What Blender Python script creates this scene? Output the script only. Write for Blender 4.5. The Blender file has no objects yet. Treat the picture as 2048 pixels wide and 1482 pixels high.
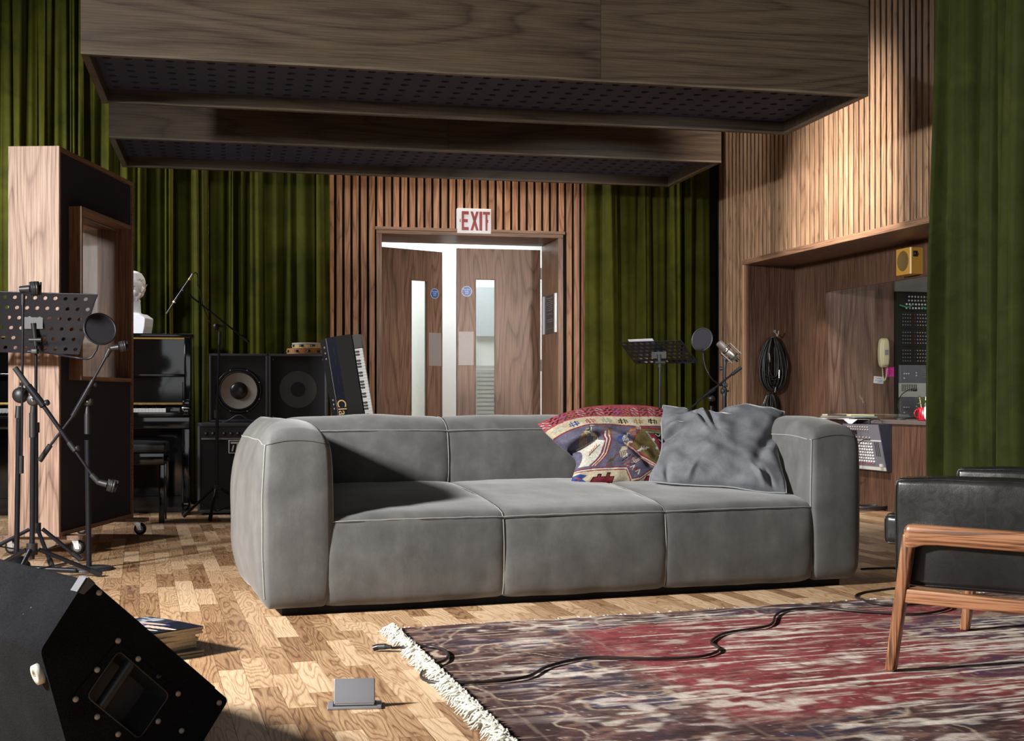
import bpy, math, random
import numpy as np
from mathutils import Vector, Matrix, noise as mnoise
R = math.radians
S = bpy.context.scene
random.seed(7)

# ------------------------------------------------------------------ camera, world, lights, exposure
FPX, HOR, CX, CAMZ = 2600.0, 800.0, 1024.0, 0.8
cam_d = bpy.data.cameras.new('camera')
cam = bpy.data.objects.new('camera', cam_d)
S.collection.objects.link(cam)
cam.location = (0, 0, CAMZ)
cam.rotation_euler = (R(90), 0, 0)
cam_d.sensor_width = 36
cam_d.lens = FPX / 2048 * 36
cam_d.shift_y = (HOR - 741) / 2048
cam_d.clip_start = 0.05
S.camera = cam

S.view_settings.view_transform = 'Standard'
S.view_settings.look = 'None'
S.view_settings.gamma = 1
S.view_settings.use_curve_mapping = False
S.view_settings.exposure = 0.0

w = bpy.data.worlds.new('world')
S.world = w
w.use_nodes = True
w.node_tree.nodes['Background'].inputs[0].default_value = (0.80, 0.86, 1.0, 1)
w.node_tree.nodes['Background'].inputs[1].default_value = 0.10


def area(name, loc, target, size, power, col=(1, 1, 1), size_y=None, spread=None):
    d = bpy.data.lights.new(name, 'AREA')
    d.energy = power
    d.color = col
    d.size = size
    if size_y:
        d.shape = 'RECTANGLE'
        d.size_y = size_y
    if spread:
        d.spread = R(spread)
    o = bpy.data.objects.new(name, d)
    o.location = loc
    o.rotation_euler = (Vector(target) - Vector(loc)).to_track_quat('-Z', 'Y').to_euler()
    S.collection.objects.link(o)
    return o


area('key_softbox', (-4.05, 2.15, 2.42), (0.0, 5.0, 0.5), 0.42, 265, (1.0, 0.985, 0.95), spread=104)
area('room_fill', (0.2, -2.6, 1.9), (0.0, 6.0, 1.1), 3.2, 36, (0.96, 0.98, 1.0), 2.0)
area('left_back_fill', (-4.3, 8.45, 2.5), (-0.6, 9.9, 0.9), 0.9, 75, (0.97, 0.97, 1.0), 0.8)  # added fill outside the view, lifts the dark back-left area
WA = R(12.2)


def strip(name, x, y, z, length, power, col, tilt=0.0):
    """ceiling strip parallel to the back wall"""
    o = area(name, (x, y, z), (x, y, z - 1), length, power, col, 0.10)
    o.rotation_euler = (tilt, 0, WA)
    return o


area('door_fill', (2.7, 4.6, 2.0), (-0.35, 11.0, 1.35), 0.35, 6.5, (1.0, 0.95, 0.9), spread=26)  # added narrow beam from outside the view to brighten the doors
strip('back_wall_strip', -0.35, 10.35, 4.12, 2.2, 60, (1.0, 0.92, 0.80), R(10))
strip('curtain_strip', -2.1, 9.96, 4.12, 1.7, 26, (1.0, 0.97, 0.85), R(10))
area('right_wall_lamp', (0.6, 8.08, 3.95), (2.45, 9.05, 1.9), 0.25, 30, (1.0, 0.90, 0.80), spread=50)
area('right_side_fill', (0.4, 4.9, 3.9), (3.1, 6.6, 1.2), 0.4, 9, (1.0, 0.98, 0.90), spread=90)  # added unseen light grazing the right curtain to bring out its folds
area('corridor_lamp', (-0.6, 12.4, 2.75), (-0.6, 12.5, 0), 1.6, 52, (0.97, 1.0, 1.0), 1.2)
area('control_room_lamp', (3.35, 9.2, 2.1), (3.15, 9.6, 0.6), 0.5, 9, (1.0, 0.97, 0.92))

# ------------------------------------------------------------------ generic helpers
def W(px, py, Y):
    """photograph pixel + distance -> point in the room"""
    return Vector(((px - CX) / FPX * Y, Y, CAMZ + (HOR - py) / FPX * Y))


def FL(px, py, z=0.0):
    """photograph pixel -> point lying at height z"""
    Y = (CAMZ - z) * FPX / (py - HOR)
    return Vector(((px - CX) / FPX * Y, Y, z))


def V(*a):
    return Vector(a)


class MB:
    def __init__(s):
        s.v, s.f, s.sm = [], [], []
        s.uv = None

    def add(s, vs, fs, smooth=False, T=None):
        b = len(s.v)
        for p in vs:
            p = Vector(p)
            s.v.append(T @ p if T is not None else p)
        for f in fs:
            s.f.append([i + b for i in f])
            s.sm.append(smooth)
        return s

    def box(s, x0, x1, y0, y1, z0, z1, T=None):
        vs = [(x0, y0, z0), (x1, y0, z0), (x1, y1, z0), (x0, y1, z0), (x0, y0, z1), (x1, y0, z1), (x1, y1, z1), (x0, y1, z1)]
        return s.add(vs, [(0, 3, 2, 1), (4, 5, 6, 7), (0, 1, 5, 4), (1, 2, 6, 5), (2, 3, 7, 6), (3, 0, 4, 7)], False, T)

    def rbox(s, x0, x1, y0, y1, z0, z1, r=0.005, seg=1, n=0, fn=None, T=None, smooth=True):
        """box with rounded edges; n extra subdivisions, fn(point)->point deforms it"""
        c = Vector(((x0 + x1) / 2, (y0 + y1) / 2, (z0 + z1) / 2))
        h = [(x1 - x0) / 2, (y1 - y0) / 2, (z1 - z0) / 2]
        r = min(r, *[q * 0.98 for q in h])
        def coords(q):
            a = [-q + r * (1 - math.cos(math.pi / 2 * k / seg)) if seg > 1 else -q for k in range(seg)]
            if seg > 1:
                a = [-(q - r) - r * math.tan(math.pi / 4 * (1 - k / seg)) for k in range(seg)]
            i0 = -(q - r)
            mid = [i0 + (2 * (q - r)) * k / (n + 1) for k in range(n + 2)]
            return a + mid + [-t for t in reversed(a)]
        cs = [coords(q) for q in h]
        idx, vs, fs = {}, [], []
        def vid(p):
            k = tuple(round(t, 6) for t in p)
            if k not in idx:
                inner = [max(-(h[i] - r), min(h[i] - r, p[i])) for i in range(3)]
                d = Vector([p[i] - inner[i] for i in range(3)])
                if d.length > 1e-9:
                    d = d.normalized() * r
                q = Vector(inner) + d + c
                if fn:
                    q = fn(q)
                idx[k] = len(vs)
                vs.append(q)
            return idx[k]
        for ax in range(3):
            a, b = (ax + 1) % 3, (ax + 2) % 3
            for sg in (-1, 1):
                ca, cb = cs[a], cs[b]
                for i in range(len(ca) - 1):
                    for j in range(len(cb) - 1):
                        q = []
                        for (u, vv) in ((ca[i], cb[j]), (ca[i + 1], cb[j]), (ca[i + 1], cb[j + 1]), (ca[i], cb[j + 1])):
                            p = [0, 0, 0]
                            p[ax] = sg * h[ax]
                            p[a] = u
                            p[b] = vv
                            q.append(vid(p))
                        if sg < 0:
                            q.reverse()
                        fs.append(q)
        return s.add(vs, fs, smooth, T)

    def tube(s, p0, p1, r, n=12, r2=None, cap=True, smooth=True):
        p0, p1 = Vector(p0), Vector(p1)
        r2 = r if r2 is None else r2
        d = (p1 - p0)
        if d.length < 1e-7:
            return s
        q = d.to_track_quat('Z', 'Y').to_matrix()
        vs = []
        for (c, rr) in ((p0, r), (p1, r2)):
            for k in range(n):
                a = 2 * math.pi * k / n
                vs.append(c + q @ Vector((rr * math.cos(a), rr * math.sin(a), 0)))
        fs = [(k, (k + 1) % n, n + (k + 1) % n, n + k) for k in range(n)]
        s.add(vs, fs, smooth)
        if cap:
            s.add(vs[:n], [tuple(reversed(range(n)))], False)
            s.add(vs[n:], [tuple(range(n))], False)
        return s

    def path(s, pts, r, n=8, closed=False, cap=True):
        pts = [Vector(p) for p in pts]
        m = len(pts)
        vs = []
        up = Vector((0, 0, 1))
        prev = None
        for i, p in enumerate(pts):
            a = pts[(i - 1) % m] if (closed or i > 0) else p
            b = pts[(i + 1) % m] if (closed or i < m - 1) else p
            t = (b - a)
            if t.length < 1e-9:
                t = Vector((0, 0, 1))
            t.normalize()
            if prev is None:
                ref = up if abs(t.z) < 0.9 else Vector((1, 0, 0))
                nx = t.cross(ref).normalized()
            else:
                nx = (prev - t * prev.dot(t))
                if nx.length < 1e-6:
                    nx = t.orthogonal()
                nx.normalize()
            prev = nx
            ny = t.cross(nx)
            rr = r[i] if isinstance(r, (list, tuple)) else r
            for k in range(n):
                an = 2 * math.pi * k / n
                vs.append(p + nx * rr * math.cos(an) + ny * rr * math.sin(an))
        fs = []
        for i in range(m if closed else m - 1):
            j = (i + 1) % m
            for k in range(n):
                k2 = (k + 1) % n
                fs.append((i * n + k, i * n + k2, j * n + k2, j * n + k))
        s.add(vs, fs, True)
        if cap and not closed:
            s.add(vs[:n], [tuple(reversed(range(n)))], False)
            s.add(vs[-n:], [tuple(range(n))], False)
        return s

    def lathe(s, prof, c=(0, 0, 0), n=24, axis=(0, 0, 1), smooth=True):
        q = Vector(axis).to_track_quat('Z', 'Y').to_matrix()
        c = Vector(c)
        vs = []
        for (r, z) in prof:
            for k in range(n):
                a = 2 * math.pi * k / n
                vs.append(c + q @ Vector((r * math.cos(a), r * math.sin(a), z)))
        fs = []
        for i in range(len(prof) - 1):
            for k in range(n):
                k2 = (k + 1) % n
                fs.append((i * n + k, i * n + k2, (i + 1) * n + k2, (i + 1) * n + k))
        return s.add(vs, fs, smooth)

    def ball(s, c, r, n=12, sc=(1, 1, 1), T=None):
        c = Vector(c)
        vs, fs = [], []
        m = max(4, n // 2)
        for i in range(m + 1):
            th = math.pi * i / m
            for k in range(n):
                a = 2 * math.pi * k / n
                p = Vector((r * sc[0] * math.sin(th) * math.cos(a), r * sc[1] * math.sin(th) * math.sin(a), r * sc[2] * math.cos(th)))
                vs.append((T @ p if T is not None else p) + c)
        for i in range(m):
            for k in range(n):
                k2 = (k + 1) % n
                fs.append((i * n + k, (i + 1) * n + k, (i + 1) * n + k2, i * n + k2))
        return s.add(vs, fs, True)

    def prism(s, poly, y0, y1, T=None, plane='xz'):
        """polygon (CCW seen from -y in xz) extruded along the third axis"""
        n = len(poly)
        def mk(a, b, c):
            return {'xz': (a, c, b), 'xy': (a, b, c), 'yz': (c, a, b)}[plane]
        vs = [mk(a, b, y0) for a, b in poly] + [mk(a, b, y1) for a, b in poly]
        fs = [tuple(range(n)), tuple(reversed(range(n, 2 * n)))]
        fs += [(k, n + k, n + (k + 1) % n, (k + 1) % n) for k in range(n)]
        return s.add(vs, fs, False, T)

    def build(s, name, m, parent=None, kind=None, sm=None, label=None, loc=None, rot=None):
        me = bpy.data.meshes.new(name)
        me.from_pydata([tuple(p) for p in s.v], [], s.f)
        me.polygons.foreach_set('use_smooth', [(x if sm is None else sm) for x in s.sm])
        if isinstance(m, (list, tuple)):
            for q in m:
                me.materials.append(q)
        elif m:
            me.materials.append(m)
        me.update()
        o = bpy.data.objects.new(name, me)
        S.collection.objects.link(o)
        if parent is not None:
            o.parent = parent
        if kind:
            o['kind'] = kind
        if label:
            o['label'] = label
        if loc is not None:
            o.location = loc
        if rot is not None:
            o.rotation_euler = (0, 0, rot)
        return o


def thing(name, label, cat, loc=(0, 0, 0), rz=0.0, group=None):
    o = bpy.data.objects.new(name, None)
    o.empty_display_size = 0.1
    S.collection.objects.link(o)
    o.location = loc
    o.rotation_euler = (0, 0, rz)
    o['label'] = label
    o['category'] = cat
    if group:
        o['group'] = group
    return o


def tag(o, label, cat, group=None, kind=None):
    o['label'] = label
    o['category'] = cat
    if group:
        o['group'] = group
    if kind:
        o['kind'] = kind
    return o


def catmull(pts, k=6, closed=False):
    pts = [Vector(p) for p in pts]
    out = []
    n = len(pts)
    rng = range(n) if closed else range(n - 1)
    for i in rng:
        p0 = pts[(i - 1) % n] if (closed or i > 0) else pts[i] * 2 - pts[i + 1]
        p1, p2 = pts[i], pts[(i + 1) % n]
        p3 = pts[(i + 2) % n] if (closed or i + 2 < n) else p2 * 2 - p1
        for j in range(k):
            t = j / k
            out.append(0.5 * ((2 * p1) + (p2 - p0) * t + (2 * p0 - 5 * p1 + 4 * p2 - p3) * t * t + (3 * p1 - p0 - 3 * p2 + p3) * t ** 3))
    if not closed:
        out.append(pts[-1])
    return out


def text_mesh(name, txt, size, m, parent, T, extrude=0.001, sx=1.0, shear=0.0, align='CENTER', bold=0.0, spacing=1.0):
    cu = bpy.data.curves.new(name, 'FONT')
    cu.body = txt
    cu.size = size
    cu.align_x = align
    cu.align_y = 'CENTER'
    cu.extrude = extrude
    cu.shear = shear
    cu.offset = bold
    cu.space_character = spacing
    tmp = bpy.data.objects.new(name, cu)
    S.collection.objects.link(tmp)
    dg = bpy.context.evaluated_depsgraph_get()
    me = bpy.data.meshes.new_from_object(tmp.evaluated_get(dg))
    bpy.data.objects.remove(tmp)
    me.name = name
    me.materials.clear()
    me.materials.append(m)
    me.transform(T @ Matrix.Diagonal((sx, 1, 1, 1)))
    o = bpy.data.objects.new(name, me)
    S.collection.objects.link(o)
    o.parent = parent
    return o


def bake(o, mods):
    """apply modifiers through the depsgraph"""
    for t, kw in mods:
        mo = o.modifiers.new(t, t)
        for k, v_ in kw.items():
            setattr(mo, k, v_)
    bpy.context.view_layer.update()
    dg = bpy.context.evaluated_depsgraph_get()
    me = bpy.data.meshes.new_from_object(o.evaluated_get(dg))
    o.modifiers.clear()
    me.name = o.data.name
    o.data = me
    return o


# ------------------------------------------------------------------ materials
class NT:
    def __init__(s, name):
        s.m = bpy.data.materials.new(name)
        s.m.use_nodes = True
        s.t = s.m.node_tree
        s.b = s.t.nodes['Principled BSDF']
        s.out = s.t.nodes['Material Output']

    def n(s, typ, _in=None, **kw):
        nd = s.t.nodes.new(typ)
        for k, v_ in kw.items():
            setattr(nd, k, v_)
        for k, v_ in (_in or {}).items():
            s.set(nd, k, v_)
        return nd

    def set(s, nd, k, v_):
        inp = nd.inputs[k]
        if hasattr(v_, 'bl_idname') and not isinstance(v_, bpy.types.NodeSocket):
            v_ = v_.outputs[0]
        if isinstance(v_, bpy.types.NodeSocket):
            s.t.links.new(v_, inp)
        else:
            if isinstance(v_, (tuple, list)) and len(v_) == 3 and inp.type == 'RGBA':
                v_ = (*v_, 1)
            inp.default_value = v_

    def math(s, op, a, b=None, c=None, clamp=False):
        nd = s.n('ShaderNodeMath', operation=op, use_clamp=clamp)
        s.set(nd, 0, a)
        if b is not None:
            s.set(nd, 1, b)
        if c is not None:
            s.set(nd, 2, c)
        return nd.outputs[0]

    def mix(s, f, a, b, mode='MIX'):
        nd = s.n('ShaderNodeMix', data_type='RGBA', blend_type=mode)
        s.set(nd, 0, f)
        s.set(nd, 6, a)
        s.set(nd, 7, b)
        return nd.outputs[2]

    def ramp(s, f, stops, interp='LINEAR'):
        nd = s.n('ShaderNodeValToRGB')
        cr = nd.color_ramp
        cr.interpolation = interp
        while len(cr.elements) < len(stops):
            cr.elements.new(0.5)
        for e, (p, c) in zip(cr.elements, stops):
            e.position = p
            e.color = (c, c, c, 1) if isinstance(c, (int, float)) else (*c, 1)
        s.set(nd, 0, f)
        return nd.outputs[0]

    def noise(s, vec, scale, detail=2, rough=0.5, dist=0.0, out=0):
        nd = s.n('ShaderNodeTexNoise')
        nd.inputs['Scale'].default_value = scale
        nd.inputs['Detail'].default_value = detail
        nd.inputs['Roughness'].default_value = rough
        nd.inputs['Distortion'].default_value = dist
        if vec is not None:
            s.set(nd, 'Vector', vec)
        return nd.outputs[out]

    def coord(s, kind='Object', scale=(1, 1, 1), rot=(0, 0, 0), rand=0.0, vec=None):
        v_ = vec
        if v_ is None:
            if kind == 'World':
                v_ = s.n('ShaderNodeNewGeometry').outputs['Position']
            else:
                v_ = s.n('ShaderNodeTexCoord').outputs[kind]
        if rand:
            oi = s.n('ShaderNodeObjectInfo').outputs['Random']
            k = s.n('ShaderNodeCombineXYZ')
            s.set(k, 0, s.math('MULTIPLY', oi, rand))
            s.set(k, 1, s.math('MULTIPLY', oi, rand * 1.7))
            s.set(k, 2, s.math('MULTIPLY', oi, rand * 2.3))
            ad = s.n('ShaderNodeVectorMath', operation='ADD')
            s.set(ad, 0, v_)
            s.set(ad, 1, k)
            v_ = ad.outputs[0]
        mp = s.n('ShaderNodeMapping')
        s.set(mp, 0, v_)
        mp.inputs['Scale'].default_value = scale
        mp.inputs['Rotation'].default_value = rot
        return mp.outputs[0]

    def bump(s, h, strength=0.3, dist=0.002):
        nd = s.n('ShaderNodeBump')
        nd.inputs['Strength'].default_value = strength
        nd.inputs['Distance'].default_value = dist
        s.set(nd, 'Height', h)
        s.set(s.b, 'Normal', nd.outputs[0])

    def fin(s, col=None, rough=None, **kw):
        if col is not None:
            s.set(s.b, 'Base Color', col)
        if rough is not None:
            s.set(s.b, 'Roughness', rough)
        for k, v_ in kw.items():
            s.set(s.b, k.replace('_', ' '), v_)
        return s.m


def plain(name, col, rough=0.5, metal=0.0, var=0.12, scale=30, bump=0.0, **kw):
    t = NT(name)
    co = t.coord('Object')
    nz = t.noise(co, scale, 3, 0.6)
    c2 = tuple(min(1, c * (1 + var)) for c in col)
    c1 = tuple(c * (1 - var) for c in col)
    if bump:
        t.bump(nz, bump, 0.001)
    return t.fin(t.mix(nz, c1, c2), rough, Metallic=metal, **kw)


def wood(name, dark, mid, light, axis='z', ring=9.0, sc=1.0, rough=0.5, fib=0.5, rand=9.0, contrast=1.0, spec=0.4, bumps=0.15, objvar=0.0, figure=True):
    """oak-like veneer: contour lines of a stretched noise plus fine pores"""
    t = NT(name)
    st = {'z': (6.0, 6.0, 0.75), 'x': (0.75, 6.0, 6.0), 'y': (6.0, 0.75, 6.0)}[axis]
    ff = {'z': (170, 170, 3.5), 'x': (3.5, 170, 170), 'y': (170, 3.5, 170)}[axis]
    base = t.coord('Object', rand=rand)
    v1 = t.coord(vec=base, scale=tuple(a * sc for a in st))
    a = t.noise(v1, 1.0, 1.2, 0.4, 0.25)
    rg = t.math('FRACT', t.math('MULTIPLY', a, ring))
    rg = t.ramp(rg, [(0.0, 0.1), (0.12, 0.55), (0.55, 1.0), (0.88, 0.75), (1.0, 0.1)])
    v2 = t.coord(vec=base, scale=ff)
    fi = t.noise(v2, 1.0, 3, 0.6)
    fi = t.ramp(fi, [(0.36, 0.0), (0.62, 1.0)])
    big = t.noise(t.coord(vec=base, scale=tuple(q * 0.25 for q in st)), 1.0, 2, 0.5)
    f = t.math('ADD', t.math('MULTIPLY', rg, 0.55 if figure else 0.25), t.math('MULTIPLY', fi, fib))
    f = t.math('ADD', f, t.math('MULTIPLY_ADD', big, 0.9, -0.45), clamp=True)
    col = t.ramp(f, [(0.0, dark), (0.5, mid), (1.0, light)])
    if objvar:
        oi = t.n('ShaderNodeObjectInfo').outputs['Random']
        hs = t.n('ShaderNodeHueSaturation')
        t.set(hs, 'Value', t.math('MULTIPLY_ADD', oi, objvar, 1 - objvar / 2))
        t.set(hs, 'Color', col)
        col = hs.outputs[0]
    t.bump(fi, bumps, 0.0006)
    return t.fin(col, rough, **{'Specular_IOR_Level': spec})


def H(h):
    """sRGB hex -> linear"""
    r = [int(h[i:i + 2], 16) / 255 for i in (0, 2, 4)]
    return tuple(c / 12.92 if c <= 0.04045 else ((c + 0.055) / 1.055) ** 2.4 for c in r)


M = {}
M['slat'] = wood('slat_oak', H('5a3a28'), H('94664a'), H('bb8c68'), 'z', 8, 1.5, 0.5, 0.55, objvar=0.5)
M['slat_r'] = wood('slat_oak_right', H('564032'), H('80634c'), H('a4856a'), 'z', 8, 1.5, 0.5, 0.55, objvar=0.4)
M['panel'] = wood('panel_walnut', H('2f221b'), H('50392e'), H('6c5140'), 'z', 7, 1.0, 0.45, 0.75, figure=False)
M['panel_fig'] = wood('panel_figured', H('3a2820'), H('5c443a'), H('80665a'), 'z', 9, 0.8, 0.4, 0.5)
M['door'] = wood('door_walnut', H('46312a'), H('755847'), H('947564'), 'z', 11, 0.9, 0.45, 0.5)
M['frame'] = wood('frame_walnut', H('4e382b'), H('85654f'), H('a5836b'), 'x', 5, 1.0, 0.45, 0.6, figure=False)
M['framev'] = wood('frame_walnut_upright', H('4e382b'), H('7f604c'), H('a18068'), 'z', 5, 1.0, 0.45, 0.6, figure=False)
M['baffle'] = wood('baffle_veneer', H('241b15'), H('3f3329'), H('534638'), 'x', 10, 0.6, 0.5, 0.45)
M['baffle_edge'] = wood('baffle_edge_veneer', H('3a3028'), H('5c5244'), H('746a5c'), 'x', 4, 1.0, 0.5, 0.6, figure=False)
M['gobo'] = wood('gobo_oak', H('6a4e3e'), H('a48270'), H('c8aa96'), 'z', 12, 0.9, 0.5, 0.55)
M['gobo_in'] = wood('gobo_inner', H('3e281c'), H('66442f'), H('845e44'), 'z', 8, 1.2, 0.45, 0.6)
M['gobo_edge'] = wood('gobo_edge', H('5e4434'), H('8e6c58'), H('b09080'), 'y', 4, 1.0, 0.5, 0.6, figure=False)
M['chairwood'] = wood('chair_oak', H('2e1a10'), H('744a30'), H('a57350'), 'x', 6, 1.6, 0.35, 0.9, spec=0.5)
M['chairleg'] = wood('chair_oak_upright', H('2e1a10'), H('744a30'), H('a57350'), 'z', 6, 1.6, 0.35, 0.9, spec=0.5)
M['black_metal'] = plain('black_metal', (0.025, 0.025, 0.033), 0.30, 0.6, 0.2, 40)
M['black_plastic'] = plain('black_plastic', (0.015, 0.015, 0.017), 0.45, 0, 0.2, 60)
M['rubber'] = plain('black_rubber', (0.012, 0.012, 0.012), 0.7)
M['chrome'] = plain('chrome', (0.6, 0.6, 0.62), 0.22, 1.0, 0.1, 20)
M['steel'] = plain('brushed_steel', (0.36, 0.33, 0.32), 0.6, 0.6, 0.12, 80)
M['nickel'] = plain('nickel_mic', (0.5, 0.49, 0.47), 0.35, 0.9, 0.1, 80)
M['gloss'] = plain('piano_lacquer', (0.006, 0.006, 0.007), 0.06, 0, 0.2, 10)
M['brass'] = plain('brass_strip', H('a8894c'), 0.35, 0.7, 0.4, 60)
M['ivory'] = plain('piano_key_white', (0.72, 0.74, 0.74), 0.3, 0, 0.05)
M['plaster'] = plain('white_plaster', (0.78, 0.80, 0.85), 0.6, 0, 0.05, 15, 0.05)
M['black_vinyl'] = plain('black_tolex', (0.016, 0.016, 0.02), 0.55, 0, 0.4, 400, 0.5)
M['vinyl_edge'] = plain('worn_vinyl_edge', (0.06, 0.06, 0.075), 0.5, 0, 0.4, 100, 0.2)
M['grille'] = plain('grille_cloth', (0.013, 0.013, 0.016), 0.8, 0, 0.6, 500, 0.6)
M['cone'] = plain('paper_cone', (0.36, 0.34, 0.30), 0.7, 0, 0.18, 12, 0.1)
M['darkfelt'] = plain('dark_fabric', (0.042, 0.043, 0.062), 0.95, 0, 0.5, 600, 0.5, Specular_IOR_Level=0.2)
M['perf'] = plain('perforated_board', (0.045, 0.052, 0.105), 0.8, 0, 0.3, 300, 0.2)
M['void'] = plain('black_backing', (0.004, 0.004, 0.004), 0.9)
M['white'] = plain('white_paint', (0.86, 0.88, 0.87), 0.6, 0, 0.03)
M['offwhite'] = plain('grey_paint', (0.42, 0.41, 0.39), 0.8, 0, 0.1, 5)
M['shell'] = plain('room_paint', (0.05, 0.05, 0.05), 0.9, 0, 0.1, 5)
M['signwhite'] = plain('sign_white', (0.74, 0.74, 0.76), 0.4, 0, 0.04)
M['signred'] = plain('sign_red', H('8c1420'), 0.4, 0, 0.1)
M['signblue'] = plain('sign_blue', H('2f63ad'), 0.4, 0, 0.05)
M['phone'] = plain('phone_ivory', H('d8cda6'), 0.3, 0, 0.05)
M['grey_plastic'] = plain('grey_plastic', (0.2, 0.2, 0.21), 0.5)
M['yellow'] = plain('ochre_enamel', H('c0903c'), 0.4, 0, 0.1, 200, 0.1)
M['yellow_d'] = plain('ochre_grille', H('6e5a30'), 0.6, 0, 0.4, 400, 0.3)
M['red_mug'] = plain('red_glaze', H('a01828'), 0.2, 0, 0.05)
M['pink'] = plain('pink_note', H('e040a8'), 0.8, 0, 0.04)
M['paper'] = plain('white_paper', (0.75, 0.75, 0.8), 0.8, 0, 0.05)
M['cream'] = plain('cream_paper', H('d8d2b4'), 0.8, 0, 0.05)
M['green_card'] = plain('green_folder', H('1c5a4a'), 0.6, 0, 0.05)
M['orange_card'] = plain('orange_folder', H('b0713a'), 0.6, 0, 0.05)
M['leaf'] = plain('green_leaf', H('4a7a24'), 0.5, 0, 0.3, 60)
M['cable'] = plain('cable_rubber', (0.022, 0.016, 0.016), 0.4)
M['cable_b'] = plain('cable_black', (0.012, 0.012, 0.013), 0.45)
M['seam'] = plain('seam_edge', (0.26, 0.255, 0.235), 0.8, 0, 0.2, 80)
M['seam_dark'] = plain('seam_groove', (0.05, 0.05, 0.05), 0.9)
M['velvet_grey_pipe'] = plain('velvet_piping', (0.22, 0.23, 0.24), 0.7)
M['tamb'] = plain('tambourine_ply', H('b07c48'), 0.4, 0, 0.15, 30)
M['tamb2'] = plain('tambourine_pale', H('cdb27c'), 0.4, 0, 0.1, 30)
M['drumskin'] = plain('drum_skin', (0.5, 0.52, 0.5), 0.4)
M['gold'] = plain('gold_lettering', H('d0b070'), 0.5, 0.2, 0.05)
M['navy'] = plain('navy_panel', (0.010, 0.011, 0.022), 0.3, 0, 0.4, 40)
M['socket'] = plain('socket_steel', (0.27, 0.275, 0.30), 0.38, 0.35, 0.06, 200, 0.05)
M['mixer_face'] = plain('mixer_panel', (0.14, 0.14, 0.17), 0.5, 0, 0.1)
M['mixer_light'] = plain('mixer_strip', (0.5, 0.51, 0.48), 0.5, 0, 0.05)
M['mixer_side'] = plain('mixer_side', (0.025, 0.025, 0.045), 0.6)
M['knob_white'] = plain('knob_white', (0.6, 0.6, 0.62), 0.4)
M['knob_red'] = plain('knob_red', (0.5, 0.04, 0.06), 0.4)
M['yellow_knob'] = plain('knob_yellow', H('d8a840'), 0.4)
M['lilac_knob'] = plain('knob_lilac', H('a8a0e0'), 0.4)
M['pencil'] = plain('pencil_wood', H('c8a080'), 0.5)
M['fringe'] = plain('fringe_wool', (0.58, 0.56, 0.49), 0.95, 0, 0.12, 200, 0.3)


def leather_grey():
    t = NT('grey_nubuck')
    co = t.coord('Object')
    a = t.noise(co, 3.2, 4, 0.55, 0.6)
    b = t.noise(co, 16, 4, 0.6)
    c = t.noise(co, 420, 2, 0.6)
    st = t.noise(t.coord('Object', (10, 10, 1.2)), 1.0, 4, 0.6)
    f = t.math('MULTIPLY_ADD', a, 0.55, t.math('MULTIPLY_ADD', b, 0.25, t.math('MULTIPLY', st, 0.3)))
    col = t.ramp(f, [(0.36, (0.058, 0.057, 0.057)), (0.56, (0.095, 0.094, 0.092)), (0.74, (0.145, 0.143, 0.139))])
    h = t.math('ADD', t.math('MULTIPLY', c, 0.35), t.math('MULTIPLY', b, 1.0))
    t.bump(h, 0.35, 0.004)
    return t.fin(col, t.math('MULTIPLY_ADD', b, 0.2, 0.5), **{'Sheen_Weight': 0.25, 'Sheen_Roughness': 0.5, 'Specular_IOR_Level': 0.3})


def leather_black():
    t = NT('black_leather')
    co = t.coord('Object')
    vo = t.n('ShaderNodeTexVoronoi')
    vo.inputs['Scale'].default_value = 320
    t.set(vo, 'Vector', co)
    cr = t.noise(t.coord('Object', (1, 1, 1)), 26, 5, 0.7, 1.5)
    lg = t.noise(co, 5, 3, 0.5)
    h = t.math('MULTIPLY_ADD', vo.outputs['Distance'], 0.25, t.math('MULTIPLY', cr, 0.8))
    t.bump(h, 0.16, 0.002)
    return t.fin(t.ramp(lg, [(0.3, (0.009, 0.009, 0.009)), (0.7, (0.018, 0.018, 0.018))]), t.math('MULTIPLY_ADD', cr, 0.22, 0.18), **{'Specular_IOR_Level': 0.6})


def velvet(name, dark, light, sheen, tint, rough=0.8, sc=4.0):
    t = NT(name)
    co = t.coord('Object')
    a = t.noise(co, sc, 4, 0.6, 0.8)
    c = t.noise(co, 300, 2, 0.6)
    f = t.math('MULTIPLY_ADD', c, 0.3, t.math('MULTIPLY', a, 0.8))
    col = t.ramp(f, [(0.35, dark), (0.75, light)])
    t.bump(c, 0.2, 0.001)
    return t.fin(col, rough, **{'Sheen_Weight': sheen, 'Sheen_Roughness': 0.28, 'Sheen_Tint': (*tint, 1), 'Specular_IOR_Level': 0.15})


M['sofa'] = leather_grey()
M['leather'] = leather_black()
M['curtain'] = velvet('green_velvet', (0.022, 0.024, 0.001), (0.062, 0.063, 0.004), 0.8, H('b4aa30'))
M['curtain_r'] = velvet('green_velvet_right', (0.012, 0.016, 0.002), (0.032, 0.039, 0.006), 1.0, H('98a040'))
M['cushion'] = velvet('grey_velvet', (0.075, 0.078, 0.088), (0.16, 0.165, 0.18), 0.8, (0.75, 0.78, 0.82), 0.7, 9)
M['purple'] = velvet('purple_velvet', (0.035, 0.025, 0.05), (0.07, 0.05, 0.09), 0.5, (0.6, 0.5, 0.7))


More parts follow.
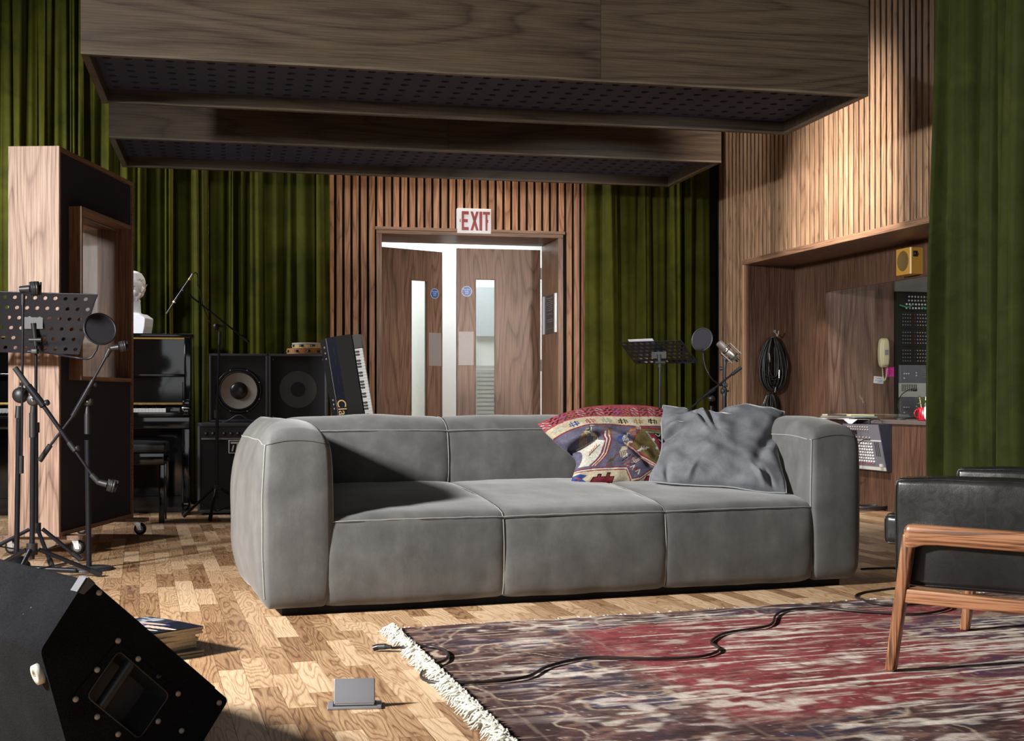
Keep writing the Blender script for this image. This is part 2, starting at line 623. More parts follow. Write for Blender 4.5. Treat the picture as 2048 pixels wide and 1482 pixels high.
def carpet_box():
    t = NT('wedge_carpet')
    co = t.coord('Object')
    a = t.noise(co, 260, 3, 0.7)
    b = t.noise(co, 9, 3, 0.6)
    vo = t.n('ShaderNodeTexVoronoi')
    vo.inputs['Scale'].default_value = 34
    t.set(vo, 'Vector', co)
    sp = t.math('LESS_THAN', vo.outputs['Distance'], 0.055)
    k = t.math('GREATER_THAN', t.noise(co, 12, 1), 0.60)
    sp = t.math('MULTIPLY', sp, k)
    col = t.ramp(t.math('MULTIPLY_ADD', a, 0.7, t.math('MULTIPLY', b, 0.3)), [(0.35, (0.003, 0.003, 0.004)), (0.7, (0.014, 0.015, 0.018))])
    col = t.mix(sp, col, (0.20, 0.21, 0.17))
    t.bump(a, 0.9, 0.003)
    return t.fin(col, 0.95, **{'Specular_IOR_Level': 0.08})


M['wedge'] = carpet_box()

FU = R(-74.0)   # floor strips run towards the far left like the right-hand wall
FW, FLN = 0.0745, 0.43


def floor_mat():
    t = NT('woodblock_vinyl')
    pos = t.coord('World', (1, 1, 1), (0, 0, -FU))
    sp = t.n('ShaderNodeSeparateXYZ')
    t.set(sp, 0, pos)
    u, v_ = sp.outputs[0], sp.outputs[1]
    row = t.math('FLOOR', t.math('DIVIDE', v_, FW))
    wn = t.n('ShaderNodeTexWhiteNoise', noise_dimensions='1D')
    t.set(wn, 'W', row)
    off = t.math('MULTIPLY', t.math('FRACT', t.math('MULTIPLY', row, 0.3819)), FLN)
    cell = t.math('FLOOR', t.math('DIVIDE', t.math('ADD', u, off), FLN))
    cb = t.n('ShaderNodeCombineXYZ')
    t.set(cb, 0, row)
    t.set(cb, 1, cell)
    w2 = t.n('ShaderNodeTexWhiteNoise', noise_dimensions='3D')
    t.set(w2, 'Vector', cb)
    rv, rc = w2.outputs['Value'], w2.outputs['Color']
    sc = t.n('ShaderNodeVectorMath', operation='MULTIPLY_ADD')
    t.set(sc, 0, rc)
    sc.inputs[1].default_value = (40, 40, 40)
    t.set(sc, 2, pos)
    vec = sc.outputs[0]
    a = t.noise(t.coord(vec=vec, scale=(1.5, 11.0, 4)), 1.0, 1.6, 0.45, 0.15)
    rg = t.math('FRACT', t.math('MULTIPLY', a, 19))
    rg = t.ramp(rg, [(0.0, 0.0), (0.16, 0.7), (0.5, 1.0), (0.82, 0.85), (1.0, 0.05)])
    fi = t.ramp(t.noise(t.coord(vec=vec, scale=(14, 320, 10)), 1.0, 3, 0.6), [(0.35, 0.0), (0.65, 1.0)])
    f = t.math('ADD', t.math('MULTIPLY', rg, 0.36), t.math('MULTIPLY', fi, 0.24))
    f = t.math('ADD', f, t.math('MULTIPLY_ADD', rv, 0.58, -0.03), clamp=True)
    col = t.ramp(f, [(0.0, H('503624')), (0.35, H('876345')), (0.7, H('ba9672')), (1.0, H('dcbe9c'))])
    wear = t.noise(t.coord('World', (1, 1, 1)), 1.6, 4, 0.6)
    col = t.mix(t.ramp(wear, [(0.55, 0.0), (0.8, 0.22)]), col, H('b8a290'))
    t.bump(t.math('ADD', rg, fi), 0.08, 0.0005)
    return t.fin(col, t.math('MULTIPLY_ADD', wear, 0.2, 0.33), **{'Specular_IOR_Level': 0.4})


M['floor'] = floor_mat()


def glass(name, col=(0.95, 0.96, 0.96), tr=0.85, rough=0.05):
    t = NT(name)
    t.t.nodes.remove(t.b)
    tn = t.n('ShaderNodeBsdfTransparent')
    tn.inputs[0].default_value = (*col, 1)
    gl = t.n('ShaderNodeBsdfGlossy')
    gl.inputs['Roughness'].default_value = rough
    fr = t.n('ShaderNodeFresnel')
    fr.inputs[0].default_value = 1.5
    nz = t.noise(t.coord('Object'), 4, 2)
    mx = t.n('ShaderNodeMixShader')
    t.set(mx, 0, t.math('MULTIPLY_ADD', nz, 0.03, t.math('MULTIPLY', fr.outputs[0], 0.2)))
    t.set(mx, 1, tn)
    t.set(mx, 2, gl)
    t.set(t.out, 0, mx.outputs[0])
    return t.m


M['glass'] = glass('clear_glass')


def frosted():
    t = NT('frosted_glass')
    t.t.nodes.remove(t.b)
    tn = t.n('ShaderNodeBsdfTranslucent')
    tn.inputs[0].default_value = (0.85, 0.88, 0.86, 1)
    tp = t.n('ShaderNodeBsdfTransparent')
    tp.inputs[0].default_value = (0.92, 0.95, 0.93, 1)
    mx = t.n('ShaderNodeMixShader')
    t.set(mx, 0, t.math('MULTIPLY_ADD', t.noise(t.coord('Object'), 30, 3), 0.06, 0.08))
    t.set(mx, 1, tp)
    t.set(mx, 2, tn)
    t.set(t.out, 0, mx.outputs[0])
    return t.m


M['frost'] = frosted()


def attr_mat(name, attr, rough=0.9, fine=None, bumpv=None):
    t = NT(name)
    a = t.n('ShaderNodeAttribute', attribute_name=attr)
    col = a.outputs['Color']
    co = t.coord('Object')
    nz = t.noise(co, 420, 2, 0.6)
    col = t.mix(0.35, col, t.ramp(nz, [(0.3, 0.1), (0.7, 1.0)]), 'MULTIPLY')
    t.bump(nz, 0.4, 0.0015)
    return t.fin(col, rough, **{'Specular_IOR_Level': 0.15})


def bezpoly(pts):
    return pts

# ------------------------------------------------------------------ frames
class Fr:
    def __init__(s, x, y, ang):
        s.o = Vector((x, y, 0))
        s.a = R(ang)
        s.ex = Vector((math.cos(s.a), math.sin(s.a), 0))
        s.ey = Vector((-math.sin(s.a), math.cos(s.a), 0))

    def w(s, x, y, z=0.0):
        return s.o + s.ex * x + s.ey * y + Vector((0, 0, z))

    def hx(s, px, y=0.0):
        k = (px - CX) / FPX
        return (k * (s.o.y + y * s.ey.y) - s.o.x - y * s.ey.x) / (s.ex.x - k * s.ex.y)

    def hz(s, px, py, y=0.0):
        p = s.w(s.hx(px, y), y)
        return CAMZ + (HOR - py) / FPX * p.y

    def local(s, p):
        d = Vector(p) - s.o
        return Vector((d.dot(s.ex), d.dot(s.ey), d.z))


BF = Fr(-0.42, 10.6, 12.2)      # back wall: x right, y away
RF = Fr(1.758, 11.07, -74.44)   # right wall: x towards the viewer, y into the wall
CEIL = 4.2

# ------------------------------------------------------------------ floor
def struct(o):
    o['kind'] = 'structure'
    return o


floor = struct(MB().box(-6, 6.5, -3.4, 14.5, -0.12, -0.004).build('floor', M['floor']))
ceiling = struct(MB().box(-6, 6.5, -3.4, 14.5, CEIL, CEIL + 0.1).build('ceiling', M['shell']))

fu = Vector((math.cos(FU), math.sin(FU), 0))
fv = Vector((-math.sin(FU), math.cos(FU), 0))
SO = Vector((-0.902, 4.75, 0))
SX, SY = Vector((0.942, 0.336, 0)).normalized(), Vector((-0.336, 0.942, 0)).normalized()
GAP = 0.0006
pl = MB().box(-FLN / 2 + GAP, FLN / 2 - GAP, -FW / 2 + GAP, FW / 2 - GAP, -0.004, 0.0)
pl_me = None
cells = []
for row in range(-90, 150):
    vv = (row + 0.5) * FW
    off = ((row * 0.3819) % 1.0) * FLN
    for cell in range(-40, 20):
        uu = (cell + 0.5) * FLN - off
        p = fu * uu + fv * vv
        if not (-5.4 < p.x < 4.6 and 1.6 < p.y < 11.6):
            continue
        q = p - SO
        under = -0.0 < q.dot(SX) < 2.5 and 0.05 < q.dot(SY) < 1.0
        px = CX + FPX * p.x / p.y
        py = HOR + CAMZ * FPX / p.y
        rug = (p.x > 0.1 and p.y < 4.35 + 0.35 * p.x)
        vis = -40 < px < 2090 and py < 1500 and not under and not rug and not (px < 380 and py > 1330)
        cells.append((0 if vis else 1, p.y, p))
cells.sort(key=lambda c: (c[0], c[1]))
rest = MB()
for i, (hid, _, p) in enumerate(cells):
    if i < 300:
        if pl_me is None:
            o = pl.build('floor_block', M['floor'], floor)
            pl_me = o.data
        else:
            o = bpy.data.objects.new('floor_block', pl_me)
            S.collection.objects.link(o)
            o.parent = floor
        o.location = p
        o.rotation_euler = (0, 0, FU)
    else:
        rest.box(-FLN / 2 + GAP, FLN / 2 - GAP, -FW / 2 + GAP, FW / 2 - GAP, -0.004, 0.0, Matrix.Translation(p) @ Matrix.Rotation(FU, 4, 'Z'))
rest.build('floor_blocks', M['floor'], floor, kind='stuff')

# ------------------------------------------------------------------ back wall with the double doors
XL, XR = BF.hx(763, 0), BF.hx(1115, 0)      # opening
ZT = 2.137
SLX0, SLX1 = BF.hx(657, 0), BF.hx(1172, 0)
wall_back = MB()
wall_back.box(-5.4, XL - 0.03, 0.03, 0.62, 0, CEIL)
wall_back.box(XR + 0.03, 2.75, 0.03, 0.62, 0, CEIL)
wall_back.box(XL - 0.03, XR + 0.03, 0.03, 0.62, ZT + 0.03, CEIL)
wall_back = struct(wall_back.build('wall_back', M['void'], loc=BF.o, rot=BF.a))


def slat_mesh(wd, dp, z0, z1):
    c = 0.003
    poly = [(-wd / 2, dp), (-wd / 2, c), (-wd / 2 + c, 0), (wd / 2 - c, 0), (wd / 2, c), (wd / 2, dp)]
    return MB().prism([(a, b) for a, b in poly], z0, z1, plane='xy')


PITCH = 0.0655
protos = {}


def put_slat(parent, key, x, m, wd=0.045, dp=0.032):
    if key not in protos:
        protos[key] = slat_mesh(wd, dp, key[1], key[2]).build('slat', m, parent)
        o = protos[key]
    else:
        o = bpy.data.objects.new('slat', protos[key].data)
        S.collection.objects.link(o)
        o.parent = parent
    o.location = (x, 0, 0)
    return o


FRW = 0.042
x = SLX0 + 0.02
while x < SLX1:
    inside = XL - FRW - 0.022 < x < XR + FRW + 0.022
    put_slat(wall_back, ('b', ZT + FRW + 0.002, 4.1) if inside else ('b', 0.0, 4.1), x, M['slat'])
    x += PITCH

# door lining (casing + reveal)
casing = struct(MB().rbox(XL - FRW, XR + FRW, -0.03, 0.56, ZT, ZT + FRW, 0.003, T=None, smooth=False).build('trim_1', M['frame'], loc=BF.o, rot=BF.a))
MB().rbox(XL - FRW, XL, -0.03, 0.56, 0, ZT, 0.003, smooth=False).build('jamb', M['framev'], casing)
MB().rbox(XR, XR + FRW, -0.03, 0.56, 0, ZT, 0.003, smooth=False).build('jamb', M['framev'], casing)
MB().rbox(XL - FRW - 0.012, XR + FRW + 0.012, -0.048, -0.02, ZT + FRW - 0.012, ZT + FRW + 0.012, 0.003, smooth=False).build('head_cap', M['frame'], casing)

DZ = 2.105


def leaf(name, wd, hinge_right, vp0, vp1, loc, rz):
    """door leaf, local x from the hinge (0) to wd; vision panel between vp0, vp1"""
    s = -1 if hinge_right else 1
    th = 0.044
    m = MB()
    zb, zt = 0.30, 1.845
    segs = [(0, vp0, 0.01, DZ), (vp1, wd, 0.01, DZ), (vp0, vp1, 0.01, zb), (vp0, vp1, zt, DZ)]
    for a, b, z0, z1 in segs:
        m.box(min(s * a, s * b), max(s * a, s * b), 0, th, z0, z1)
    o = struct(m.build(name, M['door'], loc=loc, rot=rz))
    xa, xb = min(s * vp0, s * vp1), max(s * vp0, s * vp1)
    MB().box(xa, xb, 0.018, 0.024, zb, zt).build('pane', M['frost'], o)
    b = MB()
    b.box(xa, xa + 0.008, -0.003, 0.012, zb, zt).box(xb - 0.008, xb, -0.003, 0.012, zb, zt)
    b.box(xa, xb, -0.003, 0.012, zt - 0.008, zt).box(xa, xb, -0.003, 0.012, zb, zb + 0.008)
    b.build('glazing_bead', M['gobo_in'], o)
    e0, e1 = s * (wd - 0.145), s * (wd - 0.012)
    MB().rbox(min(e0, e1), max(e0, e1), -0.002, 0.001, 1.10, 1.39, 0.001, smooth=False).build('push_plate', M['steel'], o, label='brushed steel push plate')
    cx, cz = s * (wd - 0.085), 1.735
    sg = MB().lathe([(0, 0), (0.045, 0), (0.045, 0.002)], (cx, 0.0, cz), 32, (0, -1, 0))
    sg = MB().lathe([(0.0, -0.001), (0.045, -0.001), (0.045, 0.0025), (0.0, 0.0025)], (cx, 0.0, cz), 32, (0, -1, 0), False).build('fire_door_sign', M['signwhite'], o, label='small round blue sign reading Fire door keep shut')
    MB().lathe([(0.0, 0.002), (0.041, 0.002), (0.041, 0.0032), (0.0, 0.0032)], (cx, 0, cz), 32, (0, -1, 0), False).build('blue_disc', M['signblue'], sg)
    for i, tx in enumerate(('Fire door', 'keep', 'shut')):
        T = Matrix.Translation((cx, -0.0036, cz + 0.016 - 0.016 * i)) @ Matrix.Rotation(R(90), 4, 'X')
        text_mesh('lettering', tx, 0.017, M['signwhite'], sg, T, 0.0003)
    for q in (-0.034, 0.034):
        MB().tube((cx + q, -0.0030, cz - 0.001), (cx + q, -0.0042, cz - 0.001), 0.004, 8).build('screw', M['steel'], sg)
    hz = MB()
    for z in (0.25, 1.1, 1.9):
        hz.tube((s * -0.004, -0.004, z - 0.05), (s * -0.004, -0.004, z + 0.05), 0.007, 10)
    hz.build('hinge', M['steel'], o)
    return o


dy = 0.565
hxR = BF.hx(1080.5, dy)
LW = 0.735
leaf('door_1', LW, True, BF.hx(1080.5, dy) - BF.hx(991, dy), BF.hx(1080.5, dy) - BF.hx(950, dy), BF.w(hxR, dy), BF.a)
hl = BF.w(XL + 0.005, dy)
leaf('door_2', LW - 0.02, False, 0.375, 0.555, hl, R(12.2 + 27.5))

# corridor beyond
cor = MB()
cor.box(-2.6, 2.0, 2.6, 2.7, 0, 2.9)
cor.box(-2.7, -2.6, 0.63, 2.7, 0, 2.9).box(2.0, 2.1, 0.63, 2.7, 0, 2.9).box(-2.7, 2.1, 0.63, 2.7, 2.9, 3.0)
corr = struct(cor.build('wall_corridor', M['white'], loc=BF.o, rot=BF.a))
wb0, wb1 = BF.hx(948, 2.58), BF.hx(1010, 2.58)
win = thing('window_blind', 'white slatted blind seen faintly through the glass of the right-hand door', 'blind', BF.w((wb0 + wb1) / 2, 2.575), BF.a)
hw = (wb1 - wb0) / 2
z_ = 0.45
m = MB()
while z_ < 1.15:
    m.box(-hw, hw, -0.02, 0.0, z_, z_ + 0.028)
    z_ += 0.042
m.build('blind_slats', M['offwhite'], win, kind='stuff')
MB().box(-hw, hw, -0.03, 0.01, 1.45, 1.95).build('roller_shade', plain('pale_blue_shade', (0.50, 0.54, 0.62), 0.8), win)
MB().box(-hw, -hw + 0.02, -0.02, 0.01, 0.42, 1.46).box(hw - 0.02, hw, -0.02, 0.01, 0.42, 1.46).build('side_rail', M['white'], win)

# EXIT sign
ex0, ex1 = BF.hx(914.5, -0.05), BF.hx(982.5, -0.05)
ez0, ez1 = BF.hz(948, 467, -0.05), BF.hz(948, 417, -0.05)
es = thing('exit_sign', 'white EXIT sign with red capitals above the double doors', 'sign', BF.w((ex0 + ex1) / 2, -0.05, (ez0 + ez1) / 2), BF.a)
hw, hh = (ex1 - ex0) / 2, (ez1 - ez0) / 2
MB().rbox(-hw, hw, 0.0, 0.05, -hh, hh, 0.004, 2).build('sign_box', M['signwhite'], es)
EXL = {'E': [(0, 0, .9, .17), (0, .415, .78, .585), (0, .83, .9, 1), (0, 0, .28, 1)], 'I': [(0, 0, .3, 1)], 'T': [(0, .85, 1, 1), (.36, 0, .64, 1)]}
cxs = [(-0.105, 0.078, 'E'), (-0.030, 0.092, 'X'), (0.058 - 0.022, 0.10, 'I'), (0.066, 0.088, 'T')]
lh = hh * 1.52
for (cx_, lw, ch) in [(-0.101, 0.062, 'E'), (-0.031, 0.066, 'X'), (0.041, 0.075, 'I'), (0.070, 0.056, 'T')]:
    m = MB()
    sc_ = hw / 0.137
    bx_, bw = cx_ * sc_, lw * sc_
    if ch == 'X':
        t_ = 0.30 * bw
        for (a, b) in ((0, 1), (1, 0)):
            xa = bx_ + a * (bw - t_)
            xb = bx_ + b * (bw - t_)
            m.prism([(xa, -lh / 2), (xa + t_, -lh / 2), (xb + t_, lh / 2), (xb, lh / 2)], -0.003, 0.001)
    else:
        for k, (a, b, c, d) in enumerate(EXL[ch]):
            m.box(bx_ + a * bw, bx_ + c * bw, -0.003 - 0.0002 * k, 0.001, -lh / 2 + b * lh, -lh / 2 + d * lh)
    m.build('letter', M['signred'], es)
for q in (-0.83, 0.80):
    MB().box(q * hw - 0.003, q * hw + 0.003, -0.002, 0.001, -0.012, 0.012).build('arrow_mark', M['signred'], es)

# notice in an acrylic holder on the right reveal: plane x = XR, spans y
na, nb = [(( (px - CX) / FPX) * (BF.o.y + BF.ex.y * XR) - BF.o.x - BF.ex.x * XR) / (BF.ey.x - (px - CX) / FPX * BF.ey.y) for px in (1113.5, 1090)]
pm = BF.w(XR, (na + nb) / 2)
nz0, nz1 = CAMZ + (HOR - 667) / FPX * pm.y, CAMZ + (HOR - 590) / FPX * pm.y
nt = thing('notice_holder', 'dark printed notice in a clear holder on the right door reveal', 'notice', BF.w(XR - 0.001, (na + nb) / 2, nz0), BF.a)
hh, hl_ = nz1 - nz0, abs(nb - na) / 2
MB().rbox(-0.006, -0.001, -hl_, hl_, 0, hh, 0.001, smooth=False).build('dark_card', plain('dark_card', (0.05, 0.05, 0.055), 0.35), nt)
for q in (-1, 1):
    MB().rbox(-0.018, 0.0, q * hl_ - 0.02, q * hl_ + 0.02, 0, hh, 0.003, 2).build('edge_rail', M['signwhite'], nt)
m = MB()
rr = random.Random(3)
for zz in np.linspace(0.25, 0.9, 14):
    if rr.random() < 0.25:
        continue
    l = rr.uniform(0.25, 0.6) * hl_
    m.box(-0.0068, -0.0058, -l, l, zz * hh, zz * hh + 0.006)
m.build('printed_lines', M['grey_plastic'], nt, kind='stuff')
for q in (0.12, 0.93):
    MB().box(-0.0068, -0.0058, -hl_ + .02, hl_ - .02, q * hh, q * hh + 0.003).build('ruled_line', M['grey_plastic'], nt)

# ------------------------------------------------------------------ right wall, nook and control room
NS0, ND = 0.498, 0.445           # nook start, depth
NZ = 1.90                        # nook soffit height
WS0 = 1.03                       # control-room window starts
WZ0, WZ1 = 0.655, 1.648
NE = 4.6
wr = MB()
wr.box(-0.02, NS0, 0.03, 1.3, 0, CEIL)
wr.box(NS0, NE, 0.03, ND + 0.10, NZ + 0.02, CEIL)
wr.box(NE, 15.0, 0.03, ND + 0.10, 0, CEIL)
wall_right = struct(wr.build('wall_right', M['void'], loc=RF.o, rot=RF.a))
x = 0.03
while x < NE + 0.3:
    put_slat(wall_right, ('r', 0.0, 4.1) if x < NS0 - 0.03 else ('r', NZ + 0.045, 4.1), x, M['slat_r'], 0.050, 0.032)
    x += 0.069


def rpart(name, m, mat_, parent=wall_right):
    return m.build(name, mat_, parent)


g = 0.0015
rpart('wood_panel', MB().box(NS0, NS0 + 0.018, 0.01, ND, 0, NZ), M['panel'])
rpart('wood_panel', MB().box(NS0 + 0.018 + g, WS0 - 0.002, ND, ND + 0.02, 0, NZ), M['panel'])
x0 = WS0
for k in range(4):
    x1 = x0 + 0.86
    rpart('wood_panel', MB().box(x0 + g, x1 - g, ND, ND + 0.02, 0, WZ0 - 0.03), M['panel'])
    x0 = x1
rpart('wood_panel', MB().box(WS0 + g, NE, ND, ND + 0.02, WZ1, NZ), M['panel'])
rpart('soffit_panel', MB().box(NS0, NE, 0.0, ND + 0.02, NZ, NZ + 0.018), M['panel_fig'])
trim = struct(MB().rbox(NS0 - 0.012, NE, -0.014, 0.03, NZ - 0.002, NZ + 0.042, 0.003, smooth=False).build('trim_2', M['frame'], loc=RF.o, rot=RF.a))
MB().rbox(NS0 - 0.012, NS0 + 0.018, -0.012, 0.03, 0, NZ, 0.003, smooth=False).build('upright_edge', plain('pale_edge', H('a9846a'), 0.5), trim)

# control room
cr = MB()
cr.box(WS0 - 0.10, WS0 - 0.018, ND + 0.02, 1.055, 0, 2.4)
cr.box(WS0 - 0.42, WS0 - 0.32, 1.056, 1.8, 0, 2.4)
cr.box(WS0 - 0.1, NE, 1.8, 1.9, 0, 2.4)
cr.box(NE, NE + 0.1, ND + 0.1, 1.9, 0, 2.4)
cr.box(WS0 - 0.42, NE, ND + 0.02, 1.9, 2.4, 2.5)
ctrl = struct(cr.build('wall_control_room', M['offwhite'], loc=RF.o, rot=RF.a))
MB().box(WS0 - 0.018, WS0, ND + 0.021, 1.056, 0, 2.4).build('wood_panel', M['panel_fig'], ctrl)
sill = struct(MB().rbox(WS0 + 0.001, NE, ND - 0.012, ND + 0.16, WZ0 - 0.028, WZ0, 0.003, smooth=False).build('trim_3', plain('dark_sill', (0.10, 0.085, 0.08), 0.4), loc=RF.o, rot=RF.a))
wdw = struct(MB().box(WS0 + 0.001, NE - 0.01, ND + 0.135, ND + 0.141, WZ0 + 0.0005, WZ1 + 0.02).build('window_1', M['glass'], loc=RF.o, rot=RF.a))
desk = thing('control_desk', 'dark desk behind the control room window below the equipment rack', 'desk', RF.w(WS0, ND + 0.165), RF.a)
MB().rbox(0.004, NE - WS0 - 0.02, 0.0, 0.9, WZ0 - 0.04, WZ0 - 0.004, 0.004, smooth=False).build('desk_top', M['panel'], desk)
for q in (0.03, 1.4, 3.4):
    MB().box(q, q + 0.04, 0.05, 0.85, 0.0, WZ0 - 0.041).build('desk_leg', M['black_plastic'], desk)

# left wall (outside the frame) closes the room
struct(MB().box(-5.5, -5.4, -3.3, 9.75, 0, CEIL).build('wall_left', M['shell']))
struct(MB().box(-5.5, 6.0, -3.4, -3.3, 0, CEIL).build('wall_front', M['shell']))

# baseboards
bb = MB().rbox(SLX0, XL - FRW - 0.001, -0.012, 0.0, 0, 0.08, 0.002, smooth=False)
struct(bb.build('baseboard_back', M['frame'], loc=BF.o, rot=BF.a))

# ------------------------------------------------------------------ curtains
def curtain(name, label, fr, x0, x1, y, z0, z1, pitch, amp, mat_, seed, group=None, nz=26, lean=0.0, sharp=0.55):
    rn = random.Random(seed)
    root = thing(name, label, 'curtain', fr.w((x0 + x1) / 2, y), fr.a, group)
    L = x1 - x0
    # irregular fold boundaries
    ks = [0.0]
    while ks[-1] < L:
        ks.append(ks[-1] + pitch * rn.uniform(0.55, 1.5))
    sc_ = L / ks[-1]
    ks = [k * sc_ for k in ks]
    amps = [amp * rn.uniform(0.35, 1.15) for _ in ks]
    drift = [rn.uniform(-1, 1) * pitch * 0.35 for _ in ks]
    skew = [rn.uniform(-0.3, 0.3) for _ in ks]
    drift[0] = drift[-1] = 0
    amps[0] *= 0.5
    nf = 14
    cols = []
    for i in range(len(ks) - 1):
        for j in range(nf):
            cols.append((i, j / nf))
    cols.append((len(ks) - 2, 1.0))
    vs = []
    for iz in range(nz + 1):
        tz = iz / nz
        z = z0 + (z1 - z0) * tz
        for (i, u) in cols:
            a0 = ks[i] + drift[i] * (1 - tz) * (0.6 + 0.4 * math.sin(3 * tz + i))
            a1 = ks[i + 1] + drift[i + 1] * (1 - tz) * (0.6 + 0.4 * math.sin(3 * tz + i + 1))
            xx = a0 + (a1 - a0) * u
            am = amps[i] * (1.0 - 0.45 * tz * tz)
            s_ = math.sin(math.pi * u)
            rdg = (s_ ** sharp) * am
            rdg += 0.18 * am * math.sin(4 * math.pi * u + i + 2.0 * tz)
            xx += skew[i] * am * math.sin(2 * math.pi * u) + lean * (1 - tz)
            yy = -rdg + 0.5 * amp + 0.012 * math.sin(5 * tz + 3.1 * i)
            vs.append((x0 + xx - (x0 + x1) / 2, yy, z))
    n = len(cols)
    fs = []
    for iz in range(nz):
        for k in range(n - 1):
            fs.append((iz * n + k, iz * n + k + 1, (iz + 1) * n + k + 1, (iz + 1) * n + k))
    m = MB().add(vs, fs, True)
    m.build('cloth', mat_, root)
    MB().tube((-L / 2, 0.0, z1 + 0.02), (L / 2, 0.0, z1 + 0.02), 0.014, 10).build('curtain_track', M['black_metal'], root)
    # hem
    hem = [Vector((v_[0], v_[1] - 0.001, z0 + 0.004)) for v_ in vs[:n]]
    MB().path(hem, 0.004, 5).build('hem', mat_, root)
    return root


curtain('velvet_curtain', 'tall green velvet curtain hanging left of the doors behind the piano and amplifiers', BF, -4.9, BF.hx(659, -0.06), -0.12, 0.02, 4.12, 0.105, 0.125, M['curtain'], 5)
curtain('velvet_curtain', 'green velvet curtain between the double doors and the right wall, behind the perforated music stand', BF, BF.hx(1170, -0.06), 2.12, -0.12, 0.02, 4.12, 0.14, 0.11, M['curtain'], 11)
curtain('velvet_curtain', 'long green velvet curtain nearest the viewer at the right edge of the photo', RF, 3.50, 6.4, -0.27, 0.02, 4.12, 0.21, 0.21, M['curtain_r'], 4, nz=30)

# ------------------------------------------------------------------ hanging baffles
def perf(nx, ny, sx, sy, r, th=0.012, n=12, stagger=0.0, T=None, skip=None):
    m = MB()
    ring = []
    per = []
    for k in range(n):
        a = 2 * math.pi * (k + 0.5) / n
        ring.append((r * math.cos(a), r * math.sin(a)))
        c, s_ = math.cos(a), math.sin(a)
        q = max(abs(c) / (sx / 2), abs(s_) / (sy / 2))
        per.append((c / q, s_ / q))
    # snap the perimeter so that corners are included
    corners = [(sx / 2, sy / 2), (-sx / 2, sy / 2), (-sx / 2, -sy / 2), (sx / 2, -sy / 2)]
    for c in corners:
        best = min(range(n), key=lambda k: (per[k][0] - c[0]) ** 2 + (per[k][1] - c[1]) ** 2)
        per[best] = c
    for i in range(nx):
        for j in range(ny):
            ox = (i - (nx - 1) / 2) * sx + (stagger * sx if j % 2 else 0)
            oy = (j - (ny - 1) / 2) * sy
            if skip and skip(i, j):
                m.add([(ox + a, oy + b, 0) for a, b in corners] + [(ox + a, oy + b, th) for a, b in corners], [(3, 2, 1, 0), (4, 5, 6, 7)], False, T)
                continue
            vs = [(ox + a, oy + b, 0) for a, b in per] + [(ox + a, oy + b, 0) for a, b in ring] + [(ox + a, oy + b, th) for a, b in ring] + [(ox + a, oy + b, th) for a, b in per]
            fs = []
            for k in range(n):
                k2 = (k + 1) % n
                fs.append((k2, k, n + k, n + k2))
                fs.append((n + k2, n + k, 2 * n + k, 2 * n + k2))
                fs.append((2 * n + k2, 2 * n + k, 3 * n + k, 3 * n + k2))
            m.add(vs, fs, False, T)
    return m


BL, BD = 4.157, 1.08


def baffle(label, x, y, z0, hgt, split):
    root = thing('acoustic_baffle', label, 'ceiling baffle', (x, y, z0), R(12.2), 'hanging wooden ceiling baffles')
    t = 0.036
    MB().box(0, split - 0.001, 0, t, 0.012, hgt).build('front_board', M['baffle'], root)
    MB().box(split + 0.001, BL, 0, t, 0.012, hgt).build('front_board', M['baffle'], root)
    MB().box(t, BL - t, BD - t, BD, 0.012, hgt).build('back_board', M['baffle'], root)
    for q in (0, BL - t):
        MB().box(q, q + t, t + 0.0005, BD, 0.012, hgt).build('side_board', M['baffle'], root)
    e = MB()
    e.box(0, BL, 0, t, 0, 0.0118).box(0, BL, BD - t, BD, 0, 0.0118).box(0, t, t, BD - t, 0, 0.0118).box(BL - t, BL, t, BD - t, 0, 0.0118)
    e.build('edge_strip', M['baffle_edge'], root)
    nx, ny = 39, 8
    sx, sy = (BL - 2 * t) / nx, (BD - 2 * t) / ny
    p = perf(nx, ny, sx, sy, 0.023, 0.012)
    pn = p.build('perforated_panel', M['perf'], root)
    pn.location = (BL / 2, BD / 2, 0.075)
    MB().box(t, BL - t, t, BD - t, 0.15, 0.16).build('inner_lining', M['void'], root)
    MB().box(0, BL, 0, BD, hgt + 0.0005, hgt + 0.02).build('top_board', M['baffle'], root)
    for qx in (0.4, BL - 0.4):
        for qy in (0.2, BD - 0.2):
            MB().tube((qx, qy, hgt + 0.02), (qx, qy, CEIL - z0), 0.008, 8).build('hanging_rod', M['black_metal'], root)
    return root


baffle('large wooden ceiling baffle nearest the viewer with dark perforated underside', -2.093, 6.307, 2.48, 1.05, 2.62)
baffle('second wooden ceiling baffle hanging further back, nearer the double doors', -2.582, 8.323, 2.48, 0.90, 2.20)

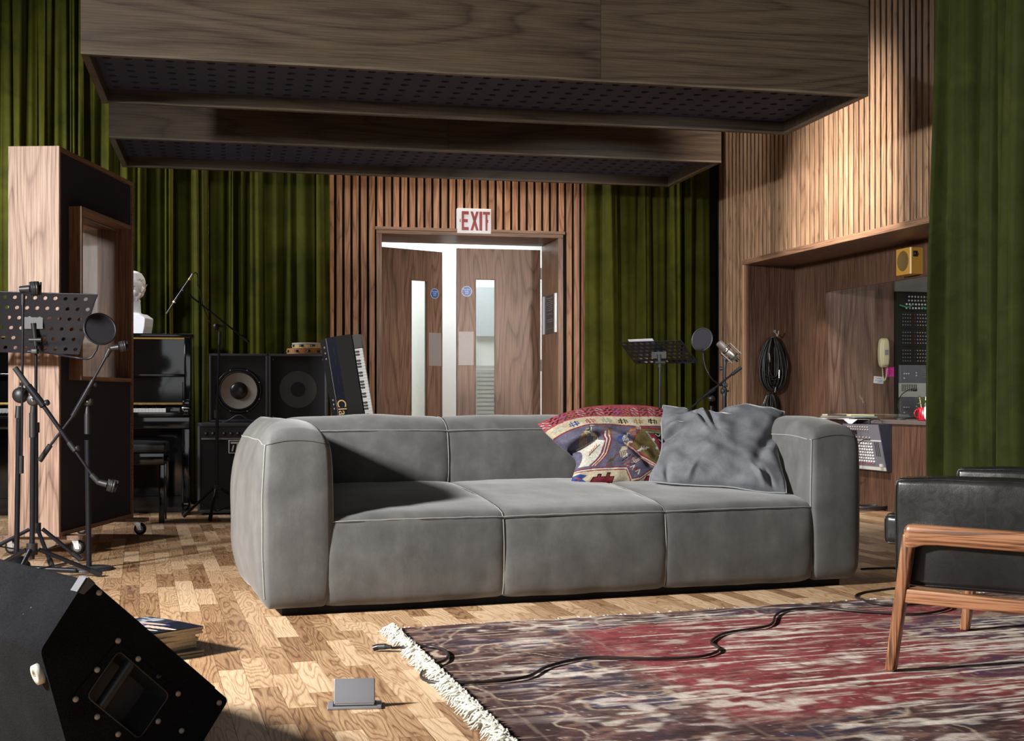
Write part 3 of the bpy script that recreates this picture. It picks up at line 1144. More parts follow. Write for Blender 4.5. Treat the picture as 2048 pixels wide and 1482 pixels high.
# ------------------------------------------------------------------ soft rounded blocks
class RB:
    """rounded box with separate radii and a deformation; can also return points of its surface for seams"""
    def __init__(s, x0, x1, y0, y1, z0, z1, r, fn=None, seg=5, n=(8, 10, 8)):
        s.c = Vector(((x0 + x1) / 2, (y0 + y1) / 2, (z0 + z1) / 2))
        s.h = Vector(((x1 - x0) / 2, (y1 - y0) / 2, (z1 - z0) / 2))
        s.r = Vector(r) if isinstance(r, (tuple, list)) else Vector((r, r, r))
        s.fn, s.seg, s.n = fn, seg, n

    def pt(s, x, y, z, out=0.0):
        p = [max(-s.h[i], min(s.h[i], (x, y, z)[i] - s.c[i])) for i in range(3)]
        inner = [max(-(s.h[i] - s.r[i]), min(s.h[i] - s.r[i], p[i])) for i in range(3)]
        d = Vector([(p[i] - inner[i]) / s.r[i] for i in range(3)])
        if d.length > 1e-9:
            d.normalize()
        q = Vector([inner[i] + d[i] * (s.r[i] + out) for i in range(3)]) + s.c
        return s.fn(q) if s.fn else q

    def mesh(s):
        seg = s.seg
        cs = []
        for i in range(3):
            q, r, n = s.h[i], s.r[i], s.n[i]
            a = [-(q - r) - r * math.tan(math.pi / 4 * (1 - k / seg)) for k in range(seg)]
            mid = [-(q - r) + 2 * (q - r) * k / (n + 1) for k in range(n + 2)]
            cs.append(a + mid + [-t for t in reversed(a)])
        idx, vs, fs = {}, [], []
        for ax in range(3):
            a, b = (ax + 1) % 3, (ax + 2) % 3
            for sg in (-1, 1):
                for i in range(len(cs[a]) - 1):
                    for j in range(len(cs[b]) - 1):
                        q = []
                        for (u, w_) in ((i, j), (i + 1, j), (i + 1, j + 1), (i, j + 1)):
                            p = [0, 0, 0]
                            p[ax] = sg * s.h[ax]
                            p[a] = cs[a][u]
                            p[b] = cs[b][w_]
                            k = tuple(round(t, 6) for t in p)
                            if k not in idx:
                                idx[k] = len(vs)
                                vs.append(s.pt(*(Vector(p) + s.c)))
                            q.append(idx[k])
                        if sg < 0:
                            q.reverse()
                        fs.append(q)
        return MB().add(vs, fs, True)


def nz3(p, sc, amp, seed=0.0):
    return amp * mnoise.noise(Vector((p[0] * sc + seed, p[1] * sc + 1.7 * seed, p[2] * sc - seed)))


# ------------------------------------------------------------------ sofa
SL, SA = 2.54, 0.225
sofa = thing('sofa', 'large grey nubuck three-seat sofa with pale raised seams in the middle of the room', 'sofa', SO, math.atan2(SY.x * -1, SY.y))
SZ0, SZ1 = 0.03, 0.728
BACKY = 0.74


def arm(x0, x1, outer, name):
    xc, hx_ = (x0 + x1) / 2, (x1 - x0) / 2
    def fn(p):
        q = p.copy()
        u = (p.x - xc) / hx_ * outer          # +1 on the outer face
        v_ = max(0.0, 1 - ((p.z - 0.35) / 0.42) ** 2)
        w_ = max(0.0, 1 - abs((p.y - 0.53) / 0.56) ** 2.5)
        if u > -0.2:
            k_ = min(1, (u + 0.2) / 1.0)
            q.x += outer * 0.034 * v_ * (0.45 + 0.55 * w_) * k_
            q.x -= outer * k_ * (0.085 * max(0, (p.y - 0.66) / 0.40) ** 2.2 + 0.045 * max(0, (p.z - 0.42) / 0.28) ** 2 * min(1, p.y / 0.3) + 0.05 * max(0, (0.24 - p.z) / 0.24) ** 2 * min(1, p.y / 0.5))
        if u < 0.2:
            q.x -= outer * (0.038 if outer < 0 else 0.014) * v_ * min(1.0, max(0, 0.2 - u))
        fr_ = max(0.0, 1 - p.y / 0.25)
        q.y -= 0.018 * v_ * fr_ * (1 - min(1, abs(u)) ** 4)
        # crown of the top
        if p.z > 0.60:
            k = (p.z - 0.60) / 0.13
            q.z -= 0.030 * k * abs(u) ** 2.2 + 0.040 * k * max(0.0, 1 - p.y / 0.22) ** 2
        q.z += nz3(p, 4, 0.004, 3) * (1 if p.z > 0.3 else 0)
        q.x += nz3(p, 5, 0.006, 9)
        return q
    rb = RB(x0, x1, 0.0, 1.06, SZ0, SZ1, (0.030, 0.034, 0.065), fn, 5, (8, 24, 18))
    o = rb.mesh().build(name, M['sofa'], sofa)
    zs = SZ1 - 0.065
    xo, xi = (x1, x0) if outer > 0 else (x0, x1)
    seams = [
        [rb.pt(xo, 0, z, 0.001) for z in np.linspace(0.06, zs, 26)] + [rb.pt(xo, y, zs, 0.001) for y in np.linspace(0.045, 1.0, 30)],
        [rb.pt(xi, 0, z, 0.001) for z in np.linspace(0.06, zs, 26)] + [rb.pt(xi, y, zs, 0.001) for y in np.linspace(0.045, BACKY, 24)],
    ]
    for sm_ in seams:
        MB().path(sm_, 0.0024, 6).build('piping', M['seam'], o)
        off = [Vector((p.x + 0.004 * (1 if p.x < xc else -1), p.y - 0.0012, p.z)) for p in sm_[:26]]
        MB().path(off, 0.0026, 6).build('seam_groove', M['seam_dark'], o)
    cr = [rb.pt(x, 0, zs + 0.010 * (1 - ((x - xc) / hx_) ** 2), 0.0005) for x in np.linspace(x0, x1, 24)]
    MB().path(cr, 0.0015, 6).build('seam_groove', M['seam_dark'], o)
    return rb


arm_l = arm(0.0, SA, -1, 'armrest')
arm_r = arm(SL - SA, SL, 1, 'armrest')
X0, X1 = SA + 0.004, SL - SA - 0.004
MODS = [X0, 0.9227, 1.621, X1]


def resample(pts, n):
    pts = catmull([(a, b, 0) for a, b in pts], 8)
    d = [0.0]
    for a, b in zip(pts[:-1], pts[1:]):
        d.append(d[-1] + (b - a).length)
    out = []
    for k in range(n):
        t = d[-1] * k / (n - 1)
        i = max(j for j in range(len(d)) if d[j] <= t + 1e-12)
        i = min(i, len(pts) - 2)
        f = (t - d[i]) / max(1e-9, d[i + 1] - d[i])
        q = pts[i].lerp(pts[i + 1], f)
        out.append((q.x, q.y))
    return out


def sweep(name, prof, s0, s1, seed, puff=0.007, n=26, m=44):
    pr = resample(prof, m)
    vs, fs = [], []
    nrm = []
    for k in range(m):
        a, b = pr[max(0, k - 1)], pr[min(m - 1, k + 1)]
        d = Vector((b[0] - a[0], b[1] - a[1]))
        d.normalize()
        nrm.append(Vector((-d.y, d.x)))
    for i in range(n + 1):
        u = i / n
        u = 0.5 - 0.5 * math.cos(math.pi * u)
        s_ = s0 + (s1 - s0) * u
        e = min(u, 1 - u) * (s1 - s0)
        d = -puff * math.exp(-e / 0.016) + 0.006 * math.sin(math.pi * u)
        for k in range(m):
            y, z = pr[k]
            nn = nrm[k]
            w_ = d + nz3((s_, y, z), 4.0, 0.006, seed) + nz3((s_, y, z), 13.0, 0.0025, seed)
            vs.append((s_, y + nn.x * w_, z + nn.y * w_))
    for i in range(n):
        for k in range(m - 1):
            fs.append((i * m + k, i * m + k + 1, (i + 1) * m + k + 1, (i + 1) * m + k))
    mb = MB().add(vs, [tuple(reversed(f)) for f in fs], True)
    return mb.build(name, M['sofa'], sofa), pr, nrm


seat_prof = [(0.03, 0.03), (0.004, 0.045), (-0.008, 0.12), (-0.012, 0.22), (-0.004, 0.31), (0.004, 0.350), (0.030, 0.368), (0.12, 0.388), (0.30, 0.410), (0.50, 0.428), (0.66, 0.438), (BACKY + 0.02, 0.438)]
back_prof = [(BACKY + 0.01, 0.42), (BACKY - 0.004, 0.47), (BACKY - 0.006, 0.55), (BACKY + 0.004, 0.63), (BACKY + 0.014, 0.662), (BACKY + 0.05, 0.700), (BACKY + 0.13, 0.726), (BACKY + 0.22, 0.718), (BACKY + 0.29, 0.665), (BACKY + 0.315, 0.55), (BACKY + 0.315, 0.25), (BACKY + 0.30, 0.04)]


def on_profile(pr, nrm, s_, out, z=None, i=None):
    if i is None:
        i = min(range(len(pr)), key=lambda k: abs(pr[k][1] - z) if k < len(pr) * 0.5 else 9)
    y, zz = pr[i]
    return Vector((s_, y + nrm[i].x * out, zz + nrm[i].y * out))


for j in range(3):
    so, spr, snr = sweep('seat_panel', seat_prof, MODS[j], MODS[j + 1], 2 + j * 5)
    bo, bpr, bnr = sweep('back_panel', back_prof, MODS[j], MODS[j + 1], 31 + j * 7)
    for (par, pr, nr, zz) in ((so, spr, snr, 0.352), (bo, bpr, bnr, 0.662)):
        i = min(range(len(pr)), key=lambda k: abs(pr[k][1] - zz) + (0 if pr[k][0] < BACKY + 0.02 else 5) + (abs(pr[k][0]) * 3 if zz < 0.4 else 0))
        line = []
        for u in np.linspace(0, 1, 40):
            s_ = MODS[j] + (MODS[j + 1] - MODS[j]) * u
            w_ = 0.006 * math.sin(math.pi * u) - 0.0035 * math.exp(-min(u, 1 - u) * 0.7 / 0.016)
            p0 = on_profile(pr, nr, s_, w_ + 0.002, i=i)
            p0 += Vector((0, 0, nz3((s_, 1, 1), 20, 0.0016)))
            line.append(p0)
        MB().path(line, 0.0025, 6).build('piping', M['seam'], par)
        MB().path([p - Vector((0, -0.001, 0.0052)) for p in line], 0.0026, 6).build('seam_groove', M['seam_dark'], par)
    if j:
        for (par, pr, nr, rng) in ((so, spr, snr, range(1, 44)), (bo, bpr, bnr, range(0, 34))):
            line = [on_profile(pr, nr, MODS[j], -0.0045, i=k) for k in rng]
            MB().path(line, 0.0018, 6).build('piping', M['seam'], par)
            MB().path([p + Vector((0.0032, 0, 0)) for p in line], 0.0014, 6).build('seam_groove', M['seam_dark'], par)
MB().box(0.07, SL - 0.06, 0.05, 0.92, 0.0, 0.05).build('base', M['void'], sofa)
MB().box(0.05, SL - 0.05, 0.78, 1.0, 0.05, 0.6).build('frame', M['void'], sofa)


# ------------------------------------------------------------------ painted fabrics (flat woven pattern)
class Cv:
    def __init__(s, nx, ny, bg):
        s.nx, s.ny = nx, ny
        s.a = np.zeros((ny, nx, 3))
        s.a[:] = bg
        s.u, s.v = np.meshgrid((np.arange(nx) + 0.5) / nx, (np.arange(ny) + 0.5) / ny)

    def put(s, mask, col, al=1.0):
        m = (mask * al)[..., None] if mask.dtype != bool else (mask.astype(float) * al)[..., None]
        s.a = s.a * (1 - m) + np.array(col) * m

    def poly(s, pts, col, al=1.0, ret=False):
        inside = np.zeros(s.u.shape, bool)
        n = len(pts)
        for i in range(n):
            x1, y1 = pts[i]
            x2, y2 = pts[(i + 1) % n]
            if y1 == y2:
                continue
            c = ((s.v >= min(y1, y2)) & (s.v < max(y1, y2)) & (s.u < (x2 - x1) * (s.v - y1) / (y2 - y1) + x1))
            inside ^= c
        if ret:
            return inside
        s.put(inside, col, al)

    def line(s, pts, wd, col, al=1.0, asp=1.0):
        d = np.full(s.u.shape, 9.0)
        for (x1, y1), (x2, y2) in zip(pts[:-1], pts[1:]):
            vx, vy = x2 - x1, (y2 - y1) * asp
            L = vx * vx + vy * vy + 1e-12
            t = np.clip(((s.u - x1) * vx + (s.v - y1) * asp * vy) / L, 0, 1)
            d = np.minimum(d, np.hypot(s.u - x1 - t * vx, (s.v - y1) * asp - t * vy))
        s.put(d < wd / 2, col, al)


def vnoise(u, v_, fu_, fv_, seed, octv=3, rough=0.55):
    rg = np.random.RandomState(seed)
    out = np.zeros(u.shape)
    amp, tot = 1.0, 0.0
    for o_ in range(octv):
        nx, ny = int(fu_ * 2 ** o_) + 2, int(fv_ * 2 ** o_) + 2
        g_ = rg.rand(ny + 1, nx + 1)
        x_, y_ = u * fu_ * 2 ** o_, v_ * fv_ * 2 ** o_
        xi, yi = np.floor(x_).astype(int), np.floor(y_).astype(int)
        fx, fy = x_ - xi, y_ - yi
        fx, fy = fx * fx * (3 - 2 * fx), fy * fy * (3 - 2 * fy)
        xi, yi = np.clip(xi, 0, nx - 1), np.clip(yi, 0, ny - 1)
        a = g_[yi, xi] * (1 - fx) + g_[yi, xi + 1] * fx
        b = g_[yi + 1, xi] * (1 - fx) + g_[yi + 1, xi + 1] * fx
        out += amp * (a * (1 - fy) + b * fy)
        tot += amp
        amp *= rough
    return out / tot


def set_colors(me, arr, name='pattern'):
    at = me.color_attributes.new(name, 'FLOAT_COLOR', 'POINT')
    buf = np.ones((len(me.vertices), 4), dtype=np.float32)
    buf[:len(arr), :3] = arr
    at.data.foreach_set('color', buf.ravel())


RED, CREAM, BLU, OLIVE, BLK = H('b84c58'), H('dfcdaa'), H('6c6880'), H('7c6a38'), H('1c1a1a')
MAR, WHT, ROYAL, TAN, MINT, ORG = H('962838'), H('e0dacc'), H('3452a0'), H('b88a50'), H('8cb09c'), H('cc7a48')


def kilim():
    n = 260
    c = Cv(n, n, BLU)
    st = vnoise(c.u, c.v, 6, 90, 3, 2)
    c.put(np.clip(st - 0.45, 0, 1) * 1.6, H('505068'), 0.5)
    # bands
    b1 = 0.83 + 0.03 * np.sin(c.u * 7 + 0.4)
    b2 = 0.70 + 0.035 * np.sin(c.u * 7 + 0.2)
    c.put(c.v > b2, CREAM)
    c.put(c.v > b1, RED)
    c.put(np.abs(c.v - b2) < 0.009, MAR)
    c.put(np.abs(c.v - b1) < 0.004, CREAM)
    cols = [WHT, BLK, ROYAL, TAN, WHT, H('50583c')]
    for k in range(15):
        x_ = 0.03 + k * 0.066
        y_ = 0.905 + 0.03 * math.sin(x_ * 7 + 0.4)
        cc = cols[k % len(cols)]
        for (dx, dy) in ((-.018, .02), (.018, .02), (-.018, -.02), (.018, -.02), (0, .045), (0, -.045)):
            c.line([(x_ + dx - .007, y_ + dy - .006), (x_ + dx + .007, y_ + dy + .006)], 0.011, BLK if (k % 2) else H('5a2a30'))
            c.line([(x_ + dx - .006, y_ + dy + .004), (x_ + dx + .006, y_ + dy - .004)], 0.008, cc)
        c.line([(x_ + .033, y_ - .07), (x_ + .033, y_ + .07)], 0.006, MAR)
    for k in range(8):
        x_ = 0.07 + k * 0.125
        y_ = 0.765 + 0.032 * math.sin(x_ * 7 + 0.3)
        cc = [WHT, ROYAL, RED, MINT, BLK, TAN, BLK, MAR][k]
        for q in (-.014, .014):
            c.line([(x_ + q, y_ - .035), (x_ + q, y_ + .035)], 0.009, cc)
            c.line([(x_ - .035, y_ + q), (x_ + .035, y_ + q)], 0.009, cc)
        for q in (-.035, .035):
            c.line([(x_ + q, y_ - .02), (x_ + q * .8, y_ + .02)], 0.007, cc)
    # olive field with red and black strip (right)
    hexp = [(0.56, 0.40), (0.70, 0.635), (1.02, 0.655), (1.02, 0.10), (0.90, 0.14)]
    c.poly([(0.545, 0.40), (0.695, 0.655), (1.02, 0.68), (1.02, 0.06), (0.88, 0.12)], MAR)
    c.poly(hexp, OLIVE)
    c.poly([(0.73, 0.60), (0.98, 0.61), (1.0, 0.58), (1.0, 0.2), (0.93, 0.2)], MINT)
    c.poly([(0.75, 0.585), (0.985, 0.595), (1.0, 0.56), (1.0, 0.2), (0.935, 0.22)], MAR)
    c.poly([(0.81, 0.595), (0.895, 0.597), (1.0, 0.33), (1.0, 0.20), (0.97, 0.2)], BLK)
    for k in range(6):
        a, b = 0.85 + k * 0.026, 0.565 - k * 0.06
        c.line([(a - .022, b + .01), (a + .004, b - .012), (a + .022, b + .018)], 0.010, WHT)
    for (a, b) in ((0.80, 0.50), (0.83, 0.40), (0.865, 0.31), (0.93, 0.50)):
        c.poly([(a - .018, b), (a, b + .022), (a + .018, b), (a, b - .022)], WHT)
    for q in range(3):
        c.line([(0.62 + q * .02, 0.33 + q * .03), (0.66 + q * .015, 0.375 - q * .01)], 0.009, WHT)
        c.line([(0.66 + q * .03, 0.40), (0.645 + q * .03, 0.34 + q * .01)], 0.009, WHT)
    c.line([(0.61, 0.34), (0.74, 0.39)], 0.011, WHT)
    # ribbon lines
    for (off, col) in ((0, MAR), (.016, WHT), (.03, MAR), (.046, CREAM), (.06, MAR)):
        c.line([(0.36 + off, 0.60), (0.34 + off, 0.50), (0.25 + off, 0.33), (0.14 + off, 0.20)], 0.011, col)
        c.line([(0.50, 0.45 - off * .6), (0.66, 0.30 - off * .6), (0.90, 0.17 - off * .6)], 0.008, col)
    c.poly([(0.10, 0.48), (0.28, 0.53), (0.33, 0.48), (0.235, 0.33), (0.12, 0.20), (0.02, 0.2)], WHT)
    for q in range(5):
        c.line([(0.13 + q * .025, 0.33 + q * .022), (0.145 + q * .025, 0.37 + q * .022)], 0.008, ORG)
    c.line([(0.12, 0.325), (0.27, 0.44)], 0.008, H('4a5040'))
    # animals
    def beast(x_, y_, s_, cc, legs=4, flip=1):
        c.poly([(x_, y_), (x_ + .07 * s_ * flip, y_ + .015 * s_), (x_ + .09 * s_ * flip, y_ + .06 * s_), (x_ + .03 * s_ * flip, y_ + .05 * s_)], cc)
        c.line([(x_ + .08 * s_ * flip, y_ + .05 * s_), (x_ + .10 * s_ * flip, y_ + .10 * s_), (x_ + .125 * s_ * flip, y_ + .095 * s_)], 0.014 * s_, cc)
        for q in range(legs):
            c.line([(x_ + .018 * q * s_ * flip, y_), (x_ + (.018 * q + .01) * s_ * flip, y_ - .05 * s_)], 0.008 * s_, cc)
    beast(0.13, 0.56, 1.15, TAN)
    beast(0.20, 0.62, 0.9, WHT)
    beast(0.205, 0.625, 0.75, H('3c4a34'))
    beast(0.30, 0.56, 0.8, CREAM, 3, -1)
    beast(0.58, 0.58, 0.9, ORG)
    beast(0.44, 0.60, 0.9, H('8a6040'), 4, -1)
    beast(0.70, 0.66, 0.7, WHT, 3, -1)
    beast(0.44, 0.47, 0.9, ROYAL)
    beast(0.49, 0.49, 0.7, WHT)
    beast(0.43, 0.33, 1.1, CREAM)
    for q in range(5):
        for r_ in range(4):
            c.line([(0.46 + q * .03, 0.30 - r_ * .035 - q * .012), (0.475 + q * .03, 0.315 - r_ * .035 - q * .012)], 0.010, [ORG, WHT, BLK, MAR][(q + r_) % 4])
    beast(0.30, 0.215, 0.9, MAR)
    beast(0.305, 0.22, 0.75, H('46583c'))
    c.line([(0.60, 0.33), (0.66, 0.27), (0.60, 0.22), (0.57, 0.25)], 0.024, WHT)
    c.line([(0.60, 0.33), (0.66, 0.27), (0.60, 0.22), (0.57, 0.25)], 0.010, RED)
    for q in range(4):
        c.line([(0.52 + q * .035, 0.18 - q * .022), (0.56 + q * .035, 0.20 - q * .022), (0.55 + q * .035, 0.15 - q * .022)], 0.012, [MAR, WHT][q % 2])
    # bottom strip
    c.poly([(-.01, -.01), (1.01, -.01), (1.01, 0.12), (0.80, 0.14), (0.70, 0.05), (0.60, 0.03), (0.52, 0.15), (0.2, 0.16), (-.01, 0.15)], CREAM)
    for (off, col) in ((0, MAR), (.016, WHT), (.03, MAR)):
        c.line([(0, .165 - off), (.2, .172 - off), (.52, .165 - off), (.61, .04 - off), (.69, .055 - off), (.80, .155 - off), (1, .135 - off)], 0.010, col)
    for x_ in (0.30, 0.85):
        c.poly([(x_ - .10, 0.07), (x_ - .06, 0.07), (x_ - .06, .10), (x_ - .02, .10), (x_ - .02, .07), (x_ + .03, .07), (x_ + .03, .11), (x_ + .07, .11), (x_ + .07, .07), (x_ + .12, .07), (x_ + .12, -.01), (x_ - .12, -.01)], BLK)
        c.poly([(x_ - .09, 0.06), (x_ - .05, 0.06), (x_ - .05, .09), (x_ - .03, .09), (x_ - .03, .06), (x_ + .04, .06), (x_ + .04, .10), (x_ + .06, .10), (x_ + .06, .06), (x_ + .11, .06), (x_ + .11, -.01), (x_ - .11, -.01)], MAR)
    c.poly([(-.01, .09), (.06, .11), (.14, .09), (.1, .05), (.15, .02), (.12, -.01), (-.01, -.01)], ROYAL)
    c.line([(0.02, .07), (.08, .05), (.05, .02)], 0.012, RED)
    nz_ = vnoise(c.u, c.v, 100, 100, 8, 2)
    g_ = c.a.mean(2, keepdims=True)
    c.a = (c.a * 0.86 + g_ * 0.14) * (0.50 + 0.45 * nz_)[..., None]
    return c


def poly_at(pts, t):
    d = [0.0]
    for a, b in zip(pts[:-1], pts[1:]):
        d.append(d[-1] + math.hypot(b[0] - a[0], b[1] - a[1]))
    t *= d[-1]
    for i in range(len(pts) - 1):
        if t <= d[i + 1] or i == len(pts) - 2:
            f = (t - d[i]) / max(1e-9, d[i + 1] - d[i])
            return (pts[i][0] + (pts[i + 1][0] - pts[i][0]) * f, pts[i][1] + (pts[i + 1][1] - pts[i][1]) * f)


def smoothpoly(pts):
    return [(p.x, p.y) for p in catmull([(a, b, 0) for a, b in pts], 8)]


def cushion(root, top, bottom, left, right, P, thick, n, mfront, mback, wrinkle, canvas=None, seed=0, pw=0.42, pipe=None, local=None, names=('front_cover', 'back_cover')):
    """boundary curves in photo pixels; P = three plane points"""
    nrm = (P[1] - P[0]).cross(P[2] - P[0]).normalized()
    if nrm.y > 0:
        nrm = -nrm
    camp = Vector((0, 0, CAMZ))
    def unp(px, py):
        d = Vector(((px - CX) / FPX, 1, (HOR - py) / FPX))
        t = (P[0] - camp).dot(nrm) / d.dot(nrm)
        return camp + d * t
    top, bottom, left, right = map(smoothpoly, (top, bottom, left, right))
    def co(u, v_):
        tp, bt, lf, rt = poly_at(top, u), poly_at(bottom, u), poly_at(left, v_), poly_at(right, v_)
        c00, c10, c01, c11 = bottom[0], bottom[-1], top[0], top[-1]
        return tuple((1 - v_) * bt[k] + v_ * tp[k] + (1 - u) * lf[k] + u * rt[k] - ((1 - u) * (1 - v_) * c00[k] + u * (1 - v_) * c10[k] + (1 - u) * v_ * c01[k] + u * v_ * c11[k]) for k in (0, 1))
    res = []
    base = root.location
    for side in (1, -1):
        vs, fs = [], []
        for j in range(n + 1):
            for i in range(n + 1):
                u, v_ = i / n, j / n
                p = unp(*co(u, v_))
                f = (max(0, 16 * u * (1 - u) * v_ * (1 - v_))) ** pw
                q = p + nrm * (side * thick * f * (1.0 if side > 0 else 0.75))
                if side > 0:
                    q += nrm * wrinkle(u, v_) * min(1, f * 3)
                vs.append(q - base)
        for j in range(n):
            for i in range(n):
                a = j * (n + 1) + i
                f = (a, a + 1, a + n + 2, a + n + 1)
                fs.append(f if side > 0 else tuple(reversed(f)))
        m = MB().add(vs, fs, True)
        o = m.build(names[0] if side > 0 else names[1], mfront if side > 0 else mback, root)
        if side > 0 and canvas is not None:
            idx_i = np.clip((np.arange(n + 1) / n * canvas.nx).astype(int), 0, canvas.nx - 1)
            set_colors(o.data, canvas.a[np.ix_(idx_i, idx_i)].reshape(-1, 3))
        res.append(o)
    if pipe:
        per = [co(u, 0) for u in np.linspace(0, 1, 60)] + [co(1, u) for u in np.linspace(0, 1, 50)][1:] + [co(1 - u, 1) for u in np.linspace(0, 1, 60)][1:] + [co(0, 1 - u) for u in np.linspace(0, 1, 50)][1:-1]
        MB().path([unp(*q) - base + nrm * (0.003 + nz3((q[0] / 100, q[1] / 100, 0), 5, 0.003)) for q in per], 0.0034, 6, closed=True).build('piping', pipe, root)
    return res


def bumpf(u, v_, cu, cv, su, sv, a, ang=0.0):
    c, s_ = math.cos(ang), math.sin(ang)
    x_, y_ = (u - cu) * c + (v_ - cv) * s_, -(u - cu) * s_ + (v_ - cv) * c
    return a * math.exp(-(x_ / su) ** 2 - (y_ / sv) ** 2)


kil = kilim()
M['kilim'] = attr_mat('kilim_weave', 'pattern')
k_root = thing('cushion', 'colourful kilim cushion in red, blue and cream leaning on the sofa back', 'cushion', W(1240, 940, 5.80))


def kw(u, v_):
    return (bumpf(u, v_, 0.10, 0.47, 0.22, 0.05, -0.06, 0.35) + bumpf(u, v_, 0.14, 0.60, 0.20, 0.07, 0.028, 0.2) + bumpf(u, v_, 0.60, 0.35, 0.34, 0.035, -0.020, -0.75)
            + bumpf(u, v_, 0.50, 0.50, 0.3, 0.06, 0.018, -0.8) + 0.012 * mnoise.noise(Vector((u * 3, v_ * 3, 1))) + 0.004 * mnoise.noise(Vector((u * 10, v_ * 10, 4))))


cushion(k_root,
        top=[(1075, 848), (1110, 833), (1150, 820), (1200, 812), (1260, 811), (1310, 815), (1345, 824)],
        bottom=[(1140, 968), (1200, 969), (1270, 967), (1335, 965)],
        left=[(1140, 968), (1148, 945), (1152, 925), (1140, 908), (1112, 885), (1090, 865), (1075, 848)],
        right=[(1335, 965), (1338, 920), (1340, 870), (1345, 824)],
        P=(W(1140, 966, 5.78), W(1330, 966, 5.90), W(1200, 812, 5.955)), thick=0.070, n=259, mfront=M['kilim'], mback=M['purple'], wrinkle=kw, canvas=kil, pw=0.40)
# purple backing peeping out on the left
g_root = thing('cushion', 'plain grey velvet cushion leaning against the right arm of the sofa', 'cushion', W(1440, 960, 5.72))


def gw(u, v_):
    w_ = 0
    w_ += bumpf(u, v_, 0.30, 0.86, 0.025, 0.16, -0.022, 0.5) + bumpf(u, v_, 0.40, 0.84, 0.02, 0.17, -0.022, 0.35)
    w_ += bumpf(u, v_, 0.52, 0.9, 0.05, 0.12, -0.018, 0.8) + bumpf(u, v_, 0.20, 0.9, 0.02, 0.10, -0.012, -0.9)
    w_ += bumpf(u, v_, 0.07, 0.58, 0.08, 0.03, -0.022, 0.5) + bumpf(u, v_, 0.10, 0.66, 0.10, 0.035, 0.016, 0.4)
    w_ += bumpf(u, v_, 0.9, 0.55, 0.05, 0.30, -0.022, -0.35) + bumpf(u, v_, 0.12, 0.08, 0.02, 0.08, -0.012, 0.2) + bumpf(u, v_, 0.3, 0.1, 0.02, 0.09, 0.01, -0.2)
    w_ += bumpf(u, v_, 0.8, 0.12, 0.02, 0.10, 0.01, 0.4) + bumpf(u, v_, 0.88, 0.1, 0.02, 0.08, -0.01, 0.3)
    w_ += 0.016 * mnoise.noise(Vector((u * 3.2, v_ * 3, 7))) + 0.007 * mnoise.noise(Vector((u * 8, v_ * 8, 2)))
    return w_ * 1.7


cushion(g_root,
        top=[(1326, 812), (1350, 815), (1378, 822), (1405, 823), (1432, 829), (1455, 820), (1490, 815), (1530, 817), (1569, 824)],
        bottom=[(1299, 963), (1340, 968), (1400, 972), (1460, 975), (1520, 984), (1573, 987)],
        left=[(1299, 963), (1303, 948), (1318, 920), (1324, 895), (1324, 870), (1323, 840), (1326, 812)],
        right=[(1573, 987), (1570, 965), (1562, 935), (1556, 900), (1560, 865), (1569, 824)],
        P=(W(1299, 963, 5.74), W(1573, 987, 5.62), W(1440, 822, 5.98)), thick=0.085, n=110, mfront=M['cushion'], mback=M['cushion'], wrinkle=gw, pw=0.38, pipe=M['velvet_grey_pipe'])

# ------------------------------------------------------------------ rug
RP = FL(786, 1263)
RU = (FL(1780, 1200) - FL(835, 1258)).normalized()
RV = (FL(1012, 1482) - FL(790, 1263)).normalized()
RL, RW = 3.4, 2.15


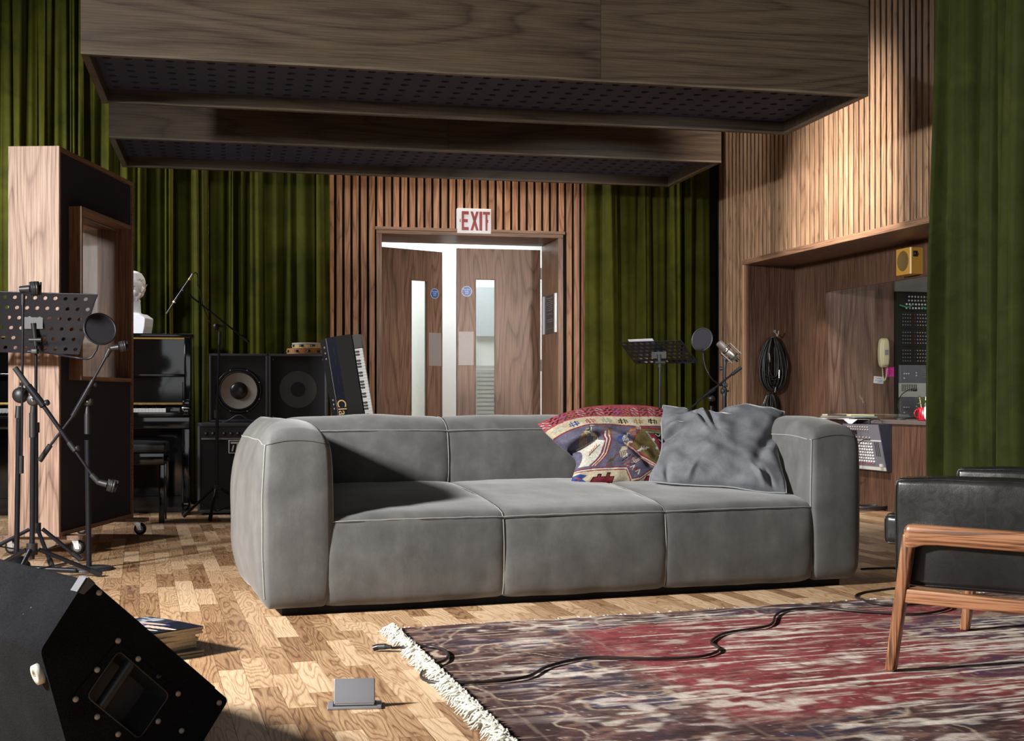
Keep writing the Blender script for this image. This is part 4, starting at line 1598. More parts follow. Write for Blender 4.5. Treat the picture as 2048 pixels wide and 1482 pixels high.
def rug():
    nx, ny = 520, 330
    c = Cv(nx, ny, H('96464a'))
    u, v_ = c.u * RL, c.v * RW
    N = lambda fu_, fv_, sd, o=3, r_=0.55: vnoise(c.u, c.v, fu_ * RL, fv_ * RW, sd, o, r_)
    big = N(1.2, 1.5, 1)
    c.put(np.clip((N(2, 3, 2) - 0.45) * 3, 0, 1), H('a85658'), 0.8)
    c.put(np.clip((N(5, 7, 22) - 0.5) * 3, 0, 1), H('6e3036'), 0.6)
    wob = (big - 0.5) * 0.25
    # borders: brown-violet near the fringe, dark band along the far edge
    bl = np.clip((0.62 + wob - u) / 0.12, 0, 1)
    bf_ = np.clip((0.24 + wob * 0.5 - v_) / 0.06, 0, 1)
    bn = np.clip((v_ - 1.50 - wob) / 0.1, 0, 1) * np.clip((1.5 - u) / 0.3, 0, 1)
    bord = np.clip(np.maximum(np.maximum(bl, bf_), bn), 0, 1)
    c.put(bord, H('5c4242'))
    c.put(bord * np.clip((N(6, 6, 4) - 0.5) * 5, 0, 1), H('8c7068'), 0.8)
    c.put(bord * np.clip((N(7, 9, 5) - 0.56) * 8, 0, 1), H('45404f'), 0.8)
    c.put(bord * np.clip((N(9, 9, 6) - 0.58) * 8, 0, 1), H('43302f'), 0.8)
    c.put(np.clip((0.16 - u) / 0.05, 0, 1), H('402c2c'), 0.75)
    c.put(np.clip((N(24, 34, 61, 3) - 0.52) * 6, 0, 1), H('2e2226'), 0.38)
    c.put(np.clip((N(18, 40, 62, 3) - 0.56) * 7, 0, 1), H('b08878'), 0.45)
    # medallions in navy with cream outlines
    for (cu, cv, ru, rv, rt) in ((1.95, 0.66, 0.33, 0.26, 0), (2.35, 0.75, 0.40, 0.34, 0), (0.36, 0.42, 0.10, 0.07, 0), (0.36, 0.82, 0.12, 0.08, 0), (1.35, 0.12, .2, .08, 0), (0.42, 1.25, 0.13, 0.1, 0), (2.9, 0.55, .3, .4, 0), (0.70, 0.20, 0.12, 0.07, 0), (1.7, 1.25, 0.3, 0.16, 0)):
        ang = np.arctan2((v_ - cv) / rv, (u - cu) / ru)
        d = np.hypot((u - cu) / ru, (v_ - cv) / rv) * (1 + 0.10 * np.cos(6 * ang)) + (N(6, 6, 9) - 0.5) * 0.5
        c.put(np.clip((1 - d) * 4, 0, 1), H('443c54') if ru > 0.15 else H('46445c'), 0.75)
        c.put((np.abs(d - 1.0) < 0.07).astype(float), H('b09a86'), 0.75)
        c.put((np.abs(d - 0.55) < 0.06).astype(float), H('8c7468'), 0.6)
        c.put((d < 0.3).astype(float), H('7a3a40'), 0.8)
    # drawn scrolls
    cn = N(3.2, 4.2, 12, 2)
    c.put((np.abs(cn - 0.5) < 0.010).astype(float) * bord, H('c4b09a'), 0.8)
    c.put((np.abs(cn - 0.58) < 0.008).astype(float), H('9a8478'), 0.5)
    # woven guard lines
    for off in (0.085, 0.60):
        c.put((np.abs(u - off - 0.01 * np.sin(v_ * 5)) < 0.006).astype(float), H('8a766a'), 0.5)
    for off in (0.19, 0.235):
        c.put((np.abs(v_ - off) < 0.005).astype(float) * (N(8, 2, 40) > 0.45), H('c8b4a4'), 0.6)
    # wear: streaks along the weft, patches where pile is gone
    sk = N(5, 52, 13, 3, 0.65)
    pt = N(1.6, 2.6, 14, 3)
    fine = N(40, 12, 15, 2)
    wear = np.clip((sk - 0.585) * 12, 0, 1) * np.clip((pt - 0.42) * 5, 0, 1)
    mid = np.exp(-((v_ - 1.18 + 0.12 * u) / 0.34) ** 2) * np.clip((u - 0.35) * 2.5, 0, 1)
    wear += np.clip((sk - 0.55) * 11, 0, 1) * mid * np.clip((fine - 0.25) * 2.5, 0, 1) * 0.95
    wear += np.clip((N(14, 26, 17, 2) - 0.60) * 8, 0, 1) * 0.8 * np.clip((N(3, 3, 27) - 0.4) * 4, 0, 1)
    hatch = 0.5 + 0.5 * np.sin(u * 900 + v_ * 500)
    wear *= 0.7 + 0.3 * hatch
    for (v0, sl, u0, u1, wd) in ((0.93, -0.03, 0.02, 1.3, 0.006), (1.22, -0.05, 0.8, 2.4, 0.011), (1.30, -0.04, 0.5, 1.9, 0.008), (0.62, 0.03, 1.0, 1.8, 0.006), (0.42, 0.02, 0.7, 1.5, 0.006), (1.0, 0.0, 1.6, 2.6, 0.007)):
        l = np.abs(v_ - (v0 + sl * (u - u0))) < wd * (0.4 + N(20, 3, int(v0 * 100)))
        wear = np.maximum(wear, (l & (u > u0) & (u < u1)).astype(float) * 0.85)
    wear = np.clip(wear, 0, 1) * np.clip((u - 0.1) * 6, 0.2, 1)
    c.put(wear, H('f0e2d6'), 1.0)
    rs = np.random.RandomState(5)
    c.put((rs.rand(ny, nx) > 0.992).astype(float), H('d8ccc0'), 0.7)
    c.a *= (0.78 + 0.42 * rs.rand(ny, nx))[..., None]
    return c


rc = rug()
rug_root = thing('rug', 'worn red and navy oriental rug with a white fringe in front of the sofa', 'rug', RP)
nx, ny = rc.nx, rc.ny
uu_, vv_ = (np.arange(nx) + 0.5) / nx * RL, (np.arange(ny) + 0.5) / ny * RW
rs = np.random.RandomState(2)
edge = np.interp(uu_, np.linspace(0, RL, 60), rs.uniform(-0.008, 0.008, 60))
vs = []
ru3, rv3 = np.array(RU), np.array(RV)
hz_ = vnoise(rc.u, rc.v, 10, 8, 3, 3) * 0.007 + 0.007
pos = ru3[None, None, :] * uu_[None, :, None] + rv3[None, None, :] * (vv_[:, None, None] + (edge[None, :, None] * np.exp(-vv_[:, None, None] / 0.05)))
pos[..., 2] = hz_
pos = pos.reshape(-1, 3)
ii = (np.arange(ny - 1)[:, None] * nx + np.arange(nx - 1)[None, :]).ravel()
faces = np.stack([ii, ii + nx, ii + nx + 1, ii + 1], 1)
me = bpy.data.meshes.new('pile')
me.from_pydata(pos.tolist(), [], faces.tolist())
me.polygons.foreach_set('use_smooth', [True] * len(me.polygons))
set_colors(me, rc.a.reshape(-1, 3))
M['rug'] = attr_mat('rug_pile', 'pattern', 0.95)
me.materials.append(M['rug'])
ro = bpy.data.objects.new('pile', me)
S.collection.objects.link(ro)
ro.parent = rug_root
sk_ = MB()
# skirt so that the rug has thickness
for seq in ([(i, 0) for i in range(nx)], [(0, j) for j in range(ny)]):
    idx = [j * nx + i for i, j in seq]
    vs_ = [tuple(pos[k]) for k in idx] + [(pos[k][0], pos[k][1], 0.0005) for k in idx]
    n_ = len(idx)
    sk_.add(vs_, [(k, k + 1, n_ + k + 1, n_ + k) for k in range(n_ - 1)], True)
sk_.build('edge', plain('rug_edge', H('4a3036'), 0.95), rug_root)
# fringe
rn = random.Random(4)
fr_ = MB()
for k in range(520):
    t = (k + rn.uniform(-.5, .5)) / 520 * RW * 0.86
    b = RV * t + RU * 0.012 + Vector((0, 0, 0.010))
    for s_ in range(3):
        L = rn.uniform(0.018, 0.070)
        a = rn.uniform(-1.3, 1.3)
        d = (-RU * math.cos(a) + RV * math.sin(a))
        q = [b + RV * rn.uniform(-0.004, 0.004), b + d * L * 0.45 + Vector((0, 0, rn.uniform(0.004, 0.018))), b + d * L * 0.8 + Vector((0, 0, rn.uniform(-0.004, 0.014))) + RV * rn.uniform(-.01, .01), b + d * L + Vector((0, 0, -0.007 + rn.uniform(0, 0.004)))]
        fr_.path(q, [0.0034, 0.0038, 0.0030, 0.0014], 5, cap=False)
fr_.build('fringe', M['fringe'], rug_root, kind='stuff')
tf = MB()
for k in range(150):
    t = k / 150 * RL + rn.uniform(-.01, .01)
    b = RU * t + Vector((0, 0, 0.008))
    if rn.random() < 0.4:
        for s_ in range(2):
            tf.path([b, b - RV * rn.uniform(.008, .018) + RU * rn.uniform(-.006, .006) + Vector((0, 0, .003)), b - RV * rn.uniform(.015, .024) + RU * rn.uniform(-.01, .01) - Vector((0, 0, .004))], 0.0013, 4, cap=False)
tf.build('loose_threads', M['fringe'], rug_root, kind='stuff')


def rug_z(p):
    d = p - RP
    det = RU.x * RV.y - RU.y * RV.x
    u_ = (d.x * RV.y - d.y * RV.x) / det
    v_ = (RU.x * d.y - RU.y * d.x) / det
    return 0.0135 if (-0.0 < u_ < RL and 0.0 < v_ < RW) else (0.010 if -0.07 < u_ < 0 else 0.0)


def cable_path(pts, r, k=7):
    ps = []
    for (a, b) in pts:
        p = FL(a, b, 0.006)
        p = FL(a, b, rug_z(p) + r)
        ps.append(p)
    cm = catmull(ps, k)
    for p in cm:
        p.z = max(p.z, rug_z(p) + r)
    # smooth heights
    for _ in range(3):
        zs = [p.z for p in cm]
        for i in range(1, len(cm) - 1):
            cm[i].z = max((zs[i - 1] + zs[i] + zs[i + 1]) / 3, zs[i])
    return cm


cab_pts = [(783, 1296), (802, 1295), (828, 1294), (858, 1293), (884, 1298), (896, 1308), (890, 1320), (868, 1328), (850, 1338), (842, 1350), (850, 1360), (880, 1366), (915, 1366), (960, 1364), (1015, 1360), (1060, 1351), (1090, 1335), (1130, 1323), (1180, 1315), (1240, 1316), (1300, 1317), (1360, 1316), (1406, 1312), (1434, 1303), (1437, 1295), (1423, 1286), (1428, 1277), (1455, 1265), (1526, 1254), (1545, 1246), (1552, 1230), (1572, 1220), (1610, 1216), (1650, 1216), (1702, 1221), (1760, 1225), (1830, 1228), (1880, 1222), (1900, 1212), (1850, 1208), (1790, 1210), (1740, 1205), (1712, 1195), (1722, 1186), (1760, 1180), (1830, 1170), (1880, 1150), (1850, 1138), (1785, 1136), (1740, 1137), (1722, 1138)]
cb_ = thing('microphone_cable', 'long dark cable with a black plug snaking across the rug and floor', 'cable', FL(783, 1296))
cp = cable_path(cab_pts, 0.0045)
MB().path([p - cb_.location for p in cp], 0.0045, 8).build('cord', M['cable'], cb_)
c0 = cp[0] - cb_.location
c1 = FL(748, 1297, 0.010) - cb_.location
dd = (c1 - c0).normalized()
m = MB()
m.tube(c0 - dd * 0.0 + V(0, 0, .003), c0 + dd * 0.022 + V(0, 0, .005), 0.005, 14, 0.009)
m.build('strain_relief', M['rubber'], cb_)
MB().tube(c0 + dd * 0.020 + V(0, 0, .005), c0 + dd * 0.045 + V(0, 0, .005), 0.0095, 16).build('plug_collar', M['black_plastic'], cb_)
m = MB().tube(c0 + dd * 0.044 + V(0, 0, .005), c1 + V(0, 0, 0.001), 0.0098, 18, cap=False).tube(c1 + V(0, 0, .001), c0 + dd * 0.046 + V(0, 0, .005), 0.0080, 18, cap=False)
m.build('plug_shell', M['black_metal'], cb_)
MB().tube(c1 - dd * .012 + V(0, 0, .001), c1 - dd * .010 + V(0, 0, .001), 0.008, 18).build('pin_plate', M['rubber'], cb_)

# second cable behind the chair / sofa on the right
def coil_floor():
    rt = thing('cable_coil', 'brown cable coiled on the floor below the mixing desk at the panelled wall', 'cable', FL(1742, 1021))
    rn_ = random.Random(8)
    pts = []
    for k in range(60):
        a = k / 60 * 2 * math.pi * 4
        rx = 0.13 + 0.03 * math.sin(k * .37)
        pts.append(V(rx * math.cos(a) + rn_.uniform(-.01, .01), 0.09 * math.sin(a), 0.007 + 0.008 * (k // 15) + rn_.uniform(0, .004)))
    MB().path(catmull(pts, 4), 0.006, 7).build('cord', M['cable'], rt)


coil_floor()

# ------------------------------------------------------------------ armchair
CH = Fr(1.085, 3.78, math.degrees(math.atan2(-0.557, 0.83)))
chair = thing('armchair', 'low armchair with black leather panels and an oak frame on the rug at right', 'armchair', (1.085, 3.78, 0.0), CH.a)
chair.location.z = 0.012


def bar(poly_fn, name, y0, y1, m_, x0, x1, z0, z1, r=0.008):
    rb = RB(x0, x1, y0, y1, z0, z1, r, poly_fn, 3, (1, 0, 5))
    return rb.mesh().build(name, m_, chair)


FW_ = 0.040
for (ya, yb) in ((-0.004, 0.034), (0.800, 0.838)):
    def lf(p):
        t = p.z / 0.42
        return Vector((p.x + 0.058 * t + 0.004 * t * (1 if p.x > 0.01 else -1), p.y, p.z))
    bar(lf, 'leg', ya, yb, M['chairleg'], -0.003, 0.0265, 0.0, 0.405, 0.009)
    def rf(p):
        t = p.z / 0.42
        return Vector((p.x - 0.058 * t, p.y, p.z))
    bar(rf, 'leg', ya, yb, M['chairleg'], 0.76, 0.792, 0.0, 0.40, 0.009)
    def ar(p):
        k = min(1.0, max(0.0, (p.x - 0.055) / 0.09))
        z = p.z
        if p.z < 0.395:
            z -= 0.024 * (1 - k) ** 2
        return Vector((p.x, p.y, z - 0.02 * (p.x - 0.06)))
    RB(0.054, 0.745, ya - 0.004, yb + 0.004, 0.376, 0.431, (0.020, 0.010, 0.022), ar, 4, (16, 0, 1)).mesh().build('arm_rail', M['chairwood'], chair)
    RB(0.048, 0.75, ya + 0.006, yb - 0.004, 0.203, 0.243, 0.004, lambda p: Vector((p.x, p.y, p.z - 0.02 * (p.x - 0.06))), 2, (1, 0, 0)).mesh().build('side_rail', M['chairwood'], chair)


def soft(name, x0, x1, y0, y1, z0, z1, r, puff=0.008, seed=0, stitch=None):
    hx_, hy_, hz_ = (x1 - x0) / 2, (y1 - y0) / 2, (z1 - z0) / 2
    c = Vector(((x0 + x1) / 2, (y0 + y1) / 2, (z0 + z1) / 2))
    def fn(p):
        d = p - c
        u, v_, w_ = d.x / hx_, d.y / hy_, d.z / hz_
        q = p.copy()
        q.x += puff * u * (1 - v_ * v_) * (1 - w_ * w_)
        q.y += puff * v_ * (1 - u ** 4) * (1 - w_ ** 4)
        q.z += puff * w_ * (1 - u ** 4) * (1 - v_ ** 4)
        q += Vector((nz3(p, 9, .002, seed), nz3(p, 9, .003, seed + 3), nz3(p, 9, .003, seed + 6)))
        return q
    rb = RB(x0, x1, y0, y1, z0, z1, r, fn, 5, (22, 4, 12))
    o = rb.mesh().build(name, M['leather'], chair)
    for yy in (y0, y1):
        e = 0.001
        line = [rb.pt(x0, yy, z, e) for z in np.linspace(z0, z1, 20)] + [rb.pt(x, yy, z1, e) for x in np.linspace(x0, x1, 50)][1:] + [rb.pt(x1, yy, z, e) for z in np.linspace(z1, z0, 12)][1:] + [rb.pt(x, yy, z0, e) for x in np.linspace(x1, x0, 50)][1:-1]
        MB().path(line, 0.0019, 6, closed=True).build('piping', M['leather'], o)
    return o, rb


soft('arm_panel', 0.014, 0.745, 0.042, 0.132, 0.250, 0.560, 0.018, 0.008, 1)
soft('arm_panel', 0.014, 0.745, 0.700, 0.790, 0.250, 0.560, 0.018, 0.008, 4)
so_, srb = soft('seat_cushion', -0.052, 0.62, 0.138, 0.694, 0.352, 0.448, 0.022, 0.012, 7)
st = MB()
for zz in (0.362, 0.438):
    for k in range(70):
        y = 0.15 + k * 0.0078
        a, b = srb.pt(-0.052, y, zz, 0.0015), srb.pt(-0.052, y + 0.0045, zz, 0.0015)
        st.tube(a, b, 0.0009, 5)
st.build('white_stitching', M['seam'], so_, kind='stuff')
soft('back_cushion', 0.60, 0.74, 0.138, 0.694, 0.40, 0.80, 0.03, 0.015, 9)
MB().box(0.03, 0.74, 0.136, 0.696, 0.26, 0.35).build('seat_base', M['black_vinyl'], chair)

# ------------------------------------------------------------------ stage wedge monitor
WG = Fr(-0.883, 2.70, 42.0)
wedge = thing('stage_monitor', 'black carpeted wedge monitor speaker with recessed handle at lower left', 'speaker', (-0.883, 2.70, 0), WG.a)
PA, PB, PC = (0.0, 0.430), (-0.098, 0.292), (0.331, 0.126)
PBt, PCt = (-0.018, 0.0), (0.234, 0.0)
out = [PA, PB, PBt, PCt, PC]


def wp(px, py):
    return (WG.hx(px), WG.hz(px, py))


rec = [wp(236, 1300), wp(172, 1392), wp(277, 1478), wp(338, 1389)]
plate = [wp(236, 1281), wp(140, 1398), wp(237, 1512), wp(366, 1392)]
import bmesh


def round_poly(pts, r, k=4):
    o_ = []
    n = len(pts)
    for i in range(n):
        p, a, b = Vector(pts[i]), Vector(pts[i - 1]), Vector(pts[(i + 1) % n])
        da, db = (a - p).normalized(), (b - p).normalized()
        s_, e_ = p + da * r, p + db * r
        for j in range(k + 1):
            t = j / k
            q = s_.lerp(p, t).lerp(p.lerp(e_, t), t)
            o_.append((q.x, q.y))
    return o_


outr = round_poly(out, 0.012)
recr = round_poly(rec, 0.014)
plater = round_poly(plate, 0.014)
bm = bmesh.new()
def loop(pts, y):
    vs_ = [bm.verts.new((a, y, b)) for a, b in pts]
    es = [bm.edges.new((vs_[i], vs_[(i + 1) % len(vs_)])) for i in range(len(vs_))]
    return vs_, es
WL = 0.62
v1, e1 = loop(outr, 0)
v2, e2 = loop(recr, 0)
bmesh.ops.triangle_fill(bm, edges=e1 + e2, use_beauty=True)
v3, e3 = loop(outr, WL)
bmesh.ops.triangle_fill(bm, edges=e3, use_beauty=True)
n_ = len(v1)
for i in range(n_):
    bm.faces.new((v1[i], v1[(i + 1) % n_], v3[(i + 1) % n_], v3[i]))
bmesh.ops.recalc_face_normals(bm, faces=bm.faces)
me = bpy.data.meshes.new('cabinet')
bm.to_mesh(me)
bm.free()
me.materials.append(M['wedge'])
cb = bpy.data.objects.new('cabinet', me)
S.collection.objects.link(cb)
cb.parent = wedge
# handle cup
cc = sum((Vector(p) for p in rec), Vector((0, 0))) / 4
inn = [(cc.x + (a - cc.x) * 0.80, cc.y + (b - cc.y) * 0.80) for a, b in recr]
m = MB()
k = len(recr)
m.add([(a, -0.002, b) for a, b in recr] + [(a, 0.075, b) for a, b in inn], [(i, k + i, k + (i + 1) % k, (i + 1) % k) for i in range(k)] + [tuple(range(k, 2 * k))], False)
cup = m.build('handle_cup', plain('cup_plastic', (0.016, 0.016, 0.022), 0.5, 0, 0.3, 200, 0.2), wedge)
# plate ring
pc = MB()
kk = len(plater)
vs_ = [(a, -0.003, b) for a, b in plater] + [(a, -0.003, b) for a, b in recr] + [(a, 0.0, b) for a, b in plater] + [(a, 0.004, b) for a, b in recr]
fs_ = []
for i in range(kk):
    j = (i + 1) % kk
    fs_ += [(i, j, kk + j, kk + i), (2 * kk + i, 2 * kk + j, j, i), (kk + i, kk + j, 3 * kk + j, 3 * kk + i)]
pc.add(vs_, fs_, False)
plo = pc.build('handle_plate', M['wedge'], wedge)
# rounded plastic rim around the cup
MB().path([(a, -0.003, b) for a, b in recr], 0.0022, 6, closed=True).build('rim', M['black_plastic'], plo)
b0, b1 = wp(266, 1327), wp(203, 1420)
MB().tube((b0[0], 0.012, b0[1]), (b1[0], 0.012, b1[1]), 0.0135, 16).build('handle_grip', M['black_plastic'], wedge)
e0, e1_ = wp(280, 1350), wp(232, 1425)
for (px, py) in ((235, 1281), (150, 1398), (193, 1339), (193, 1433), (235, 1468), (275, 1317), (316, 1352), (355, 1387), (315, 1442), (197, 1185), (437, 1405), (362, 1461)):
    a, b = wp(px, py)
    MB().lathe([(0.0, 0.003), (0.004, 0.003), (0.0065, 0.001), (0.0065, -0.001)], (a, -0.003, b), 12, (0, -1, 0)).build('screw', M['steel'] if py != 1352 else M['black_metal'], wedge)
# metal corner at the top
a0 = Vector(PA)
dE, dB = (Vector(PC) - a0).normalized(), (Vector(PB) - a0).normalized()
def cpt(s1, s2, y, o_=0.002):
    return (a0.x + s1, y - 0, a0.y + s2)
mc = MB()
for (d_, L_) in ((dB, 0.034), (dE, 0.020)):
    nn = Vector((-d_.y, d_.x)) if d_ is dE else Vector((d_.y, -d_.x))
    if nn.y < 0:
        nn = -nn
    p0 = a0 + nn * 0.001
    p1 = a0 + d_ * L_ + nn * 0.001
    q0, q1 = p0 + nn * 0.0025, p1 + nn * 0.0025
    mc.add([(p0.x, -0.003, p0.y), (p1.x, -0.003, p1.y), (q1.x, -0.003, q1.y), (q0.x, -0.003, q0.y), (p0.x, 0.03, p0.y), (p1.x, 0.03, p1.y), (q1.x, 0.03, q1.y), (q0.x, 0.03, q0.y)],
           [(0, 1, 2, 3), (7, 6, 5, 4), (0, 4, 5, 1), (1, 5, 6, 2), (2, 6, 7, 3), (3, 7, 4, 0)])
sp = [(a0.x, a0.y), (a0.x + dB.x * 0.034, a0.y + dB.y * 0.034), (a0.x + dB.x * .03 + dE.x * .012, a0.y + dB.y * .03 + dE.y * .012), (a0.x + dE.x * 0.02, a0.y + dE.y * 0.02)]
mc.prism(sp, -0.0045, -0.001)
mc.build('corner_protector', plain('grey_metal_corner', (0.12, 0.12, 0.13), 0.45, 0.5), wedge)
# white rubber foot on the rear face (face PB -> PBt)
fb, ft = Vector(PB), Vector(PBt)
dfc = (ft - fb).normalized()
nf = Vector((dfc.y, -dfc.x))
if nf.x > 0:
    nf = -nf
pp = fb + dfc * 0.055
MB().lathe([(0.0, 0.0), (0.022, 0.0), (0.021, 0.012), (0.008, 0.013), (0.006, 0.005), (0.0, 0.005)], (pp.x, 0.035, pp.y), 24, (nf.x, 0, nf.y)).build('rubber_foot', plain('pale_rubber', (0.45, 0.44, 0.38), 0.6), wedge)
# grille on the sloping front
gd = (Vector(PC) - a0).normalized()
gn = Vector((-gd.y, gd.x))
p_ = [a0 + gd * 0.03, a0 + gd * 0.42]
gm = MB()
vs_ = []
for (pt_, yy) in ((p_[0], 0.03), (p_[1], 0.03), (p_[1], WL - 0.03), (p_[0], WL - 0.03)):
    vs_.append((pt_.x + gn.x * 0.008, yy, pt_.y + gn.y * 0.008))
for (pt_, yy) in ((p_[0], 0.03), (p_[1], 0.03), (p_[1], WL - 0.03), (p_[0], WL - 0.03)):
    vs_.append((pt_.x - gn.x * 0.002, yy, pt_.y - gn.y * 0.002))
gm.add(vs_, [(0, 1, 2, 3), (7, 6, 5, 4), (0, 4, 5, 1), (1, 5, 6, 2), (2, 6, 7, 3), (3, 7, 4, 0)])
gm.build('front_grille', M['grille'], wedge)

# ------------------------------------------------------------------ floor socket
sb = FL(709, 1416)
sock = thing('floor_socket', 'square brushed metal floor socket with its lid standing open', 'socket', sb, R(6))
MB().rbox(-0.070, 0.070, -0.02, 0.055, 0, 0.007, 0.002, 2).build('base_plate', M['socket'], sock)
MB().rbox(-0.056, 0.056, -0.010, 0.046, 0.0072, 0.0085, 0.0005, smooth=False).build('opening', M['rubber'], sock)
MB().rbox(-0.02, 0.02, 0.01, 0.04, 0.009, 0.012, 0.001, smooth=False).build('outlet', M['knob_white'], sock)
T = Matrix.Translation((0, 0.0, 0.010)) @ Matrix.Rotation(R(-16), 4, 'X')
MB().rbox(-0.053, 0.053, -0.003, 0.003, 0, 0.066, 0.0028, 3, T=T).build('lid', M['socket'], sock)
MB().tube((-0.05, 0, 0.009), (0.05, 0, 0.009), 0.003, 10).build('hinge', M['steel'], sock)

# ------------------------------------------------------------------ magazines
rn = random.Random(12)
mc_ = Vector((-1.161, 4.114, 0))
ang0 = math.atan2(-0.64, 0.77)
mz = 0.0


def mag_cover(nx=90, ny=60):
    c = Cv(nx, ny, H('2c303c'))
    c.put(np.clip((vnoise(c.u, c.v, 12, 9, 4) - 0.5) * 6, 0, 1), H('b8bcc4'), 0.8)
    c.put(((c.u > 0.55) | (c.v < .2)).astype(float), H('191c28'))
    for (a, b, r1, r2, an) in ((0.45, 0.6, .22, .05, .3), (0.68, 0.45, .25, .055, .2), (0.6, 0.25, .24, .04, .1), (0.3, 0.35, .2, .05, .4)):
        x_, y_ = (c.u - a) * math.cos(an) + (c.v - b) * math.sin(an), -(c.u - a) * math.sin(an) + (c.v - b) * math.cos(an)
        d = (x_ / r1) ** 2 + (y_ / r2) ** 2
        c.put((d < 1).astype(float), H('d8b49c'))
        c.put(((d < 1.5) & (d > 1)).astype(float), H('5050a0') if a < .5 else H('e8e0dc'))
    return c


mags = [('bottom magazine of the stack, poking out right', 0.009, -0.16, .020, H('2c3040')),
        ('dark thin magazine second from the bottom of the stack', 0.008, -0.10, .016, H('4a4c58')),
        ('thick magazine third from the bottom of the stack', 0.014, 0.14, -.022, H('705c40')),
        ('worn magazine fourth from the bottom of the stack', 0.010, 0.05, -.016, H('8a8270')),
        ('magazine with brownish pages in the middle of the stack', 0.010, 0.12, -.012, H('8c7a5c')),
        ('grey magazine fourth from the top of the stack', 0.012, -0.05, -.014, H('38424c')),
        ('thin pale magazine third from the top of the stack', 0.006, 0.10, .002, H('a89878')),
        ('magazine second from the top, under the picture cover', 0.009, -0.04, .006, H('303840')),
        ('magazine on top of the stack with a bright picture cover', 0.009, 0.0, .008, H('20242e'))]
M['cover'] = attr_mat('printed_cover', 'pattern', 0.35)
page = plain('page_edges', H('b4a68c'), 0.9, 0, 0.3, 90)
for i, (lb, th, dr, dx, col) in enumerate(mags):
    t = thing('magazine', lb + ' by the wedge monitor', 'magazine', (mc_.x + dx, mc_.y + rn.uniform(-.006, .006), mz), ang0 + dr, 'stack of magazines on the floor')
    w2, d2 = 0.1485, 0.105
    MB().rbox(-w2 + .001, w2 - .001, -d2 + .001, d2 - .001, 0.0006, th - 0.0012, 0.0003, smooth=False).build('pages', page, t)
    if i == len(mags) - 1:
        cv = mag_cover()
        m = MB()
        vs_, fs_ = [], []
        for jj in range(60):
            for ii_ in range(90):
                u, v_ = ii_ / 89, jj / 59
                vs_.append((-w2 + 2 * w2 * u, -d2 + 2 * d2 * v_, th - 0.001 + 0.004 * (u ** 4) * (1 - v_) + 0.002 * math.sin(u * 3)))
        for jj in range(59):
            for ii_ in range(89):
                a = jj * 90 + ii_
                fs_.append((a, a + 1, a + 91, a + 90))
        m.add(vs_, fs_, True)
        o = m.build('front_cover', M['cover'], t)
        set_colors(o.data, cv.a.reshape(-1, 3))
    else:
        MB().rbox(-w2, w2, -d2, d2, th - 0.0011, th - 0.0004, 0.0003, smooth=False).build('front_cover', plain('cover_%d' % i, col, 0.4, 0, 0.4, 12), t)
    MB().rbox(-w2, w2, -d2, d2, 0.0, 0.0006, 0.0002, smooth=False).build('back_cover', M['paper'], t)
    mz += th

# ------------------------------------------------------------------ rolling acoustic screen (gobo)
GA = math.degrees(math.atan2(0.052, 1.13))
GF = Fr(-2.317, 6.65, -GA)
gobo = thing('acoustic_screen', 'tall wheeled oak screen with dark fabric side and framed window at left', 'screen', (-2.317, 6.65, 0), GF.a)
GT, GLn, GZ0, GZ1 = 0.265, 1.13, 0.10, 2.10
MB().box(-GT, 0, 0, 0.022, GZ0, GZ1).build('end_board', M['gobo'], gobo)
MB().box(-GT, 0, GLn - 0.022, GLn, GZ0, GZ1).build('end_board', M['gobo_edge'], gobo)
MB().box(-GT, 0, 0.0225, GLn - 0.0225, GZ1 - 0.022, GZ1).build('top_board', M['gobo_edge'], gobo)
MB().box(-GT, 0, 0.0225, GLn - 0.0225, GZ0, GZ0 + 0.022).build('bottom_board', M['gobo_edge'], gobo)
wy0, wy1 = 0.16, 0.95
wz0, wz1 = 0.905, 1.815
for q in (-0.022, -GT + 0.012):
    m = MB()
    m.box(q, q + 0.010, 0.0225, wy0, GZ0 + .022, GZ1 - .022).box(q, q + 0.010, wy1, GLn - .0225, GZ0 + .022, GZ1 - .022)
    m.box(q, q + 0.010, wy0, wy1, GZ0 + .022, wz0).box(q, q + 0.010, wy0, wy1, wz1, GZ1 - .022)
    m.build('fabric_panel', M['darkfelt'], gobo)
# window box
ft = 0.02
wf = MB()
wf.box(-GT - 0.0, 0.055, wy0, wy0 + ft, wz0, wz1)
wfo = wf.build('window_frame', M['gobo_in'], gobo)
MB().box(-GT, 0.055, wy1 - ft, wy1, wz0, wz1).build('frame_side', M['gobo_in'], wfo)
MB().box(-GT, 0.055, wy0 + ft, wy1 - ft, wz1 - ft, wz1).build('frame_head', M['gobo_edge'], wfo)
MB().box(-GT, 0.055, wy0 + ft, wy1 - ft, wz0, wz0 + ft).build('frame_sill', M['gobo_edge'], wfo)
MB().box(-0.045, -0.040, wy0 + ft, wy1 - ft, wz0 + ft, wz1 - ft).build('pane', M['glass'], wfo)
Tt = Matrix.Translation((-0.10, (wy0 + wy1) / 2, wz0 + ft)) @ Matrix.Rotation(R(-4), 4, 'Y')
MB().box(-0.003, 0.003, -(wy1 - wy0) / 2 + ft + .002, (wy1 - wy0) / 2 - ft - .002, 0.0, wz1 - wz0 - 2 * ft - .004, T=Tt).build('pane', M['glass'], wfo)
m = MB()
m.tube((-0.036, wy0 + ft, wz1 - ft - .004), (-0.036, wy1 - ft, wz1 - ft - .004), 0.004, 6)
m.build('glazing_seal', M['seam'], wfo)
